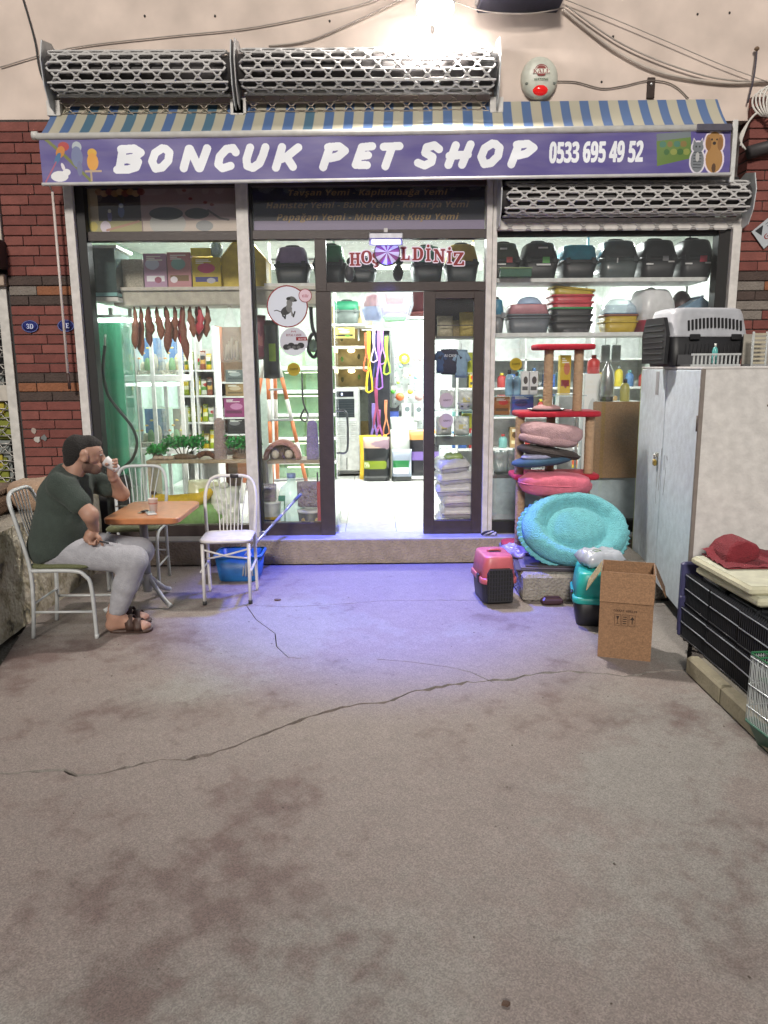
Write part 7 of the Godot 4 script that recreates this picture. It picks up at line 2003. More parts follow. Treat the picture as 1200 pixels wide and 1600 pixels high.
func build_seating():
	var grey := mat(0.50, 0.52, 0.52, 0.35, "plain")
	var whitep := mat(0.66, 0.64, 0.62, 0.4)
	var olive := mat(0.115, 0.125, 0.055, 0.75, "cloth", 0.6)
	tube_chair("grey tube chair with a green seat under the seated person", v3(-1.915, 0, -4.615), PI / 2, grey, olive, {"w": 0.345, "d": 0.36, "back": 0.90, "wires": 5})
	tube_chair("empty grey tube chair with a green seat behind the orange table", v3(-1.83, 0, -5.66), 0.06, grey, olive, {"w": 0.37, "d": 0.34, "back": 0.87})
	tube_chair("white painted tube chair standing before the blue tub", v3(-1.055, 0, -5.245), 0.05, whitep, mat(0.64, 0.61, 0.60, 0.35), {"w": 0.345, "d": 0.32, "bent": false, "pad": 0.03, "back": 0.845, "dark_feet": true, "tape": true})
	# table
	var t := thing("cafe_table", "small orange brown table with rounded corners and a grey pedestal", "table", v3(-1.50, 0, -5.0))
	var top := 0.70
	var s := soft()
	s.smooth(false)
	var ra := [[0.44, 0.60, top - 0.045], [0.475, 0.635, top - 0.035], [0.48, 0.64, top - 0.006], [0.47, 0.63, top]]
	var rings := []
	for q in ra: rings.append(ring(q[0], q[1], 0.055, q[2], 4, v3(0.01, 0, 0)))
	s.loft(rings)
	part(t, "table_top", s, mat(0.50, 0.20, 0.085, 0.28, "plain"))
	part(t, "column", soft().tube([v3(-0.10, 0.14, -0.10), v3(-0.10, top - 0.04, -0.10)], 0.028, 12), mat(0.30, 0.32, 0.33, 0.4, "plain"))
	for q in [[0.08, 0.0], [-0.04, -0.42], [-0.34, 0.10], [-0.30, -0.40]]:
		s = soft()
		s.tube(curve([v3(-0.10, 0.22, -0.10), v3(lerpf(-0.10, q[0], 0.4), 0.13, lerpf(-0.10, q[1], 0.4)), v3(lerpf(-0.10, q[0], 0.75), 0.055, lerpf(-0.10, q[1], 0.75)), v3(q[0], 0.022, q[1])], 5), 0.017, 8)
		part(t, "pedestal_foot", s, grey)
	part(t, "socket", soft().lathe(v3(-0.10, 0.10, -0.10), [v2(0.03, 0), v2(0.036, 0.03), v2(0.036, 0.12), v2(0.03, 0.13)], 12), grey)
	# things on the table
	t = thing("paper_cup", "pale pink printed paper cup on the orange table", "cup", at_y(240, 800, top))
	part(t, "cup", soft().lathe(Vector3.ZERO, [v2(0.022, 0), v2(0.024, 0.004), v2(0.031, 0.085), v2(0.033, 0.09), v2(0.028, 0.088), v2(0.022, 0.01)], 18), mat(0.55, 0.44, 0.40, 0.4))
	part(t, "print", soft().lathe(Vector3.ZERO, [v2(0.0262, 0.035), v2(0.0295, 0.065)], 18, false, false), mat(0.48, 0.20, 0.16, 0.5))
	t = thing("mobile_phone", "white mobile phone lying on the orange table", "phone", at_y(236, 803, top), 0.45)
	part(t, "case", hard().box(v3(0, 0.005, 0), v3(0.058, 0.010, 0.11), 0.004), mat(0.60, 0.60, 0.60, 0.3))
	part(t, "screen", hard().box(v3(0, 0.0105, -0.012), v3(0.045, 0.002, 0.06)), mat(0.30, 0.36, 0.38, 0.1))
	t = thing("car_key", "black car key beside the white phone", "key", at_y(226, 800, top), -0.4)
	part(t, "fob", hard().box(v3(0, 0.006, 0), v3(0.03, 0.012, 0.055), 0.005), mat(0.015, 0.015, 0.016, 0.4))
	part(t, "blade", hard().box(v3(0, 0.005, 0.045), v3(0.008, 0.003, 0.04)), mat(0.5, 0.5, 0.5, 0.3, "metal"))
	t = thing("key_ring", "bunch of keys on a ring on the orange table", "keys", at_y(184, 792, top))
	part(t, "ring", soft().tube(flat_ring(0.016, 14), 0.0022, 5, false, true), mat(0.12, 0.06, 0.04, 0.4), v3(0, 0.004, 0))
	for i in 3:
		s = hard()
		s.t = Transform3D(Basis(Vector3.UP, 0.5 - i * 0.5), v3(0.01, 0.004 + i * 0.002, 0))
		s.box(v3(0.032, 0, 0), v3(0.045, 0.0025, 0.010), 0.001)
		part(t, "key", s, mat(0.45, 0.42, 0.36, 0.3, "metal") if i else mat(0.06, 0.04, 0.03, 0.4))
	# tub and mop handle behind the white chair
	t = thing("blue_tub", "blue plastic tub under the white chair", "tub", v3(-1.075, 0, -5.80))
	part(t, "basin", soft().loft([ring(0.30, 0.26, 0.05, 0.0), ring(0.31, 0.27, 0.05, 0.012), ring(0.36, 0.31, 0.05, 0.20), ring(0.345, 0.295, 0.05, 0.20), ring(0.29, 0.25, 0.04, 0.02)], true, true), mat(0.02, 0.15, 0.42, 0.4))
	part(t, "rim", soft().loft([ring(0.355, 0.305, 0.05, 0.188), ring(0.38, 0.33, 0.05, 0.192), ring(0.38, 0.33, 0.05, 0.207), ring(0.35, 0.30, 0.05, 0.21)], false, false), mat(0.02, 0.17, 0.45, 0.4))
	var a := at_z(400, 848, -5.78)
	var b := at_z(470, 772, -6.30)
	t = thing("mop", "thin steel mop handle leaning from the blue tub to the window", "mop", a)
	var dv := b - a
	part(t, "handle", soft().tube([-dv * 0.16, dv * 0.35], 0.011, 8), mat(0.60, 0.60, 0.62, 0.35, "metal"))
	part(t, "handle_joint", soft().tube([dv * 0.35, dv * 0.55], 0.0125, 8), mat(0.25, 0.26, 0.30, 0.4))
	part(t, "handle", soft().tube([dv * 0.55, dv * 0.85], 0.011, 8), mat(0.60, 0.60, 0.62, 0.35, "metal"))
	part(t, "grip", soft().tube([dv * 0.85, dv * 1.0], 0.014, 8), mat(0.10, 0.12, 0.17, 0.4))
	s = soft()
	for i in 14:
		var an := TAU * i / 14.0
		s.tube(curve([-dv * 0.14, -dv * 0.17 + v3(cos(an) * 0.03, -0.04, sin(an) * 0.03), v3(-dv.x * 0.17 + cos(an) * 0.06, -a.y + 0.05, -dv.z * 0.17 + sin(an) * 0.05)], 4), 0.007, 5)
	part(t, "mop_head", s, mat(0.40, 0.40, 0.40, 0.9, "cloth"))
	t = thing("snap_hook", "small steel ring and hook at the foot of the white post", "hook", v3(-0.965, 0.21, -6.30))
	part(t, "ring", soft().tube(arc_ring(0.022, 14), 0.005, 6, false, true), mat(0.5, 0.5, 0.5, 0.3, "metal"), v3(0, 0.03, 0))
	part(t, "plate", hard().box(v3(-0.02, 0.02, -0.012), v3(0.03, 0.04, 0.006), 0.002), mat(0.4, 0.4, 0.4, 0.4, "metal"))
	t = thing("striped_rag", "black and white striped rag knotted at the foot of the double white post", "rag", v3(0.95, 0.21, -6.27))
	for i in 4:
		s = soft()
		s.tube(curve([v3(-0.05 + i * 0.015, 0.012, 0.0), v3(-0.03 + i * 0.02, 0.035 - 0.005 * i, 0.03), v3(0.03 + i * 0.01, 0.04 - 0.004 * i, 0.02), v3(0.07 - i * 0.01, 0.012, 0.01 * i)], 5), 0.011, 6)
		part(t, "strip", s, mat(0.6, 0.58, 0.64, 0.8, "cloth") if i % 2 else mat(0.03, 0.03, 0.04, 0.8, "cloth"))
func flat_ring(r: float, n: int) -> Array:
	var out := []
	for i in n: out.append(v3(cos(TAU * i / n) * r, 0, sin(TAU * i / n) * r))
	return out

# ================= goods beside the door =================
func floor_carrier(label: String, at: Vector3, turn: float, w: float, h: float, d: float, top: Material, low: Material, door := true) -> Node3D:
	var t := thing("pet_carrier", label, "pet carrier", at, turn, "pet carriers standing on the floor")
	var split := h * 0.52
	var s := soft()
	s.loft([ring(w * 0.84, d * 0.84, 0.04, 0.0), ring(w * 0.87, d * 0.87, 0.05, 0.012), ring(w * 0.98, d * 0.98, 0.05, split)], true, true)
	part(t, "base_tub", s, low)
	s = soft()
	s.loft([ring(w * 1.0, d * 1.0, 0.05, split - 0.03), ring(w * 1.05, d * 1.04, 0.05, split - 0.026), ring(w * 1.05, d * 1.04, 0.05, split + 0.006), ring(w * 1.0, d * 1.0, 0.05, split + 0.012)])
	part(t, "rim", s, top)
	s = soft()
	s.loft([ring(w * 0.98, d * 0.98, 0.05, split + 0.006), ring(w * 0.90, d * 0.93, 0.05, h * 0.80), ring(w * 0.84, d * 0.90, 0.05, h * 0.95), ring(w * 0.80, d * 0.86, 0.05, h * 0.985), ring(w * 0.70, d * 0.76, 0.05, h)])
	part(t, "top_shell", s, top)
	# recessed grip with a bar
	part(t, "grip_well", hard().box(v3(0, h + 0.001, 0), v3(w * 0.34, 0.004, 0.05), 0.0), mat(0.02, 0.02, 0.02, 0.6))
	s = soft()
	s.tube([v3(-w * 0.2, h + 0.002, 0), v3(-w * 0.12, h + 0.012, 0), v3(w * 0.12, h + 0.012, 0), v3(w * 0.2, h + 0.002, 0)], 0.009, 6)
	part(t, "handle", s, top)
	for sd in [-1, 1]: part(t, "latch", hard().box(v3(sd * w * 0.525, split - 0.005, d * 0.2), v3(0.016, 0.06, 0.05), 0.004), low)
	if door:
		var zf := d / 2 + 0.002
		var dp := PackedVector2Array()
		for q in [[-0.36, 0.06], [0.36, 0.06], [0.38, 0.45], [0.36, 0.66], [0.28, 0.76], [-0.28, 0.76], [-0.36, 0.66], [-0.38, 0.45]]: dp.append(v2(q[0] * w, q[1] * h))
		var dr := part(t, "door", hard().prism(dp, -0.02, 0.012), mat(0.008, 0.008, 0.009, 0.7), v3(0, 0, zf))
		s = hard()
		for i in 9: s.box(v3((-0.32 + 0.08 * i) * w, h * 0.41, 0.016), v3(0.006, h * 0.66, 0.006))
		for j in 9: s.box(v3(0, h * (0.09 + j * 0.082), 0.0165), v3(w * 0.70, 0.006, 0.006))
		part(dr, "grille", s, mat(0.03, 0.03, 0.033, 0.4))
	return t
func build_pet_goods():
	# concrete block in front of the step
	var bl := struct("platform", hard().box(v3(1.53, 0.098, -5.60), v3(1.02, 0.196, 1.08), 0.02), mat(0.30, 0.27, 0.235, 0.9, "stone", 1.8))
	bl.set_meta("kind", "structure")
	var blk := mat(0.014, 0.014, 0.016, 0.45)
	floor_carrier("coral pink and black pet carrier standing by the step", v3(0.83, 0, -5.19), 0.10, 0.245, 0.34, 0.36, mat(0.56, 0.12, 0.14, 0.4), mat(0.02, 0.02, 0.03, 0.45))
	floor_carrier("teal green and black pet carrier behind the cardboard box", v3(1.43, 0, -4.71), -0.20, 0.31, 0.35, 0.40, mat(0.02, 0.40, 0.34, 0.4), blk, false)
	# folded bag on the teal carrier
	var t := thing("plastic_pack", "clear plastic pack with a round green print on the teal carrier", "pack", v3(1.44, 0.362, -4.72), 0.25)
	part(t, "pack", pillow(0.27, 0.21, 0.10, 12, 0.35, 6.0, 4), mat(0.42, 0.45, 0.50, 0.25), v3(0, 0.045, 0))
	part(t, "print", soft().sphere(v3(-0.04, 0.088, 0.03), v3(0.05, 0.010, 0.045), 14, 5), mat(0.55, 0.58, 0.52, 0.4))
	part(t, "emblem", soft().tube(flat_ring(0.026, 16), 0.003, 5, false, true), mat(0.10, 0.22, 0.10, 0.5), v3(-0.04, 0.099, 0.03))
	# cat tree: red platforms, sisal posts
	var red := mat(0.42, 0.012, 0.030, 0.9, "cloth", 0.6)
	var sis := mat(0.42, 0.28, 0.17, 0.9, "stone", 1.2)
	var org := v3(1.37, 0.2, -5.80)
	t = thing("cat_tree", "tall cat tree with red platforms and tan rope posts", "cat tree", org)
	var lv := {}
	for q in [["top", 541], ["mid", 645], ["low", 742], ["base", 835]]: lv[q[0]] = at_z(870, q[1], -5.75).y - 0.2
	var plate := func(nm: String, xa: float, xb: float, y: float, d: float):
		var s := soft()
		var cx := (xa + xb) / 2
		s.loft([ring(xb - xa - 0.02, d - 0.02, 0.06, y - 0.026, 5, v3(cx, 0, 0)), ring(xb - xa, d, 0.07, y - 0.018, 5, v3(cx, 0, 0)), ring(xb - xa, d, 0.07, y + 0.006, 5, v3(cx, 0, 0)), ring(xb - xa - 0.02, d - 0.02, 0.06, y + 0.014, 5, v3(cx, 0, 0))])
		part(t, nm, s, red)
	var X := func(px: float, py: float) -> float: return at_z(px, py, -5.75).x - org.x
	plate.call("top_platform", X.call(836, 541), X.call(928, 541), lv.top, 0.32)
	plate.call("middle_platform", X.call(806, 645), X.call(935, 645), lv.mid, 0.36)
	plate.call("lower_platform", X.call(800, 742), X.call(932, 748), lv.low, 0.36)
	plate.call("base_plate", X.call(790, 838), X.call(930, 840), 0.03, 0.46)
	for q in [[858, 541, "top", "mid", 0.07], [905, 541, "top", "mid", 0.07], [812, 645, "mid", "low", 0.10], [921, 645, "mid", "low", 0.10], [868, 645, "mid", "low", -0.12], [818, 742, "low", "", 0.10], [914, 745, "low", "", 0.10], [860, 742, "low", "", -0.12]]:
		var x: float = X.call(q[0], q[1])
		var y1: float = lv[q[2]] - 0.026
		var y0: float = (lv[q[3]] if q[3] else 0.03) + 0.012
		if q[0] == 818: x = X.call(812, 760)
		var prof := []
		var n := 34
		for i in n + 1: prof.append(v2(0.0345 + (0.002 if i % 2 else 0.0), lerpf(y0, y1, i / float(n))))
		part(t, "post", soft().lathe(v3(x, 0, q[4] * 0.8), prof, 14), sis)
	t = thing("round_tray", "shallow dark tray with a pink pad on the middle cat tree platform", "tray", org + v3(X.call(855, 640), lv.mid + 0.014, 0.03))
	part(t, "tray", soft().lathe(Vector3.ZERO, [v2(0.10, 0), v2(0.145, 0.012), v2(0.15, 0.018), v2(0.13, 0.014)], 22, true, true, 0.8), mat(0.13, 0.14, 0.15, 0.3))
	part(t, "pad", soft().sphere(v3(0, 0.016, 0), v3(0.11, 0.035, 0.085), 18, 8, 1.57), mat(0.44, 0.25, 0.25, 0.9, "cloth"))
	# cushions piled between the posts
	var C := func(px: float, py: float, z: float) -> Vector3: return at_z(px, py, z)
	var base := Vector3.ZERO
	var spx := [["folded pale pink fleece bed wedged under the middle platform", 862, 676, -5.66, 0.235, 0.15, 0.17, mat(0.46, 0.29, 0.30, 0.9, "cloth", 1.2), -0.12, 2], ["dark brown ring bed under the pink fleece", 858, 706, -5.64, 0.235, 0.17, 0.085, mat(0.045, 0.035, 0.032, 0.9, "cloth", 0.8), -0.16, 3], ["dark blue oval bed with a lilac lining", 848, 719, -5.60, 0.230, 0.15, 0.075, mat(0.035, 0.085, 0.14, 0.9, "cloth", 0.8), 0.10, 4], ["bright pink plump pet cushion on the lower platform", 867, 755, -5.56, 0.275, 0.17, 0.185, mat(0.62, 0.14, 0.20, 0.9, "cloth", 0.5), -0.04, 6]]
	for q in spx:
		var p: Vector3 = C.call(q[1], q[2], q[3])
		t = thing("pet_cushion", q[0], "pet bed", p, 0.0, "")
		t.rotation.z = q[8]
		var s := soft()
		cushion(s, Vector3.ZERO, q[4], q[5], q[6], 0.02, 30, q[9], 0.10)
		part(t, "cover", s, q[7])
		if q[9] == 4:
			s = soft()
			cushion(s, v3(0.0, 0.038, 0.01), 0.16, 0.11, 0.05, 0.0, 24, 9, 0.12)
			part(t, "lining", s, mat(0.36, 0.36, 0.50, 0.9, "cloth", 0.8))
		elif q[9] == 2:
			s = soft()
			cushion(s, v3(-0.02, -0.055, 0.02), 0.225, 0.14, 0.09, 0.0, 28, 12, 0.12)
			part(t, "fold", s, mat(0.46, 0.29, 0.30, 0.9, "cloth", 1.2))
		else:
			s = soft()
			var pts := []
			for i in 30: pts.append(v3(cos(TAU * i / 30.0) * q[4] * 0.99, 0, sin(TAU * i / 30.0) * q[5] * 0.99))
			s.tube(pts, 0.006, 5, false, true)
			part(t, "piping", s, q[7])
	# big turquoise bed leaning on the pile
	var bc := at_z(899, 826, -5.30)
	t = thing("pet_bed", "large turquoise plush oval pet bed leaning by the cat tree", "pet bed", bc)
	t.rotation = v3(0.95, -0.02, -0.05)
	var tq := mat(0.17, 0.52, 0.57, 0.95, "cloth", 2.2)
	var s2 := soft()
	var rr := []
	var pr := [[0.50, -0.075], [0.90, -0.07], [1.0, -0.03], [0.985, 0.02], [0.92, 0.065], [0.82, 0.085], [0.72, 0.078], [0.62, 0.045], [0.56, 0.035], [0.50, 0.055], [0.38, 0.072], [0.18, 0.078]]
	var nz := FastNoiseLite.new()
	nz.seed = 3; nz.frequency = 2.2
	for q in pr:
		var r := []
		for j in 72:
			var a := -TAU * j / 72.0
			var k: float = q[0] * (1.0 + 0.022 * nz.get_noise_3d(cos(a) * 2.4, q[1] * 8, sin(a) * 2.4))
			r.append(v3(cos(a) * 0.385 * k, q[1] * (1.0 + 0.28 * q[0] * q[0] * q[0] * nz.get_noise_3d(cos(a) * 2, 5.0, sin(a) * 2)), sin(a) * 0.285 * k))
		rr.append(r)
	s2.loft(rr)
	part(t, "cushion", s2, tq)
	s2 = soft()      # gathered frill round the rim
	rr = []
	for q in [[0.93, -0.045], [1.04, -0.05], [1.075, -0.055], [1.04, -0.062], [0.93, -0.06]]:
		var r := []
		for j in 150:
			var a := -TAU * j / 150.0
			var k: float = q[0] + (0.016 * sin(j * 1.9) if q[0] > 1.0 else 0.0)
			r.append(v3(cos(a) * 0.385 * k, q[1] + (0.010 * sin(j * 1.9 + 1.0) if q[0] > 1.0 else 0.0), sin(a) * 0.285 * k))
		rr.append(r)
	s2.loft(rr, false, false)
	part(t, "frill", s2, tq)
	# dark crate under the bed, stacked sheets, folded bags
	t = thing("dark_crate", "dark blue black plastic bed shell under the turquoise bed", "crate", v3(1.45, 0.235, -5.55))
	part(t, "shell", soft().loft([ring(0.58, 0.40, 0.08, 0.0), ring(0.66, 0.46, 0.1, 0.15), ring(0.64, 0.44, 0.1, 0.155), ring(0.56, 0.38, 0.08, 0.02)]), mat(0.016, 0.017, 0.024, 0.5))
	part(t, "rim", soft().loft([ring(0.655, 0.455, 0.1, 0.145), ring(0.68, 0.48, 0.1, 0.15), ring(0.66, 0.46, 0.1, 0.16)], false, false), mat(0.02, 0.02, 0.03, 0.5))
	t = thing("folded_sheets", "stack of folded grey purple plastic sheets on the concrete block", "sheets", v3(1.36, 0.197, -5.36), -0.12)
	for i in 3: part(t, "sheet", hard().box(v3(0.02 * i, 0.007 + i * 0.0125, -0.01 * i), v3(0.70 - 0.03 * i, 0.012, 0.46), 0.003), mat(0.15, 0.13, 0.17, 0.4) if i % 2 else mat(0.06, 0.05, 0.06, 0.5))
	t = thing("folded_bag", "crumpled purple plastic bag beside the cat tree base", "bag", v3(1.09, 0.20, -5.62), 0.5)
	part(t, "film", pillow(0.26, 0.34, 0.06, 12, 1.2, 4.0, 21), mat(0.22, 0.17, 0.30, 0.35), v3(0, 0.03, 0))
	part(t, "handle", soft().tube(curve([v3(-0.06, 0.05, 0.14), v3(-0.04, 0.07, 0.2), v3(0.04, 0.06, 0.2), v3(0.06, 0.05, 0.14)], 5), 0.008, 6), mat(0.10, 0.08, 0.14, 0.4))
	t = thing("brown_soap", "dark maroon rounded block at the foot of the concrete block", "block", at_y(863, 946))
	part(t, "block", hard().box(v3(0, 0.028, -0.02), v3(0.145, 0.055, 0.07), 0.018), mat(0.05, 0.018, 0.022, 0.5))
	part(t, "top_plate", hard().box(v3(0, 0.057, -0.02), v3(0.10, 0.004, 0.04), 0.001), mat(0.04, 0.015, 0.02, 0.4))
	# open cardboard box
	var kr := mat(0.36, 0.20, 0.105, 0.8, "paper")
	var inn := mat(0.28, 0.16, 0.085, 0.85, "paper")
	t = thing("cardboard_box", "tall open cardboard box with fragile marks on the floor", "box", v3(1.425, 0, -4.125), -0.33)
	var w := 0.285
	var d := 0.25
	var h := 0.50
	part(t, "front", hard().box(v3(0, h / 2, d / 2), v3(w, h, 0.005)), kr)
	part(t, "back", hard().box(v3(0, h / 2 + 0.004, -d / 2), v3(w, h, 0.005)), kr)
	for sd in [-1, 1]: part(t, "side", hard().box(v3(sd * (w / 2 - 0.0025), h / 2, 0), v3(0.005, h, d - 0.006)), kr)
	part(t, "bottom", hard().box(v3(0, 0.004, 0), v3(w - 0.012, 0.005, d - 0.012)), inn)
	# flaps: front folded down flat, side flaps hanging out, rear flap standing
	var fl := hard()
	fl.t = Transform3D(Basis(Vector3.RIGHT, -0.035), v3(0, h, d / 2 + 0.004))
	fl.box(v3(0, -0.085, 0.004), v3(w + 0.002, 0.17, 0.004))
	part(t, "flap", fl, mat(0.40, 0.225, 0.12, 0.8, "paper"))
	fl = hard()
	fl.t = Transform3D(Basis(Vector3.BACK, -0.55), v3(-w / 2 - 0.004, h, 0))
	fl.box(v3(0, -0.07, 0), v3(0.004, 0.14, d - 0.01))
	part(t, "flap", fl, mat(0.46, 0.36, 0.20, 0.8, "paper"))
	fl = hard()
	fl.t = Transform3D(Basis(Vector3.BACK, 0.42), v3(w / 2 + 0.004, h, 0))
	fl.box(v3(0, -0.07, 0), v3(0.004, 0.14, d - 0.03))
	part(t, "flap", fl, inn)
	fl = hard()
	fl.t = Transform3D(Basis(Vector3.RIGHT, 0.25), v3(0, h + 0.006, -d / 2 - 0.004))
	fl.box(v3(0, -0.09, -0.003), v3(w, 0.17, 0.004))
	part(t, "flap", fl, kr)
	var c := Canvas.new(256, 192, Color(0.6, 0.45, 0.33, 0))
	var ink := Color(0.17, 0.11, 0.08)
	c.text("DİKKAT  KIRILIR", 30, 6, 200, 26, ink, font())
	for k in 3:
		var x := 40.0 + k * 62
		for q in [[x, 56, 54, 3], [x, 158, 54, 3], [x, 56, 3, 104], [x + 51, 56, 3, 104]]: c.rect(q[0], q[1], q[2], q[3], ink)
	c.poly(PackedVector2Array([v2(54, 72), v2(80, 72), v2(70, 104), v2(64, 104)]), ink); c.rect(65, 104, 4, 34, ink); c.rect(56, 138, 22, 5, ink)
	for i in 4: c.rect(112, 74 + i * 20, 32, 8, ink)
	c.poly(PackedVector2Array([v2(192, 70), v2(212, 100), v2(172, 100)]), ink); c.rect(188, 100, 8, 40, ink)
	part(t, "printed_marks", sheet(0.16, 0.12), print_mat(c.im, 0.8, true), v3(-0.005, 0.175, d / 2 + 0.0045))

# ================= cabinet, cages =================
func build_right_side():
	# white metal cabinet
	var a := at_y(988, 890)        # far foot of the long face
	var b := at_y(1071, 1000)      # near foot
	var dir := (b - a).normalized()
	var L := a.distance_to(b)
	var turn := atan2(-dir.z, dir.x)     # local +x runs along the long face, towards the camera
	var t := thing("metal_cabinet", "scuffed white metal cabinet with a brass padlock", "cabinet", a, turn)
	var H := 1.60
	var D := 0.95
	var wht := mat(0.63, 0.70, 0.75, 0.45, "plain", 0.15)
	var endm := mat(0.62, 0.60, 0.58, 0.5, "plain", 0.15)
	# local: x along the face, -z into the cabinet is to the right of the walking direction
	part(t, "carcass", hard().box(v3(L / 2, H / 2 + 0.06, -D / 2 - 0.012), v3(L - 0.01, H - 0.12, D - 0.02)), endm)
	part(t, "end_panel", hard().box(v3(L + 0.004, H / 2 + 0.06, -D / 2), v3(0.012, H - 0.10, D), 0.003), endm)
	part(t, "top_panel", hard().box(v3(L / 2, H + 0.006, -D / 2), v3(L + 0.03, 0.014, D + 0.02), 0.003), endm)
	for k in 2:
		part(t, "door", hard().box(v3(L * (0.25 + 0.5 * k), H / 2 + 0.065, 0.004), v3(L / 2 - 0.012, H - 0.14, 0.016), 0.004), wht)
	part(t, "edge_strip", hard().box(v3(-0.010, H / 2 + 0.06, -0.005), v3(0.016, H - 0.12, 0.03), 0.003), mat(0.40, 0.50, 0.05, 0.5))
	part(t, "corner_post", hard().box(v3(L + 0.004, H / 2, 0.006), v3(0.022, H, 0.022), 0.003), mat(0.20, 0.17, 0.15, 0.6, "plain"))
	for x in [0.06, L * 0.5, L - 0.05]:
		for z in [-0.06, -D + 0.06]: part(t, "leg", hard().box(v3(x, 0.06, z), v3(0.05, 0.12, 0.05)), mat(0.03, 0.025, 0.022, 0.7))
	part(t, "plinth", hard().box(v3(L / 2, 0.07, -0.10), v3(L - 0.06, 0.10, 0.02)), mat(0.02, 0.018, 0.017, 0.8))
	for y in [0.35, 1.25]: part(t, "hinge", soft().lathe(v3(L - 0.004, y, 0.016), [v2(0.009, 0), v2(0.009, 0.09)], 8), mat(0.10, 0.08, 0.07, 0.6))
	# hasp on the far door
	var px := L * 0.42
	var hy := 0.98
	part(t, "hasp", hard().box(v3(px, hy + 0.03, 0.016), v3(0.05, 0.03, 0.012), 0.002), mat(0.4, 0.38, 0.32, 0.4, "metal"))
	part(t, "staple", soft().tube(curve([v3(px - 0.012, hy + 0.028, 0.015), v3(px - 0.012, hy + 0.028, 0.035), v3(px + 0.012, hy + 0.028, 0.035), v3(px + 0.012, hy + 0.028, 0.015)], 3), 0.005, 6), mat(0.4, 0.38, 0.32, 0.4, "metal"))
	# scratches and rust marks on the sheet metal
	for q in [[0.78, 0.92, 0.006, 0.30, -0.12], [0.88, 0.98, 0.005, 0.10, 0.1], [0.92, 0.86, 0.004, 0.20, -0.2], [0.70, 0.80, 0.004, 0.26, 0.03], [0.55, 1.50, 0.09, 0.16, 0.0], [0.95, 1.02, 0.012, 0.03, 0.7]]:
		var s := hard()
		s.t = Transform3D(Basis(Vector3.BACK, q[4]), v3(q[0] * L * 0.62, q[1], 0.0135))
		s.box(Vector3.ZERO, v3(q[2], q[3], 0.001))
		part(t, "scuff", s, mat(0.32, 0.32, 0.33, 0.6))
	for q in [[0.62, 1.40, 0.03, 0.012, 0.3], [0.60, 1.27, 0.035, 0.014, 1.0], [0.30, 1.52, 0.02, 0.012, 0.2], [0.40, 1.06, 0.05, 0.012, -0.6], [0.22, 0.92, 0.05, 0.016, -0.8], [0.5, 0.70, 0.03, 0.01, 0.6]]:
		var s := hard()
		var pos := v3(L + 0.0115, q[1], -D * (1.0 - q[0]) )
		s.t = Transform3D(Basis(Vector3.RIGHT, q[4]), pos)
		s.box(Vector3.ZERO, v3(0.001, q[3], q[2]))
		part(t, "rust_spot", s, mat(0.12, 0.085, 0.065, 0.9))
	# padlock
	var basis_c := Basis(Vector3.UP, turn)
	var pl := thing("padlock", "brass padlock hanging from the white cabinet hasp", "padlock", a + basis_c * v3(px, hy - 0.045, 0.030), turn)
	part(pl, "body", hard().box(v3(0, 0.022, 0), v3(0.055, 0.045, 0.02), 0.006), mat(0.50, 0.36, 0.10, 0.3, "metal"))
	part(pl, "shackle", soft().tube(curve([v3(-0.016, 0.04, 0), v3(-0.016, 0.065, 0), v3(0, 0.082, 0), v3(0.016, 0.065, 0), v3(0.016, 0.04, 0)], 4), 0.0045, 6), mat(0.6, 0.6, 0.6, 0.25, "metal"))
	# grey and black carrier on the cabinet
	var ytop := H + 0.0135
	t = thing("pet_carrier", "long light grey and black pet carrier on top of the white cabinet", "pet carrier", v3(2.125, ytop, -5.10), 0.16)
	var w := 0.56
	var d := 0.36
	var h := 0.37
	var lowm := mat(0.012, 0.012, 0.014, 0.5)
	var topm := mat(0.42, 0.43, 0.46, 0.4)
	var s := soft()
	s.loft([ring(w * 0.88, d * 0.86, 0.04, 0.0), ring(w * 0.90, d * 0.88, 0.05, 0.012), ring(w * 0.98, d * 0.98, 0.05, h * 0.52)])
	part(t, "base_tub", s, lowm)
	s = soft()
	s.loft([ring(w * 0.99, d * 0.99, 0.05, h * 0.50), ring(w * 1.01, d * 1.02, 0.05, h * 0.515), ring(w * 0.96, d * 0.97, 0.05, h * 0.56), ring(w * 0.90, d * 0.88, 0.06, h * 0.88), ring(w * 0.86, d * 0.82, 0.06, h * 0.97), ring(w * 0.74, d * 0.7, 0.06, h)])
	part(t, "top_shell", s, topm)
	for i in 15:
		var sl := hard()
		sl.t = Transform3D(Basis(Vector3.RIGHT, -0.14), v3(-0.16 + i * 0.026, h * 0.74 - 0.00012 * pow(i - 7, 2) * 3.0, d * 0.478))
		sl.box(Vector3.ZERO, v3(0.011, 0.065, 0.012), 0.002)
		part(t, "vent_slot", sl, mat(0.006, 0.006, 0.008, 0.8))
	for i in 14: part(t, "vent_rib", hard().box(v3(-0.17 + i * 0.027, h * 0.27, d * 0.468), v3(0.008, 0.09, 0.01), 0.002), mat(0.022, 0.022, 0.025, 0.4))
	for x in [-0.12, 0.17]: part(t, "latch", hard().box(v3(x, h * 0.50, d * 0.515), v3(0.07, 0.035, 0.016), 0.004), lowm)
	s = soft()
	s.t = Transform3D(Basis(Vector3.UP, -PI / 2), v3(-w * 0.49, 0, 0))
	s.smooth(false)
	s.prism(PackedVector2Array([v2(-0.14, 0.02), v2(0.14, 0.02), v2(0.155, 0.20), v2(0.11, 0.31), v2(-0.11, 0.31), v2(-0.155, 0.20)]), 0.0, 0.025)
	var dr := part(t, "door", s, lowm)
	s = hard()
	for i in 7: s.box(v3(-w * 0.49 - 0.028, 0.05 + i * 0.036, 0), v3(0.006, 0.006, 0.24))
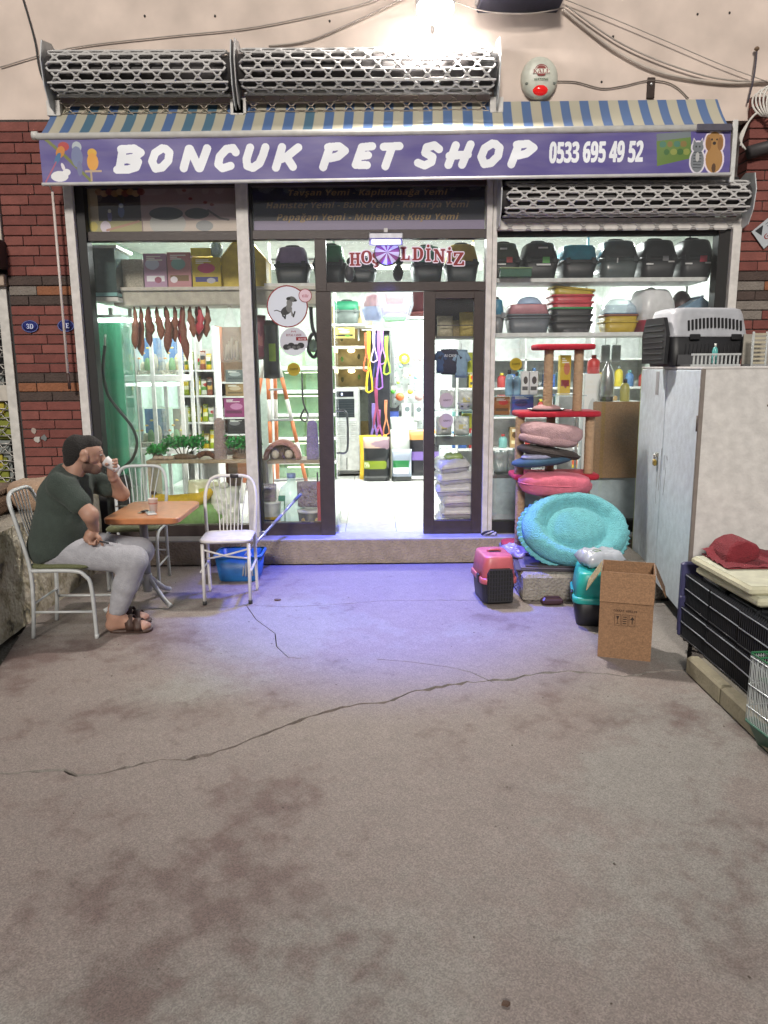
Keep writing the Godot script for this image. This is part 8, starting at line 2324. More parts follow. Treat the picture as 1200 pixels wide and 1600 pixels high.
	part(dr, "grille", s, mat(0.05, 0.05, 0.055, 0.4))
	# small crate and bottle on the cabinet
	t = thing("small_crate", "low grey slatted plastic crate on the cabinet top", "crate", v3(at_z(1108, 570, -4.75).x, ytop, -4.75))
	for i in 12: part(t, "slat", hard().box(v3(-0.135 + i * 0.0245, 0.04, 0.09), v3(0.009, 0.06, 0.006)), mat(0.40, 0.42, 0.42, 0.5))
	part(t, "top_rail", hard().box(v3(0, 0.072, 0.09), v3(0.30, 0.012, 0.012)), mat(0.42, 0.44, 0.44, 0.5))
	part(t, "bottom_rail", hard().box(v3(0, 0.007, 0.09), v3(0.30, 0.012, 0.012)), mat(0.42, 0.44, 0.44, 0.5))
	part(t, "tray", hard().box(v3(0, 0.008, -0.03), v3(0.29, 0.012, 0.22)), mat(0.05, 0.05, 0.055, 0.6))
	part(t, "back_wall", hard().box(v3(0, 0.04, -0.14), v3(0.29, 0.07, 0.008)), mat(0.06, 0.06, 0.065, 0.6))
	bottle("teal_bottle", "small teal bottle with a white cap inside the slatted crate", v3(at_z(1118, 570, -4.70).x, ytop + 0.0145, -4.72), 0.125, 0.016, mat(0.10, 0.40, 0.38, 0.3), mat(0.6, 0.62, 0.58, 0.4))
	t = thing("wire_basket", "grey slotted basket of packs on the cabinet beside the brick pillar", "basket", v3(at_z(1192, 560, -4.80).x + 0.03, ytop, -4.85))
	part(t, "back_wall", hard().box(v3(0, 0.10, -0.06), v3(0.22, 0.20, 0.01)), mat(0.30, 0.28, 0.24, 0.6))
	for x in [-0.105, -0.02, 0.105]: part(t, "post", hard().box(v3(x, 0.105, 0.06), v3(0.012, 0.21, 0.012), 0.002), mat(0.42, 0.44, 0.43, 0.5))
	for i in 8: part(t, "slat", hard().box(v3(-0.062, 0.02 + i * 0.025, 0.06), v3(0.075, 0.012, 0.008)), mat(0.40, 0.36, 0.26, 0.6))
	part(t, "floor_tray", hard().box(v3(0, 0.006, 0), v3(0.22, 0.012, 0.13)), mat(0.3, 0.3, 0.3, 0.6))
	# stack of black wire cages on the ledge
	var x0 := 1.745
	var base := 0.09
	var zc := [-3.96, -3.64, -3.32, -3.0]
	var wire := mat(0.025, 0.027, 0.032, 0.45, "plain")
	var pale := mat(0.24, 0.26, 0.29, 0.45, "plain")
	var labs := ["flat packed black wire cage at the cabinet end, lowest of its pile", "flat packed black wire cage at the cabinet end, upper of its pile", "flat packed black wire cage in the middle of the ledge, lowest of its pile", "flat packed black wire cage in the middle of the ledge, upper of its pile", "flat packed black wire cage beside the green bird cage, lowest of its pile", "flat packed black wire cage beside the green bird cage, upper of its pile"]
	var cw := 0.60
	for k in 6:
		var col: int = k / 2
		var lvl := k % 2
		var ch := 0.185
		t = thing("wire_cage", labs[k], "cage", v3(x0 + cw / 2 + 0.012 * lvl, base + lvl * (ch + 0.004), zc[col] + 0.0), [0.02, -0.02, 0.015, 0.01, -0.015, 0.02][k], "black wire cages stacked on the ledge")
		var len := 0.31
		s = hard()
		for i in 17:
			var z := -len / 2 + len * i / 16.0
			for j in 4: s.box(v3(-cw / 2 + j * 0.012, ch / 2, z + j * 0.004), v3(0.0035, ch, 0.0035))
		part(t, "wire_wall", s, wire)
		s = hard()
		for i in 12: s.box(v3(-cw / 2 + cw * i / 11.0, ch / 2, len / 2), v3(0.0035, ch, 0.0035))
		part(t, "end_wires", s, wire)
		part(t, "tray", hard().box(v3(0.03, ch * 0.46, 0), v3(cw - 0.11, ch * 0.9, len - 0.02), 0.006), mat(0.016, 0.018, 0.022, 0.5))
		for y in [0.012, ch * 0.5, ch - 0.012]:
			part(t, "cross_wire", soft().tube([v3(-cw / 2 - 0.004, y, -len / 2), v3(-cw / 2 - 0.004, y, len / 2)], 0.0035, 5), pale if (y > 0.02) else wire)
	# blue plastic at the end, foam boards and red cloth on top
	t = thing("blue_sheet", "crumpled blue violet plastic sheet at the cabinet end of the cages", "sheet", v3(1.80, 0.09, -4.16))
	part(t, "sheet", hard().box(v3(0.02, 0.22, 0.0), v3(0.16, 0.42, 0.035), 0.012), mat(0.055, 0.055, 0.14, 0.5))
	part(t, "fold", hard().box(v3(-0.03, 0.12, 0.03), v3(0.08, 0.24, 0.02), 0.008), mat(0.04, 0.04, 0.11, 0.5))
	var fy := base + 0.40
	for k in [["pale yellow foam board under the red cloth, upper of two", 0.048, v3(2.12, 0, -3.76), 0.04], ["pale yellow foam board on the wire cages, lower of two", 0.0, v3(2.14, 0, -3.73), 0.06]]:
		t = thing("foam_board", k[0], "board", k[2] + v3(0, fy + k[1], 0), k[3], "foam boards on the wire cages")
		part(t, "board", hard().box(v3(0, 0.022, 0), v3(0.72, 0.042, 0.62), 0.012), mat(0.58, 0.56, 0.40, 0.8, "stone", 0.3))
		part(t, "skin", hard().box(v3(0, 0.0445, 0), v3(0.69, 0.003, 0.59), 0.001), mat(0.60, 0.60, 0.46, 0.7))
	t = thing("red_cloth", "folded dark red carpet cloth on the foam boards", "cloth", v3(2.10, fy + 0.095, -3.86))
	s = soft()
	var nz := FastNoiseLite.new()
	nz.seed = 6; nz.frequency = 4.0
	var cols := 20
	for i in cols:
		for j in 12:
			var q := []
			for kk in [[i, j], [i + 1, j], [i + 1, j + 1], [i, j + 1]]:
				var u: float = kk[0] / float(cols)
				var v: float = kk[1] / 12.0
				var yy := 0.012 + 0.014 * nz.get_noise_2d(u * 2.0, v * 2.0) + 0.05 * exp(-pow((v - 0.15) / 0.18, 2)) * (0.6 + 0.4 * sin(u * 7.0))
				q.append(v3(-0.30 + u * 0.62, yy, -0.22 + v * 0.34))
			s.quad(q[0], q[1], q[2], q[3])
	part(t, "cloth", s, mat(0.22, 0.02, 0.03, 0.95, "cloth", 1.2))
	part(t, "underside", hard().box(v3(0.01, 0.004, -0.05), v3(0.60, 0.006, 0.32), 0.002), mat(0.22, 0.02, 0.03, 0.95, "cloth", 1.2))
	s = soft()
	s.t = Transform3D(Basis(Vector3.BACK, 0.35), v3(-0.17, 0.065, -0.10))
	s.smooth(false)
	s.loft([ring(0.16, 0.24, 0.02, -0.055), ring(0.19, 0.25, 0.025, -0.02), ring(0.17, 0.23, 0.02, 0.012), ring(0.10, 0.20, 0.015, 0.042), ring(0.02, 0.16, 0.008, 0.055)])
	part(t, "rolled_end", s, mat(0.20, 0.018, 0.027, 0.95, "cloth", 1.2))
	# green and white bird cage at the edge
	t = thing("bird_cage", "white wire bird cage with a green tray and green top on the floor", "bird cage", v3(1.845, 0, -2.86), 0.10)
	var gw := 0.42
	var gl := 0.46
	part(t, "tray", soft().loft([ring(gw * 0.86, gl * 0.88, 0.03, 0.0), ring(gw, gl, 0.03, 0.085), ring(gw + 0.02, gl + 0.02, 0.03, 0.09), ring(gw + 0.02, gl + 0.02, 0.03, 0.098), ring(gw - 0.02, gl - 0.02, 0.03, 0.098)]), mat(0.015, 0.11, 0.065, 0.4))
	var wm := mat(0.55, 0.58, 0.58, 0.4, "plain")
	s = hard()
	var ch2 := 0.30
	for i in 42:
		var z := -gl / 2 + gl * i / 41.0
		for x in [-gw / 2, gw / 2]: s.box(v3(x, 0.095 + ch2 / 2, z), v3(0.0022, ch2, 0.0022))
	for i in 38:
		var x := -gw / 2 + gw * i / 37.0
		for z in [-gl / 2, gl / 2]: s.box(v3(x, 0.095 + ch2 / 2, z), v3(0.0022, ch2, 0.0022))
	part(t, "bars", s, wm)
	s = soft()
	for y in [0.16, 0.26, 0.385]:
		var lp := []
		for p in ring(gw + 0.006, gl + 0.006, 0.01, y, 2): lp.append(p)
		s.tube(lp, 0.0032, 5, false, true)
	part(t, "band_wires", s, mat(0.62, 0.66, 0.66, 0.35, "metal"))
	s = hard()
	for i in 8: s.box(v3(-gw / 2 + gw * i / 7.0, 0.398, 0), v3(0.006, 0.006, gl), 0.0)
	for i in 8: s.box(v3(0, 0.402, -gl / 2 + gl * i / 7.0), v3(gw, 0.006, 0.006), 0.0)
	part(t, "green_top", s, mat(0.02, 0.16, 0.06, 0.45))
	part(t, "inner_floor", hard().box(v3(0, 0.30, 0.02), v3(gw * 0.94, 0.006, gl * 0.9)), mat(0.015, 0.12, 0.05, 0.5))
	part(t, "perch", soft().tube([v3(-gw / 2, 0.2, 0.05), v3(gw / 2, 0.2, 0.05)], 0.007, 6), mat(0.5, 0.45, 0.35, 0.7))
	part(t, "clip", hard().box(v3(-gw / 2 - 0.012, 0.10, 0.02), v3(0.01, 0.05, 0.022), 0.003), mat(0.5, 0.55, 0.55, 0.4))

# ================= low wall and the neighbour's front =================
func build_left_side():
	var t := thing("low_wall", "low stained concrete wall beside the seated person", "wall", v3(-2.42, 0, -4.2))
	var s := hard()
	var nz := FastNoiseLite.new()
	nz.seed = 31; nz.frequency = 1.8
	# an uneven rendered face
	var n := 46
	var m := 10
	for i in n:
		for j in m:
			var q := []
			for k in [[i, j + 1], [i + 1, j + 1], [i + 1, j], [i, j]]:
				var z: float = 1.9 - 3.85 * k[0] / n
				var y: float = 0.665 * k[1] / m
				q.append(v3(0.145 + 0.012 * nz.get_noise_2d(z * 2, y * 3), y - (0.012 * absf(nz.get_noise_2d(z * 4, 9.0)) if k[1] == m else 0.0), z))
			s.quad(q[0], q[1], q[2], q[3])
	part(t, "render_face", s, wall_material())
	part(t, "core", hard().box(v3(-0.03, 0.326, -0.02), v3(0.33, 0.652, 3.84), 0.015), mat(0.30, 0.265, 0.215, 0.9, "stone", 1.4))
	# timber and soil bags behind the wall
	t = thing("timber_beam", "weathered brown timber beam lying on the low wall", "beam", v3(-2.50, 0.662, -4.7), 0.06)
	part(t, "beam", hard().box(v3(-0.10, 0.055, 0), v3(0.20, 0.11, 1.7), 0.02), mat(0.115, 0.065, 0.035, 0.9, "stone", 2.2))
	part(t, "upper_plank", hard().box(v3(-0.14, 0.135, -0.05), v3(0.18, 0.05, 1.5), 0.012), mat(0.16, 0.105, 0.07, 0.9, "stone", 2.2))
	t = thing("beige_sack", "beige cloth sack slumped on the low wall behind the seated person", "sack", v3(-2.42, 0.66, -5.35))
	s = soft()
	cushion(s, v3(0, 0.10, 0), 0.20, 0.20, 0.24, 0.03, 26, 14, 0.12)
	part(t, "sack", s, mat(0.36, 0.24, 0.16, 0.9, "cloth", 1.0))
	part(t, "blue_hem", soft().tube(curve([v3(0.10, 0.20, 0.08), v3(0.16, 0.14, 0.10), v3(0.185, 0.06, 0.08)], 4), 0.014, 6), mat(0.36, 0.46, 0.52, 0.8))
	# neighbour: lattice shutter with white guide rail
	var x0 := -4.2
	var x1 := -2.955
	t = thing("lattice_shutter", "closed lattice shutter of the neighbouring shop beside the brick pillar", "shutter", v3((x0 + x1) / 2, 0, -6.36))
	s = soft()
	var flat := func(x: float, row: float) -> Vector3: return v3(x, 0.55 + row * 0.072, 0)
	lattice(s, flat, 26, 8, x1 - x0 - 0.02, 0.006)
	part(t, "lattice", s, mat(0.42, 0.40, 0.37, 0.5, "metal"))
	part(t, "guide_rail", hard().box(v3((x1 - x0) / 2 - 0.03, 1.16, 0.02), v3(0.075, 2.32, 0.06), 0.004), mat(0.60, 0.58, 0.54, 0.5))
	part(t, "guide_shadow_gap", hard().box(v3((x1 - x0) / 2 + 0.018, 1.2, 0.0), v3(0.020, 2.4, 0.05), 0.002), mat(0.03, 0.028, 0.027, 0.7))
	part(t, "bottom_rail", hard().box(v3(-0.02, 1.44, 0.012), v3(x1 - x0 - 0.08, 0.13, 0.03), 0.004), mat(0.52, 0.48, 0.42, 0.5))
	part(t, "header", hard().box(v3(0.0, 2.33, 0.05), v3(x1 - x0 + 0.04, 0.09, 0.10), 0.006), mat(0.46, 0.36, 0.28, 0.7))
	t = thing("neighbour_front", "dark neighbouring shop front behind the lattice shutter", "shop front", v3((x0 + x1) / 2, 0, -6.41))
	part(t, "dark_pane", hard().box(v3(0, 1.3, -0.004), v3(x1 - x0 + 0.06, 2.6, 0.006)), mat(0.022, 0.022, 0.024, 0.2))
	part(t, "grey_panel", hard().box(v3(0.42, 1.1, 0.012), v3(0.16, 1.0, 0.008)), mat(0.22, 0.24, 0.23, 0.5))
	part(t, "sign_board", hard().box(v3(0.25, 2.95, 0.10), v3(0.80, 0.75, 0.06), 0.006), mat(0.5, 0.45, 0.38, 0.6))
	part(t, "shutter_box", hard().box(v3(0.30, 2.52, 0.16), v3(0.74, 0.22, 0.20), 0.012), mat(0.045, 0.028, 0.025, 0.6))
	part(t, "downpipe", soft().tube([v3(0.56, 2.3, 0.16), v3(0.585, 3.4, 0.16)], 0.022, 8), mat(0.035, 0.03, 0.03, 0.6))
	for k in [["yellow green cloth bird toy hanging behind the lattice, the upper one", 6, 660, 0.30], ["yellow green cloth bird toy hanging behind the lattice, the lower one", 4, 745, 0.34]]:
		var p := at_z(k[1], k[2], -6.39)
		t = thing("hanging_cloth", k[0], "cloth", p, 0.0, "cloths behind the lattice shutter")
		part(t, "cloth", turned(pillow(0.13, k[3], 0.016, 10, 0.9, 2.4, int(k[1])), Basis(Vector3.RIGHT, PI / 2)), mat(0.22, 0.24, 0.03, 0.8, "cloth"))
		part(t, "corner", turned(pillow(0.07, 0.12, 0.018, 6, 0.6, 2.0, 2), Basis(Vector3.RIGHT, PI / 2)), mat(0.45, 0.36, 0.04, 0.8, "cloth"), v3(-0.01, k[3] * 0.4, 0.006))
func wall_material() -> StandardMaterial3D:
	var n := 256
	var a := FastNoiseLite.new()
	a.seed = 17; a.frequency = 0.02; a.fractal_octaves = 5; a.fractal_gain = 0.6
	var im := Image.create(n, n, false, Image.FORMAT_RGB8)
	var src := a.get_seamless_image(n, n).get_data()
	for y in n:
		for x in n:
			var v := src[y * n + x] / 255.0
			var p := v3(0.40, 0.355, 0.275).lerp(v3(0.26, 0.225, 0.15), smoothstep(0.45, 0.7, v)).lerp(v3(0.085, 0.075, 0.055), smoothstep(0.72, 0.82, v))
			p = p.lerp(v3(0.46, 0.42, 0.34), smoothstep(0.38, 0.22, v))
			im.set_pixel(x, y, Color(p.x, p.y, p.z).linear_to_srgb())
	var m := StandardMaterial3D.new()
	m.albedo_texture = ImageTexture.create_from_image(im)
	m.uv1_triplanar = true; m.uv1_world_triplanar = true
	m.uv1_scale = Vector3.ONE * 0.9
	m.roughness = 0.92
	m.heightmap_enabled = true; m.heightmap_texture = grain; m.heightmap_scale = 1.5
	return m

# ================= small litter =================
func build_litter():
	var dust := mat(0.10, 0.08, 0.065, 0.9, "stone")
	var st := MultiMesh.new()
	st.transform_format = MultiMesh.TRANSFORM_3D
	var g := hard()
	g.box(v3(0, 0.3, 0), v3(1, 0.7, 1.4), 0.2)
	var gm := g.done()
	gm.surface_set_material(0, dust)
	st.mesh = gm
	st.instance_count = 160
	for i in 160:
		var p := v3(rng.randf_range(-2.2, 1.6), 0.001, rng.randf_range(-6.0, -1.4))
		var sc := 0.0025 + 0.004 * pow(rng.randf(), 3)
		st.set_instance_transform(i, Transform3D(Basis(Vector3.UP, rng.randf() * TAU).scaled(v3(sc, sc * 0.6, sc)), p))
	var mi := MultiMeshInstance3D.new()
	mi.name = "grit"
	mi.multimesh = st
	add_child(mi)
	tag(mi, "tiny dark grit scattered over the concrete floor", "grit")
	mi.set_meta("kind", "stuff")
	for k in [["flattened brown leaf on the concrete floor", 790, 1570, 0.013], ["dark oil stained pebble before the doorway", 434, 938, 0.03]]:
		var pl := PackedVector2Array()
		for i in 9: pl.append(v2(cos(TAU * i / 9), sin(TAU * i / 9) * 0.7) * rng.randf_range(0.6, 1.0) * k[3])
		var s := hard()
		s.t = Transform3D(Basis(Vector3.RIGHT, -PI / 2), Vector3.ZERO)
		s.prism(pl, 0.001, 0.008)
		single("leaf_scrap", k[0], "scrap", s, mat(0.11, 0.065, 0.045, 0.9), at_y(k[1], k[2]))

# ================= the seated person =================
# tapered bones [a, b, radius at a, radius at b, flatten z] joined by a smooth minimum and meshed as surface nets
func flesh(bones: Array, cell: float, k: float, cuts := []) -> ArrayMesh:
	var lo := Vector3.ONE * 1e9
	var hi := -lo
	for b in bones:
		var r: float = maxf(b[2], b[3]) + k + cell * 2
		lo = lo.min(b[0] - Vector3.ONE * r).min(b[1] - Vector3.ONE * r)
		hi = hi.max(b[0] + Vector3.ONE * r).max(b[1] + Vector3.ONE * r)
	var nx := int((hi.x - lo.x) / cell) + 2
	var ny := int((hi.y - lo.y) / cell) + 2
	var nz := int((hi.z - lo.z) / cell) + 2
	var f := PackedFloat32Array()
	f.resize(nx * ny * nz)
	f.fill(1.0)
	for b in bones:
		var a: Vector3 = b[0]
		var ab: Vector3 = b[1] - a
		var l2 := maxf(ab.length_squared(), 1e-9)
		var r0: float = b[2]
		var r1: float = b[3]
		var fz: float = b[4] if b.size() > 4 else 1.0
		var pad := maxf(r0, r1) * maxf(1.0, 1.0 / fz) + k + cell * 2
		var p0 := (a.min(b[1]) - Vector3.ONE * pad - lo) / cell
		var p1 := (a.max(b[1]) + Vector3.ONE * pad - lo) / cell
		for iz in range(maxi(0, int(p0.z)), mini(nz, int(p1.z) + 1)):
			for iy in range(maxi(0, int(p0.y)), mini(ny, int(p1.y) + 1)):
				var row := (iz * ny + iy) * nx
				for ix in range(maxi(0, int(p0.x)), mini(nx, int(p1.x) + 1)):
					var p := lo + v3(ix, iy, iz) * cell - a
					var h := clampf(p.dot(ab) / l2, 0.0, 1.0)
					var q := p - ab * h
					q.z *= fz
					var d := q.length() - (r0 + (r1 - r0) * h)
					var o := f[row + ix]
					var e := maxf(k - absf(o - d), 0.0) / k
					f[row + ix] = minf(o, d) - e * e * k * 0.25
	if cuts:
		for iz in nz:
			for iy in ny:
				for ix in nx:
					var i := (iz * ny + iy) * nx + ix
					if f[i] < 0.05:
						var p := lo + v3(ix, iy, iz) * cell
						for c in cuts: f[i] = maxf(f[i], (p - c[0]).dot(c[1]))
	var st := SurfaceTool.new()
	st.begin(Mesh.PRIMITIVE_TRIANGLES)
	st.set_smooth_group(0)
	var id := PackedInt32Array()
	id.resize(nx * ny * nz)
	id.fill(-1)
	var pts := PackedVector3Array()
	var sx := nx
	var sxy := nx * ny
	var off := [0, 1, sx, sx + 1, sxy, sxy + 1, sxy + sx, sxy + sx + 1]
	var edges := [[0, 1], [2, 3], [4, 5], [6, 7], [0, 2], [1, 3], [4, 6], [5, 7], [0, 4], [1, 5], [2, 6], [3, 7]]
	for iz in nz - 1:
		for iy in ny - 1:
			for ix in nx - 1:
				var i := iz * sxy + iy * sx + ix
				if f[i] > 2.0 * cell or f[i] < -2.0 * cell: continue
				var s := 0
				for c in 8:
					if f[i + off[c]] < 0.0: s += 1
				if s == 0 or s == 8: continue
				var m := Vector3.ZERO
				var n := 0
				for e in edges:
					var fa := f[i + off[e[0]]]
					var fb := f[i + off[e[1]]]
					if (fa < 0.0) != (fb < 0.0):
						var tt := fa / (fa - fb)
						var ca := v3(e[0] & 1, (e[0] >> 1) & 1, e[0] >> 2)
						var cb := v3(e[1] & 1, (e[1] >> 1) & 1, e[1] >> 2)
						m += ca.lerp(cb, tt)
						n += 1
				id[i] = pts.size()
				pts.append(lo + (v3(ix, iy, iz) + m / n) * cell)
	var ix2 := PackedInt32Array()
	for iz in range(1, nz - 1):
		for iy in range(1, ny - 1):
			for ix in range(1, nx - 1):
				var i := iz * sxy + iy * sx + ix
				if f[i] > 2.0 * cell or f[i] < -2.0 * cell: continue
				for ax in 3:
					var st2: int = [1, sx, sxy][ax]
					var u: int = [sx, sxy, 1][ax]
					var v: int = [sxy, 1, sx][ax]
					if (f[i] < 0.0) != (f[i + st2] < 0.0):
						var q := [id[i], id[i - u], id[i - u - v], id[i - v]]
						if q.min() < 0: continue
						if f[i] < 0.0: q.reverse()
						for w in [0, 1, 2, 0, 2, 3]: ix2.append(q[w])
	for p in pts: st.add_vertex(p)
	for i in ix2: st.add_index(i)
	st.generate_normals()
	return st.commit()
func finger(out: Array, root: Vector3, dirs: Array, lens: Array, r: float):
	var p := root
	for i in dirs.size():
		var q: Vector3 = p + (dirs[i] as Vector3).normalized() * lens[i]
		out.append([p, q, r * (1.0 - 0.10 * i), r * (0.92 - 0.12 * i)])
		p = q
func build_person():
	var t := thing("person", "person in a dark green T-shirt and light grey trousers sitting and drinking", "person", v3(-1.98, 0.0, -4.62))
	var o := v3(-1.98, 0.0, -4.62)
	var V := func(x: float, y: float, z: float) -> Vector3: return v3(x, y, z) - o
	# joints
	var pelvis: Vector3 = V.call(-1.985, 0.565, -4.62)
	var belly: Vector3 = V.call(-1.945, 0.69, -4.62)
	var chest: Vector3 = V.call(-1.915, 0.86, -4.62)
	var upper: Vector3 = V.call(-1.885, 0.955, -4.62)
	var neck: Vector3 = V.call(-1.845, 1.035, -4.62)
	var skull: Vector3 = V.call(-1.765, 1.115, -4.60)
	var shn: Vector3 = V.call(-1.865, 0.955, -4.455)
	var eln: Vector3 = V.call(-1.685, 0.785, -4.385)
	var wrn: Vector3 = V.call(-1.700, 0.675, -4.470)
	var shf: Vector3 = V.call(-1.855, 0.955, -4.79)
	var elf: Vector3 = V.call(-1.640, 0.835, -4.83)
	var wrf: Vector3 = V.call(-1.650, 0.985, -4.70)
	var hpn: Vector3 = V.call(-1.975, 0.535, -4.535)
	var knn: Vector3 = V.call(-1.490, 0.475, -4.515)
	var ann: Vector3 = V.call(-1.640, 0.105, -4.545)
	var hpf: Vector3 = V.call(-1.975, 0.535, -4.705)
	var knf: Vector3 = V.call(-1.520, 0.475, -4.745)
	var anf: Vector3 = V.call(-1.695, 0.105, -4.715)
	var skin := mat(0.40, 0.225, 0.16, 0.55, "plain").duplicate()
	skin.subsurf_scatter_enabled = true
	skin.subsurf_scatter_strength = 0.08
	var bones := [[pelvis, belly, 0.135, 0.135], [belly, chest, 0.135, 0.13], [chest, upper, 0.13, 0.10], [upper, neck, 0.07, 0.055], [neck, skull + v3(-0.02, -0.03, 0), 0.055, 0.058], [upper, shn, 0.07, 0.06], [shn, eln, 0.056, 0.043], [eln, wrn, 0.045, 0.030], [upper, shf, 0.07, 0.06], [shf, elf, 0.054, 0.042], [elf, wrf, 0.042, 0.028], [pelvis, hpn, 0.11, 0.095], [hpn, knn, 0.088, 0.065], [knn, ann, 0.060, 0.038], [pelvis, hpf, 0.11, 0.095], [hpf, knf, 0.088, 0.065], [knf, anf, 0.060, 0.038]]
	# bare feet in the sandals
	for q in [[ann, V.call(-1.475, 0.045, -4.565)], [anf, V.call(-1.535, 0.045, -4.735)]]:
		var heel: Vector3 = q[0] + v3(-0.025, -0.055, 0)
		bones += [[q[0], heel, 0.038, 0.036], [q[0], q[0].lerp(q[1], 0.5) + v3(0, -0.004, 0), 0.036, 0.028], [heel, q[1], 0.031, 0.024]]
		for i in 5: bones.append([q[1] + v3(-0.03, -0.006, (i - 2) * 0.017), q[1] + v3(0.028 - absf(i - 1) * 0.008, -0.016, (i - 2) * 0.019), 0.014, 0.011])
	var s := soft()
	s.st.append_from(flesh(bones, 0.011, 0.03), 0, Transform3D())
	# near hand: a loose fist resting on the thigh
	var hand := []
	var kn: Vector3 = wrn + v3(-0.030, -0.048, 0.006)
	hand += [[wrn + v3(0, 0.03, -0.005), wrn, 0.030, 0.028], [wrn, wrn.lerp(kn, 0.55), 0.027, 0.036, 0.8], [wrn.lerp(kn, 0.4), kn, 0.034, 0.034, 0.8]]
	for i in 4:
		var z := 0.030 - i * 0.020
		finger(hand, kn + v3(0.004 * i, 0.004, z), [v3(0.35, -0.75, 0.12), v3(1.0, -0.1, 0.0), v3(0.35, 0.9, -0.1)], [[0.034, 0.026, 0.018], [0.037, 0.028, 0.019], [0.035, 0.026, 0.018], [0.029, 0.021, 0.016]][i], 0.0105 - 0.0006 * i)
	finger(hand, wrn.lerp(kn, 0.35) + v3(0.022, -0.006, 0.014), [v3(0.75, -0.7, 0.2), v3(0.35, -0.9, -0.1), v3(0.1, -0.9, -0.3)], [0.032, 0.028, 0.022], 0.0118)
	s.st.append_from(flesh(hand, 0.004, 0.008), 0, Transform3D())
	# far hand: holding the cup at the mouth
	var cup: Vector3 = V.call(-1.632, 1.045, -4.655)
	hand = []
	kn = wrf + v3(0.012, 0.055, 0.012)
	hand += [[wrf - v3(0, 0.03, 0.01), wrf, 0.028, 0.026], [wrf, kn, 0.028, 0.032, 0.8]]
	for i in 4:
		var y := 0.030 - i * 0.019
		finger(hand, kn + v3(0.008, y, 0.0), [v3(0.55, 0.1, 0.55), v3(0.25, 0.0, 0.95), v3(-0.6, 0.0, 0.75)], [[0.038, 0.026, 0.02], [0.041, 0.028, 0.021], [0.038, 0.026, 0.02], [0.032, 0.022, 0.017]][i], 0.0100 - 0.0005 * i)
	finger(hand, kn + v3(-0.012, -0.015, 0.012), [v3(-0.2, 0.45, 0.6), v3(0.15, 0.3, 0.7), v3(0.4, 0.1, 0.6)], [0.030, 0.026, 0.02], 0.0115)
	s.st.append_from(flesh(hand, 0.004, 0.008), 0, Transform3D())
	# head looking ahead (+x), a little down and away
	var look := Basis(Vector3.UP, 0.42) * Basis(Vector3.BACK, -0.10)
	var H := func(x: float, y: float, z: float) -> Vector3: return skull + look * v3(x, y, z)
	var head := [[H.call(-0.028, 0.02, 0), H.call(0.012, 0.022, 0), 0.090, 0.082, 1.12], [H.call(0.02, -0.02, 0), H.call(0.045, -0.062, 0), 0.062, 0.045, 1.05], [H.call(0.062, -0.085, -0.012), H.call(0.062, -0.085, 0.012), 0.026, 0.026], [H.call(-0.045, -0.06, 0), H.call(-0.06, -0.11, 0), 0.058, 0.056], [H.call(0.088, 0.014, 0), H.call(0.106, -0.022, 0), 0.010, 0.015], [H.call(0.100, -0.026, -0.011), H.call(0.100, -0.026, 0.011), 0.009, 0.009], [H.call(0.074, 0.026, -0.032), H.call(0.080, 0.028, 0.0), 0.010, 0.009], [H.call(0.074, 0.026, 0.032), H.call(0.080, 0.028, 0.0), 0.010, 0.009], [H.call(0.080, -0.058, -0.016), H.call(0.080, -0.058, 0.016), 0.012, 0.012], [H.call(0.055, -0.02, 0.042), H.call(0.03, -0.03, 0.052), 0.014, 0.012], [H.call(0.055, -0.02, -0.042), H.call(0.03, -0.03, -0.052), 0.014, 0.012]]
	for sd in [-1, 1]:
		for i in 7:
			var a := -1.9 + i * 0.62
			var b := a + 0.62
			head.append([H.call(-0.010 + cos(a) * 0.014 - 0.006, -0.004 + sin(a) * 0.025, sd * 0.081), H.call(-0.010 + cos(b) * 0.014 - 0.006, -0.004 + sin(b) * 0.025, sd * 0.083), 0.005, 0.005])
		head.append([H.call(-0.012, -0.018, sd * 0.074), H.call(-0.012, 0.012, sd * 0.076), 0.012, 0.012])
	s.st.append_from(flesh(head, 0.0045, 0.018), 0, Transform3D())
	part(t, "body", s, skin)
	# eyes, brows, lips
	for sd in [-1, 1]:
		part(t, "eye", soft().sphere(H.call(0.080, 0.006, sd * 0.033), v3(0.011, 0.007, 0.011), 10, 8), mat(0.55, 0.52, 0.5, 0.2))
		part(t, "iris", soft().sphere(H.call(0.089, 0.006, sd * 0.035), v3(0.004, 0.005, 0.005), 8, 6), mat(0.03, 0.015, 0.01, 0.2))
		part(t, "eyebrow", soft().tube([H.call(0.090, 0.028, sd * 0.012), H.call(0.087, 0.033, sd * 0.030), H.call(0.072, 0.028, sd * 0.050)], 0.006, 5), mat(0.012, 0.009, 0.008, 0.9))
	part(t, "lips", soft().tube([H.call(0.083, -0.058, -0.018), H.call(0.092, -0.057, 0), H.call(0.083, -0.058, 0.018)], 0.0055, 6), mat(0.28, 0.10, 0.085, 0.5))
	# hair: short, dark, leaving the face and ears free; stubble follows the jaw
	var hair := [[H.call(-0.040, 0.034, 0), H.call(0.012, 0.048, 0), 0.090, 0.072, 1.06], [H.call(-0.062, 0.0, 0), H.call(-0.070, -0.035, 0), 0.066, 0.056, 1.0], [H.call(0.035, 0.075, 0), H.call(0.062, 0.072, 0), 0.036, 0.024, 0.62]]
	var hm := mat(0.010, 0.008, 0.007, 0.85, "cloth", 1.0)
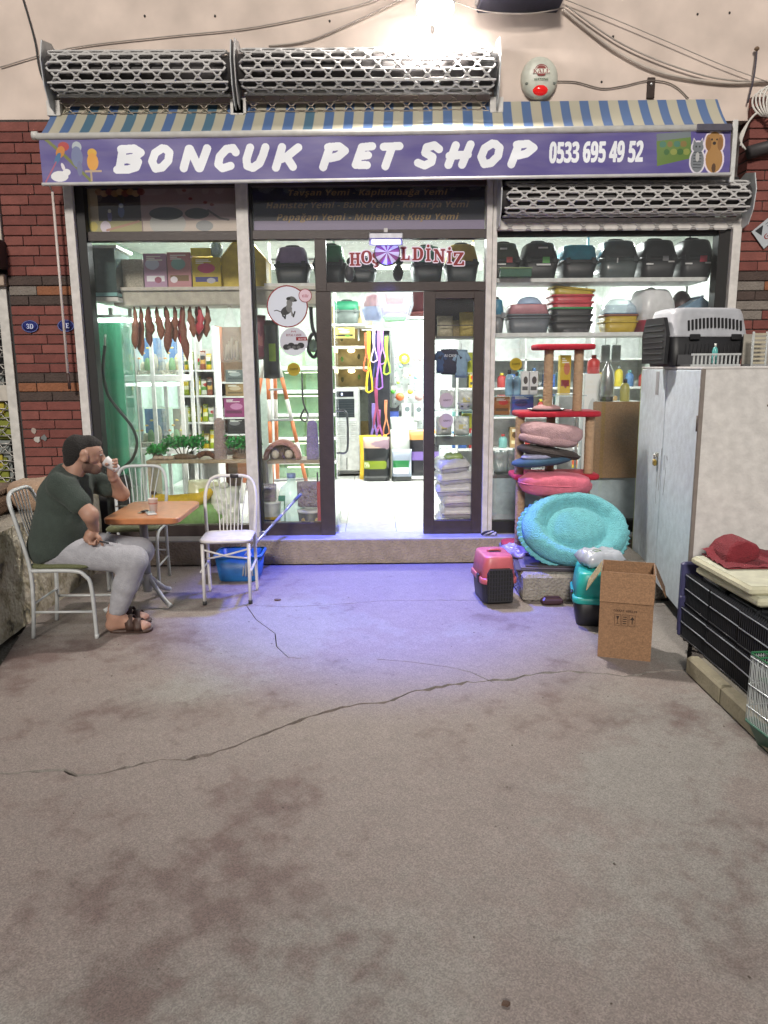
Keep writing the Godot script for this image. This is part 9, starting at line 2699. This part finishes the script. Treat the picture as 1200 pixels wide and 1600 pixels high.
	part(t, "stubble", flesh([[H.call(0.006, -0.052, 0), H.call(0.044, -0.068, 0), 0.064, 0.047, 1.03], [H.call(0.062, -0.085, -0.012), H.call(0.062, -0.085, 0.012), 0.028, 0.028]], 0.005, 0.018, [[H.call(0.0, -0.032, 0), (look * v3(0.3, 1.0, 0)).normalized()]]), mat(0.15, 0.085, 0.062, 0.8))
	part(t, "hair", flesh(hair, 0.005, 0.02, [[H.call(0.055, 0.03, 0), (look * v3(0.75, -0.66, 0)).normalized()], [H.call(-0.01, -0.055, 0), (look * v3(0.35, -0.93, 0)).normalized()]]), hm)
	# T-shirt
	var shirt := mat(0.040, 0.055, 0.046, 0.92, "cloth", 0.5)
	var sl := shn.lerp(eln, 0.62)
	var slf := shf.lerp(elf, 0.62)
	var tee := [[pelvis + v3(-0.01, -0.01, 0), belly, 0.165, 0.162, 0.78], [belly, chest, 0.162, 0.150, 0.82], [chest, upper, 0.150, 0.115, 0.80], [upper, upper.lerp(neck, 0.55), 0.085, 0.070], [upper, shn, 0.085, 0.078], [shn, sl, 0.078, 0.069], [upper, shf, 0.085, 0.078], [shf, slf, 0.078, 0.066], [pelvis + v3(0.04, 0.02, 0), belly + v3(0.03, 0, 0), 0.150, 0.14, 0.78]]
	var nk := (neck - upper).normalized()
	part(t, "t_shirt", flesh(tee, 0.010, 0.035, [[pelvis + v3(0, -0.075, 0), v3(0.42, -1, 0).normalized()], [upper.lerp(neck, 0.86), nk]]), shirt)
	# trousers gathered at the ankle
	var grey := mat(0.36, 0.36, 0.39, 0.92, "cloth", 0.5)
	var pants := []
	for q in [[hpn, knn, ann], [hpf, knf, anf]]:
		var hp: Vector3 = q[0]
		var kne: Vector3 = q[1]
		var ank: Vector3 = q[2]
		var cuff := ank + (kne - ank).normalized() * 0.06
		pants += [[pelvis + v3(0, -0.02, 0), hp, 0.125, 0.106], [hp, kne, 0.104, 0.084], [kne, kne.lerp(cuff, 0.5), 0.082, 0.074], [kne.lerp(cuff, 0.5), cuff, 0.074, 0.050], [kne.lerp(cuff, 0.78), cuff + v3(0.01, 0.01, 0), 0.062, 0.052]]
	part(t, "trousers", flesh(pants, 0.010, 0.022, [[pelvis + v3(0, 0.05, 0), v3(0, 1, 0)]]), grey)
	for q in [ann + (knn - ann).normalized() * 0.045, anf + (knf - anf).normalized() * 0.045]:
		part(t, "cuff", soft().lathe(q, [v2(0.045, -0.018), v2(0.050, -0.012), v2(0.051, 0.014), v2(0.046, 0.022)], 18), grey)
	# waistband cord end seen at the pocket
	part(t, "pocket_edge", soft().tube([V.call(-1.66, 0.612, -4.435), V.call(-1.605, 0.600, -4.430)], 0.006, 5), mat(0.03, 0.03, 0.035, 0.8))
	# sandals
	var lea := mat(0.055, 0.028, 0.020, 0.6, "stone", 0.4)
	for q in [[ann, -4.565], [anf, -4.735]]:
		var an2: Vector3 = q[0]
		var cx := an2.x + 0.085
		var cz: float = q[1] - o.z
		var sole := soft()
		sole.loft([ring(0.265, 0.088, 0.042, 0.0, 5, v3(cx, 0, cz)), ring(0.272, 0.094, 0.045, 0.008, 5, v3(cx, 0, cz)), ring(0.268, 0.090, 0.044, 0.020, 5, v3(cx, 0, cz)), ring(0.25, 0.078, 0.038, 0.022, 5, v3(cx, 0, cz))])
		part(t, "sandal_sole", sole, lea)
		for dx in [0.012, 0.062]:
			var st := soft()
			var w := 0.050
			var rings := []
			for i in 9:
				var a := PI * i / 8.0
				var rr := []
				for e in [[0.0, -w / 2], [0.0, w / 2], [-0.006, w / 2], [-0.006, -w / 2]]:
					rr.append(v3(cx + dx + e[1] - sin(a) * 0.018, 0.016 + sin(a) * (0.100 - dx * 0.50 + e[0]), cz + cos(a) * (0.056 + e[0])))
				rings.append(rr)
			st.loft(rings)
			part(t, "sandal_strap", st, lea)
	# the cup in the hand is a thing of its own
	var c := thing("white_cup", "small white cup held to the mouth of the seated person", "cup", o + cup)
	var b := Basis(Vector3.BACK, 0.95)
	var cs := soft()
	cs.t = Transform3D(b, Vector3.ZERO)
	cs.lathe(v3(0, -0.045, 0), [v2(0.022, 0), v2(0.024, 0.004), v2(0.033, 0.085), v2(0.035, 0.09), v2(0.030, 0.088), v2(0.021, 0.01)], 18)
	part(c, "cup", cs, mat(0.66, 0.64, 0.64, 0.4))
	cs = soft()
	cs.t = Transform3D(b, Vector3.ZERO)
	cs.lathe(v3(0, -0.05, 0), [v2(0.018, 0), v2(0.022, 0.006)], 18)
	part(c, "foot", cs, mat(0.6, 0.58, 0.58, 0.4))
